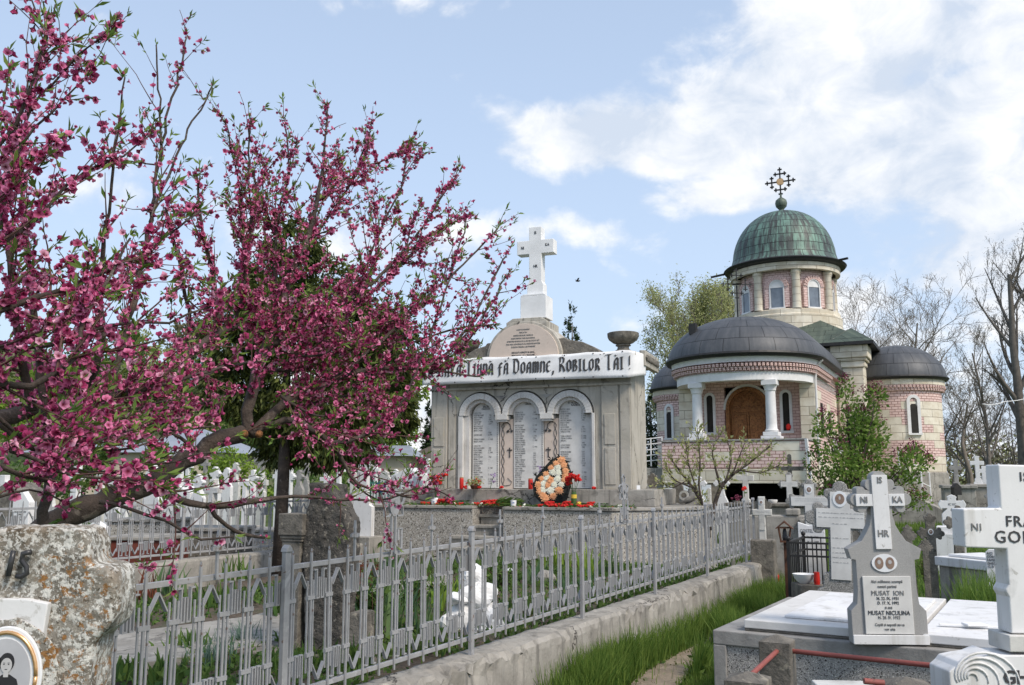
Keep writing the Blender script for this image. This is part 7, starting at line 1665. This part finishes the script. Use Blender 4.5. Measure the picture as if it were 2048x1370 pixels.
# spring green tree and brush left of the memorial
b0 = at(800, 940, 40); blobs = []
for px_, py_, r in ((790, 740, 40), (820, 780, 35), (780, 810, 45), (840, 730, 30), (800, 860, 40), (760, 870, 30), (740, 820, 40)): p = at(px_, py_, 40); s = 40 / F; blobs.append((p.x - b0.x, rnd.uniform(-1, 1), p.z + .1, r * s, r * s, r * s))
clump_tree('green_tree', 'fresh green tree left of the memorial above the shed', (b0.x, 40, -.1), blobs, 9000, .17, 'leaf_spring', 8)
for i, (px_, pyt, Y, w_, lm, lab) in enumerate(((1145, 636, 60, 38, 'leaf_dark', 'dark conifer top rising behind the memorial wing'), (862, 815, 45, 22, 'leaf_dark', 'narrow dark conifer at the left edge of the memorial'), (1300, 800, 48, 60, 'leaf_dark', 'dark conifer behind the ramp left of the church'), (430, 630, 90, 60, 'leaf_dark', 'dark conifer on the hill behind the blossoms'))):
    p = at(px_, pyt, Y); s = Y / F; H = p.z + .1; blobs = []
    nb = 9
    for k in range(nb): f = k / (nb - 1); rr_ = w_ * s * (.25 + .85 * (1 - f)); blobs.append((rnd.uniform(-.25, .25) * rr_, rnd.uniform(-.2, .2) * rr_, H * (.35 + .62 * f) , rr_, rr_, H * .09))
    clump_tree('conifer', lab, (p.x, Y, -.1), blobs, 7000, .22 * Y / 60, lm, 90 + i, aspect=3)
# trees on the hill, each with its own crown
hr = random.Random(3)
for i, (px_, pyt, Y, mt, lab) in enumerate(((60, 690, 80, 'leaf_mid', 'dark green hill tree at the far left behind the blossoms'), (130, 720, 74, 'leaf_spring', 'light green hill tree second from the left edge'), (210, 675, 88, 'leaf_mid', 'round green hill tree third from the left edge'), (290, 660, 94, 'leaf_bud', 'pale budding tree on the hill crest'), (370, 650, 98, 'leaf_brown', 'brownish bare tree on the hill seen through the blossom gap'), (340, 735, 72, 'leaf_mid', 'bushy green tree at the hill foot behind the metal roofed house'), (450, 760, 66, 'leaf_bud', 'pale green tree left of the evergreen trunk'), (20, 770, 62, 'leaf_spring', 'low spring green tree at the left edge'), (560, 820, 58, 'leaf_mid', 'green bush behind the evergreen trunk'), (660, 840, 56, 'leaf_spring', 'bright green bush right of the evergreen trunk'), (500, 840, 50, 'leaf_mid', 'green shrub row behind the grey stone cross'))):
    gz_ = at(px_, min(pyt + 170, 940), Y).z; p = at(px_, pyt, Y); H = p.z - gz_; s = Y / F; blobs = []
    for k in range(6): blobs.append((hr.gauss(0, 1) * 26 * s, hr.gauss(0, 1) * 20 * s, H * hr.uniform(.35, .85), 40 * s, 36 * s, 34 * s))
    clump_tree('hill_tree', lab, (p.x, Y, gz_), blobs, 3600, .26 * Y / 70, mt, 200 + i)
for i, (px_, py_, r, Y, mt, lab) in enumerate(((300, 905, 38, 30, 'leaf_mid', 'dark green bush before the pale house under the peach limb'), (470, 905, 40, 30, 'leaf_spring', 'yellow green bush at the right end of the pale house'), (150, 900, 40, 31, 'leaf_mid', 'green bush before the low house at far left'), (385, 915, 30, 31, 'leaf_mid', 'low green bush behind the white trefoil stones'))):
    p = at(px_, py_, Y); s = Y / F; z0 = .25; clump_tree('green_bush', lab, (p.x, Y, z0), [(hr.gauss(0, r * s * .8), hr.gauss(0, .3), (p.z - z0) * hr.uniform(.45, .95), r * s, r * s * .7, r * s * .8) for k in range(4)], 2600, .12, mt, 400 + i, cat='shrub')
# far brush
def brush(name, x0, x1, Y, pyt, n, mt, sz, seed):
    rr = np.random.RandomState(seed); x = rr.uniform(x0, x1, n); top = np.array([at(1024, pyt, Y).z] * n) * (.75 + .3 * np.sin(x * .35) * np.sin(x * .13 + 1) + rr.normal(0, .07, n))
    z = top * rr.rand(n) ** .75; y = Y + rr.uniform(-4, 4, n); o = leaves(name, np.stack([x, y, z], 1), sz, mt, None, 1.8); tag(o, kind='stuff')
brush('far_woods', 12, 75, 72, 862, 12000, 'leaf_brown', .34, 1)
brush('far_woods', 14, 80, 82, 850, 9000, 'leaf_bud', .4, 2)
brush('far_woods', -70, 14, 70, 880, 12000, 'leaf_mid', .36, 3)
mb = MB()
fr = random.Random(12)
for k in range(150):
    x = fr.uniform(18, 72) if k < 105 else fr.uniform(-8, 14); Y = fr.uniform(62, 78); h = fr.uniform(4.5, 9) * (1 if k < 105 else .8); p = Vector((x, Y, -.1)); mb.tube([p, p + Vector((fr.gauss(0, .3), 0, h * .5)), p + Vector((fr.gauss(0, .6), 0, h))], [.07, .05, .01], 4, cap=False)
    for j in range(16):
        z = h * fr.uniform(.25, .95); d = Vector((fr.gauss(0, 1), fr.gauss(0, .5), abs(fr.gauss(.8, .4)))).normalized(); q = p + Vector((0, 0, z)); L = h * .28 * (1.1 - z / h) + .5; e = q + d * L; mb.tube([q, q.lerp(e, .5) + Vector((0, 0, .05)), e], [.03, .018, .006], 3, cap=False)
        for _ in range(2): e2 = q.lerp(e, fr.uniform(.3, .8)); d2 = (d + Vector((fr.gauss(0, .8), 0, fr.gauss(.2, .5)))).normalized(); mb.tube([e2, e2 + d2 * L * .5], [.014, .005], 3, cap=False)
tag(mb.build('far_brushwood', 'farbark'), kind='stuff')

# lilac bush in front of the church
Yl = 22; b0 = at(1708, 1040, Yl); b0.z = 0; LB_ = thing('lilac_bush', 'tall green lilac bush with dark purple buds in front of the church', 'shrub', (b0.x, Yl, 0), 0)
lr = random.Random(4); m = MB(); P, D_, PBd = [], [], []
TG = [(1640, 850, 26), (1660, 880, 30), (1690, 800, 22), (1700, 850, 32), (1725, 830, 30), (1745, 870, 36), (1720, 900, 44), (1670, 920, 40), (1760, 910, 36), (1690, 950, 44), (1740, 950, 46), (1800, 930, 34), (1830, 925, 26), (1840, 905, 18), (1810, 970, 34), (1770, 985, 36), (1650, 965, 28), (1745, 800, 22), (1688, 770, 16), (1735, 790, 18), (1710, 990, 30), (1785, 1010, 26), (1640, 920, 22), (1860, 925, 14), (1680, 1000, 24), (1825, 1000, 20), (1735, 850, 30), (1720, 870, 34), (1655, 985, 18)]
for x, y, r in TG:
    c = at(x, y, Yl) - Vector((b0.x, Yl, 0)); c.y = lr.uniform(-.5, .5); s = Yl / F
    m.tube([(lr.uniform(-.15, .15), 0, .0), (c.x * .25, c.y * .3, c.z * .5), (c.x * .8, c.y, c.z * .85), (c.x, c.y, c.z)], [.03, .022, .012, .005], 5)
    for k in range(int(r * r * .27)):
        v = Vector((lr.gauss(0, 1), lr.gauss(0, 1), lr.gauss(0, 1))).normalized() * (lr.random() ** .45) * r * s; P.append(c + v); D_.append(v.normalized() + Vector((0, 0, .3)))
    for k in range(5): PBd.append(c + Vector((lr.gauss(0, .5), lr.gauss(0, .4), lr.uniform(.5, 1.05))) * r * s)
m.build('stems', 'bark', LB_, smooth='all'); leaves('leaf', [tuple(p) for p in P], .095, 'leaf_lilac', LB_, 1.7, dirs=[tuple(d) for d in D_])
Q = []
for p in PBd:
    for k in range(22): Q.append((p.x + lr.gauss(0, .035), p.y + lr.gauss(0, .035), p.z + lr.gauss(0, .07)))
leaves('flower_bud', Q, .05, 'purplebud', LB_, 1.6)
# young tree with a forked trunk behind the fence end
Ya = 15.5; b0 = at(1422, 1060, Ya); YT = thing('young_tree', 'small forked fruit tree just breaking into leaf before the church porch', 'tree', (b0.x, Ya, 0), 0); m = MB(); P, D_ = [], []
def yl(pts):
    L = [(at(x, y, Ya + .01 * i) - Vector((b0.x, Ya, 0)), r * Ya / F) for i, (x, y, r) in enumerate(pts)]
    H = hermite(L, .06); m.tube([a for a, b in H], [max(.005, b * .72) for a, b in H], 6)
    for i in range(3, len(H)):
        a = H[i][0]; seg = (a - H[i - 2][0]).normalized()
        for _ in range(2):
            o = Vector((lr.gauss(0, 1), lr.gauss(0, .6), lr.gauss(0, .8) + .3)).normalized(); e = a + (seg + o).normalized() * lr.uniform(.08, .28)
            if i > len(H) * .3: m.tube([a, e], [.0035, .002], 3, cap=False)
            for k in range(8 if i > len(H) * .3 else 0): q = a.lerp(e, lr.random()); P.append(q + Vector((lr.gauss(0, .012),) * 3)); D_.append((e - a).normalized())
yl([(1418, 1075, 6), (1415, 1045, 6), (1405, 1010, 5), (1385, 975, 4), (1362, 945, 3), (1340, 915, 2)]); yl([(1405, 1010, 4), (1398, 970, 3), (1400, 920, 2), (1395, 860, 1)]); yl([(1420, 1060, 6), (1428, 1015, 6), (1442, 975, 6), (1465, 950, 4), (1500, 925, 3), (1540, 892, 2)])
yl([(1442, 975, 4), (1432, 940, 3), (1425, 900, 2), (1440, 872, 1)]); yl([(1465, 950, 3), (1478, 915, 2), (1490, 885, 1)]); yl([(1480, 940, 3), (1520, 945, 2), (1560, 930, 1)]); yl([(1385, 975, 3), (1350, 960, 2), (1332, 935, 1)]); yl([(1395, 985, 3), (1378, 930, 2), (1372, 885, 1)]); yl([(1450, 965, 3), (1462, 920, 2), (1455, 880, 1)]); yl([(1375, 960, 2), (1345, 975, 1.5), (1325, 965, 1)])
m.build('trunk', 'bark', YT, smooth='all'); leaves('leaf', [tuple(p) for p in P], .06, 'leaf_bud', YT, 2.2, dirs=[tuple(d) for d in D_])

# ================================================================ GRASS AND BED PLANTS
def scatter_px(n, x0, x1, y0, y1, z=0.0, ok=lambda p: True, seed=1):
    rr = random.Random(seed); out = []
    while len(out) < n:
        p = gnd(rr.uniform(x0, x1), rr.uniform(y0, y1), z)
        if ok(p): out.append((p.x, p.y, p.z + .0))
    return out
def fence_n(p): return (Vector((p[0], p[1], 0)) - F0).dot(FN)
def fence_t(p): return (Vector((p[0], p[1], 0)) - F0).dot(FD)
def in_tomb(p):
    a, b = tl(p); return -.02 < a < TL and -.02 < b < TD + .0
def world_scatter(n, seed, fn, box):
    rr = random.Random(seed); out = []; tr = 0
    while len(out) < n and tr < n * 60:
        tr += 1; x, y = rr.uniform(box[0], box[1]), rr.uniform(box[2], box[3]); w = fn(x, y)
        if rr.random() < w: out.append((x, y, max(0, ghz(x, y)) - .01))
    return out
def wf_(x, y):
    n = fence_n((x, y)); t = fence_t((x, y))
    if n < .19 and t < 10: return 0
    if in_tomb((x, y)): return 0
    if n < .36 and t > 1.5: return 1
    d = path_dist(x, y)
    if d < -.03: return .01
    if d < .06: return .4
    return 1 if n < 2.6 else .7
near = world_scatter(90000, 5, wf_, (-.6, 5.4, 5.2, 14))
h = np.array([.11 + .20 * math.exp(-((fence_n(p) - .3) / .45) ** 2) * (1 if fence_t(p) > 2.2 else .45) for p in near]); h *= np.array([.55 if (path_dist(p[0], p[1]) < .2 and fence_n(p) > .5) else 1 for p in near])
o = blades('grass', near, h, .0085, 'grass', .45); tag(o, kind='stuff')
tall = world_scatter(9000, 6, lambda x, y: 1 if (.2 < fence_n((x, y)) < .85 and 2.6 < fence_t((x, y)) < 8.6 and path_dist(x, y) > .08 and math.sin(x * 5.1 + 1) * math.sin(y * 2.3) > -.25) else 0, (-.5, 5, 6, 14))
o = blades('tall_grass', tall, .34, .010, 'grass', .5); tag(o, kind='stuff')
turf = world_scatter(60000, 15, lambda x, y: 0 if (fence_n((x, y)) < .18 and fence_t((x, y)) < 10) or in_tomb((x, y)) or path_dist(x, y) < .03 else 1, (-.3, 5.2, 5.4, 13)); o = blades('turf', turf, .085, .010, 'grass', .9); tag(o, kind='stuff')
wl = world_scatter(7000, 25, lambda x, y: wf_(x, y) * (1 if math.sin(x * 4.1 + y) * math.sin(y * 3.3 - x) > .1 else .12), (-.6, 5.4, 5.2, 13)); o = leaves('weed_leaves', [(x, y, z + rnd.uniform(.02, .12)) for x, y, z in wl], .06, 'leaf_mid', None, 1.9, dirs=[(rnd.gauss(0, 1), rnd.gauss(0, 1), .5) for _ in wl]); tag(o, kind='stuff')
pl = world_scatter(1400, 35, lambda x, y: 1 if not in_tomb((x, y)) else 0, (-.6, 4, 5, 11)); o = leaves('fallen_leaves', [(x, y, z + .05) for x, y, z in pl], .03, 'grass_dry', None, 1.5); tag(o, kind='stuff')
dry = world_scatter(9000, 7, lambda x, y: wf_(x, y) * .9, (-.6, 5.4, 5.2, 14)); o = blades('dry_grass', dry, .09, .007, 'grass_dry', .8); tag(o, kind='stuff')
# tall green grass behind the tomb at right, and around the middle graves
tg = world_scatter(9000, 8, lambda x, y: 1 if TD + .06 < tl((x, y))[1] < TD + 1.2 and 1.3 < tl((x, y))[0] < 4.6 else 0, (2.2, 7.5, 6, 11)); tg = [(x, y, .44) for x, y, z in tg]; o = blades('tall_grass', tg, .40, .011, 'grass', .4); tag(o, kind='stuff')
tg = world_scatter(2500, 18, lambda x, y: 1 if TD + .05 < tl((x, y))[1] < TD + .5 and -.2 < tl((x, y))[0] < 1.4 else 0, (1.2, 5, 6, 11)); o = blades('tall_grass', tg, .22, .011, 'grass', .5); tag(o, kind='stuff')
mg = world_scatter(26000, 9, lambda x, y: (.4 + .6 * (math.sin(x * 2.2) * math.sin(y * 1.4 + .5) > -.1)) if (fence_n((x, y)) > .2 or fence_t((x, y)) > 10.3) else 0, (2.5, 15, 11, 32)); o = blades('grass', mg, .16, .022, 'grass', .5); tag(o, kind='stuff')
lg = world_scatter(14000, 10, lambda x, y: 1 if (Vector((x, y, 0)) - A2).dot(N2) < -.3 else 0, (-14, -1.5, 8, 26)); o = blades('grass', lg, .14, .02, 'grass', .5); tag(o, kind='stuff')
bg_ = world_scatter(15000, 11, lambda x, y: (.5 + .5 * math.sin(x * 3) * math.sin(y * 2.2)) * .8 if (-4.6 < fence_n((x, y)) < -.25 and fence_t((x, y)) < 9 and ml((x, y, 0))[1] < -1.4) else 0, (-6, 3, 4.5, 15)); PP = [gnd(x, y, ZP) for x, y in [(60, 1335), (225, 1340), (520, 1295), (760, 1218), (905, 1168), (905, 1140), (700, 1180), (500, 1228), (225, 1262), (30, 1275)]]
def inpoly(x, y):
    c = False
    for i in range(len(PP)):
        a, b = PP[i], PP[i - 1]
        if (a.y > y) != (b.y > y) and x < (b.x - a.x) * (y - a.y) / (b.y - a.y) + a.x: c = not c
    return c
bg_ = [(x, y, ZP) for x, y, z in bg_ if not inpoly(x, y)]; o = blades('bed_weeds', bg_[::2], .10, .020, 'leaf_mid', 1.1); tag(o, kind='stuff'); o = leaves('bed_leaves', [(x, y, z + .01 + .05 * rnd.random()) for x, y, z in bg_], .055, 'leaf_mid', None, 1.8); tag(o, kind='stuff')
def plant(kind, label, px_, py_, n, h_, w, mt, rad=.12, group=None, lean=.5, z=ZP, Yo=None, cat='plant'):
    p = gnd(px_, py_, z) if Yo is None else Vector((at(px_, py_, Yo).x, Yo, z)); t = thing(kind, label, cat, (p.x, p.y, z - .01), 0, group)
    B = [(nr.normal(0, rad * .5), nr.normal(0, rad * .5), 0) for _ in range(n)]; blades('leaf', B, h_, w, mt, lean, t, .35); return t
for a in ((745, 1290, 34, .48, .035, 'iris', .16, 'clump of broad iris blades left of the white rock pile'), (795, 1240, 26, .42, .03, 'iris', .14, 'smaller iris clump right behind the broad iris clump'), (1068, 1165, 26, .26, .03, 'iris', .14, 'low leafy clump in front of the solar lamp'), (1175, 1160, 26, .42, .03, 'leaf_spring', .13, 'bright yellow-green iris clump by the terrace wall'), (1220, 1150, 26, .35, .03, 'iris', .16, 'dark green iris clump near the terrace corner'),
          (290, 1205, 26, .30, .03, 'redleaf', .16, 'reddish lily shoots beside the lichened cross'), (330, 1195, 30, .34, .035, 'iris', .2, 'green lily clump before the far low wall'), (470, 1160, 30, .28, .035, 'leaf_mid', .2, 'green clump at the foot of the far low wall'), (420, 1215, 40, .22, .04, 'leaf_mid', .2, 'leafy clump beyond the paved path'),
          (270, 1350, 40, .12, .05, 'leaf_mid', .14, 'low rosette of green leaves right of the lichened cross'), (430, 1330, 90, .20, .010, 'bluegreen', .14, 'grey-green carnation cushion left of the stone footing'), (330, 1360, 40, .16, .03, 'leaf_mid', .12, 'small daylily tuft at the bottom edge'), (490, 1290, 60, .18, .010, 'bluegreen', .1, 'grey-green tuft against the smooth stone pillar'),
          (1010, 1255, 60, .18, .012, 'bluegreen', .14, 'blue-green tuft right of the white rock pile'), (1120, 1215, 60, .16, .012, 'bluegreen', .16, 'blue-green cushion near the wall edge'), (860, 1170, 60, .34, .014, 'leaf_mid', .16, 'feathery green clump behind the rock pile'), (735, 1100, 90, .42, .012, 'leaf_mid', .22, 'tall feathery clump against the terrace wall'), (700, 1340, 40, .2, .03, 'leaf_mid', .16, 'green leaves at the foot of the rough headstone'), (870, 1300, 50, .14, .02, 'leaf_mid', .18, 'low greenery before the white rocks'), (1560, 1105, 120, .28, .010, 'grass', .2, 'grassy tuft at the foot of the wooden lantern')):
    x, y, n, h_, w, mt, rad, lab = a; plant('garden_plant', lab, x, y, n, h_, w, mt, rad, z=ZP if x < 1500 else 0)
for k, (x, y, n, h_, mt, lab) in enumerate(((600, 1350, 40, .2, 'leaf_mid', 'green tuft by the footing of the rough headstone'), (840, 1270, 30, .34, 'iris', 'iris clump just left of the white rocks'), (905, 1215, 50, .26, 'leaf_spring', 'light green tuft left of the white rocks'), (980, 1150, 60, .3, 'leaf_mid', 'green clump behind the white rocks'), (1050, 1225, 40, .2, 'leaf_mid', 'low green leaves right of the white rocks'), (1150, 1190, 40, .24, 'iris', 'dark iris tuft near the wall below the tan rock'), (1120, 1135, 40, .3, 'leaf_spring', 'yellow green leaves at the terrace foot'), (560, 1240, 40, .3, 'leaf_mid', 'leafy clump left of the stone pillar'), (380, 1300, 50, .16, 'leaf_mid', 'low green leaves between path and fence'), (640, 1160, 60, .34, 'leaf_mid', 'green clump behind the rough headstone'), (780, 1150, 60, .3, 'iris', 'iris leaves beside the terrace wall'), (1270, 1120, 50, .3, 'leaf_mid', 'green clump near the terrace corner by the fence'), (1350, 1100, 60, .26, 'leaf_mid', 'green tuft at the far end of the flower bed'), (1420, 1085, 50, .26, 'leaf_spring', 'light green tuft behind the fence end'))):
    plant('garden_plant', lab, x, y, n, h_, .03, mt, .2)
def shrublet(label, px_, py_, h_, rad, mt, stemm='twig', z=ZP, n=320, leaf=.05, red=True):
    p = gnd(px_, py_, z); t = thing('shrub', label, 'shrub', (p.x, p.y, z), 0); m = MB(); P, D_ = [], []
    for k in range(12):
        a = rnd.uniform(0, 6.28); e = Vector((rad * math.cos(a) * rnd.random(), rad * math.sin(a) * rnd.random(), h_ * rnd.uniform(.6, 1))); m.tube([(0, 0, 0), e * .5 + Vector((0, 0, .05)), e], [.006, .005, .003], 4)
        for j in range(n // 12): f = rnd.uniform(.35, 1.05); q = e * f; P.append((q.x + rnd.gauss(0, rad * .16), q.y + rnd.gauss(0, rad * .16), q.z + rnd.gauss(0, .03))); D_.append((rnd.gauss(0, .6), rnd.gauss(0, .6), .5))
    m.build('stems', stemm, t); leaves('leaf', P, leaf, mt, t, 2.2, dirs=D_); return t
shrublet('peony shrub with red stems and dark green leaves right of the rough headstone', 745, 1290, .52, .24, 'leaf_mid', leaf=.06, n=500)
shrublet('rose bush with reddish young leaves beside the peony', 715, 1230, .55, .2, 'redleaf', n=260)
shrublet('bushy green shrub behind the peony', 820, 1225, .42, .28, 'leaf_mid', n=500)
shrublet('reddish rose bush at the left end of the terrace wall', 690, 1140, .5, .16, 'redleaf', n=200)
shrublet('green bush between the rocks and the terrace steps', 1000, 1180, .3, .3, 'leaf_mid', n=420)
shrublet('leafy shrub beside the upright stone behind the tomb', 1852, 1175, .55, .12, 'leaf_lilac', z=0, n=300, leaf=.045)
shrublet('creeping green plant inside the small black railing', 1600, 1160, .3, .2, 'leaf_mid', z=0, n=300)
p = at(1472, 996, 17.6); t = thing('pot_flowers', 'dusky purple flower bunch beside the narrow white cross', 'flowers', (p.x, p.y, p.z - .15), 0); m = MB(); [head(m, (rnd.gauss(0, .05), rnd.gauss(0, .04), .15 + rnd.gauss(0, .03)), .035, 5, k) for k in range(9)]; m.build('bloom', 'purplebud', t); m = MB(); m.lathe([(.05, -p.z + .15), (.05, 0), (.08, .1)], 12); m.build('pot', 'weathered', t)
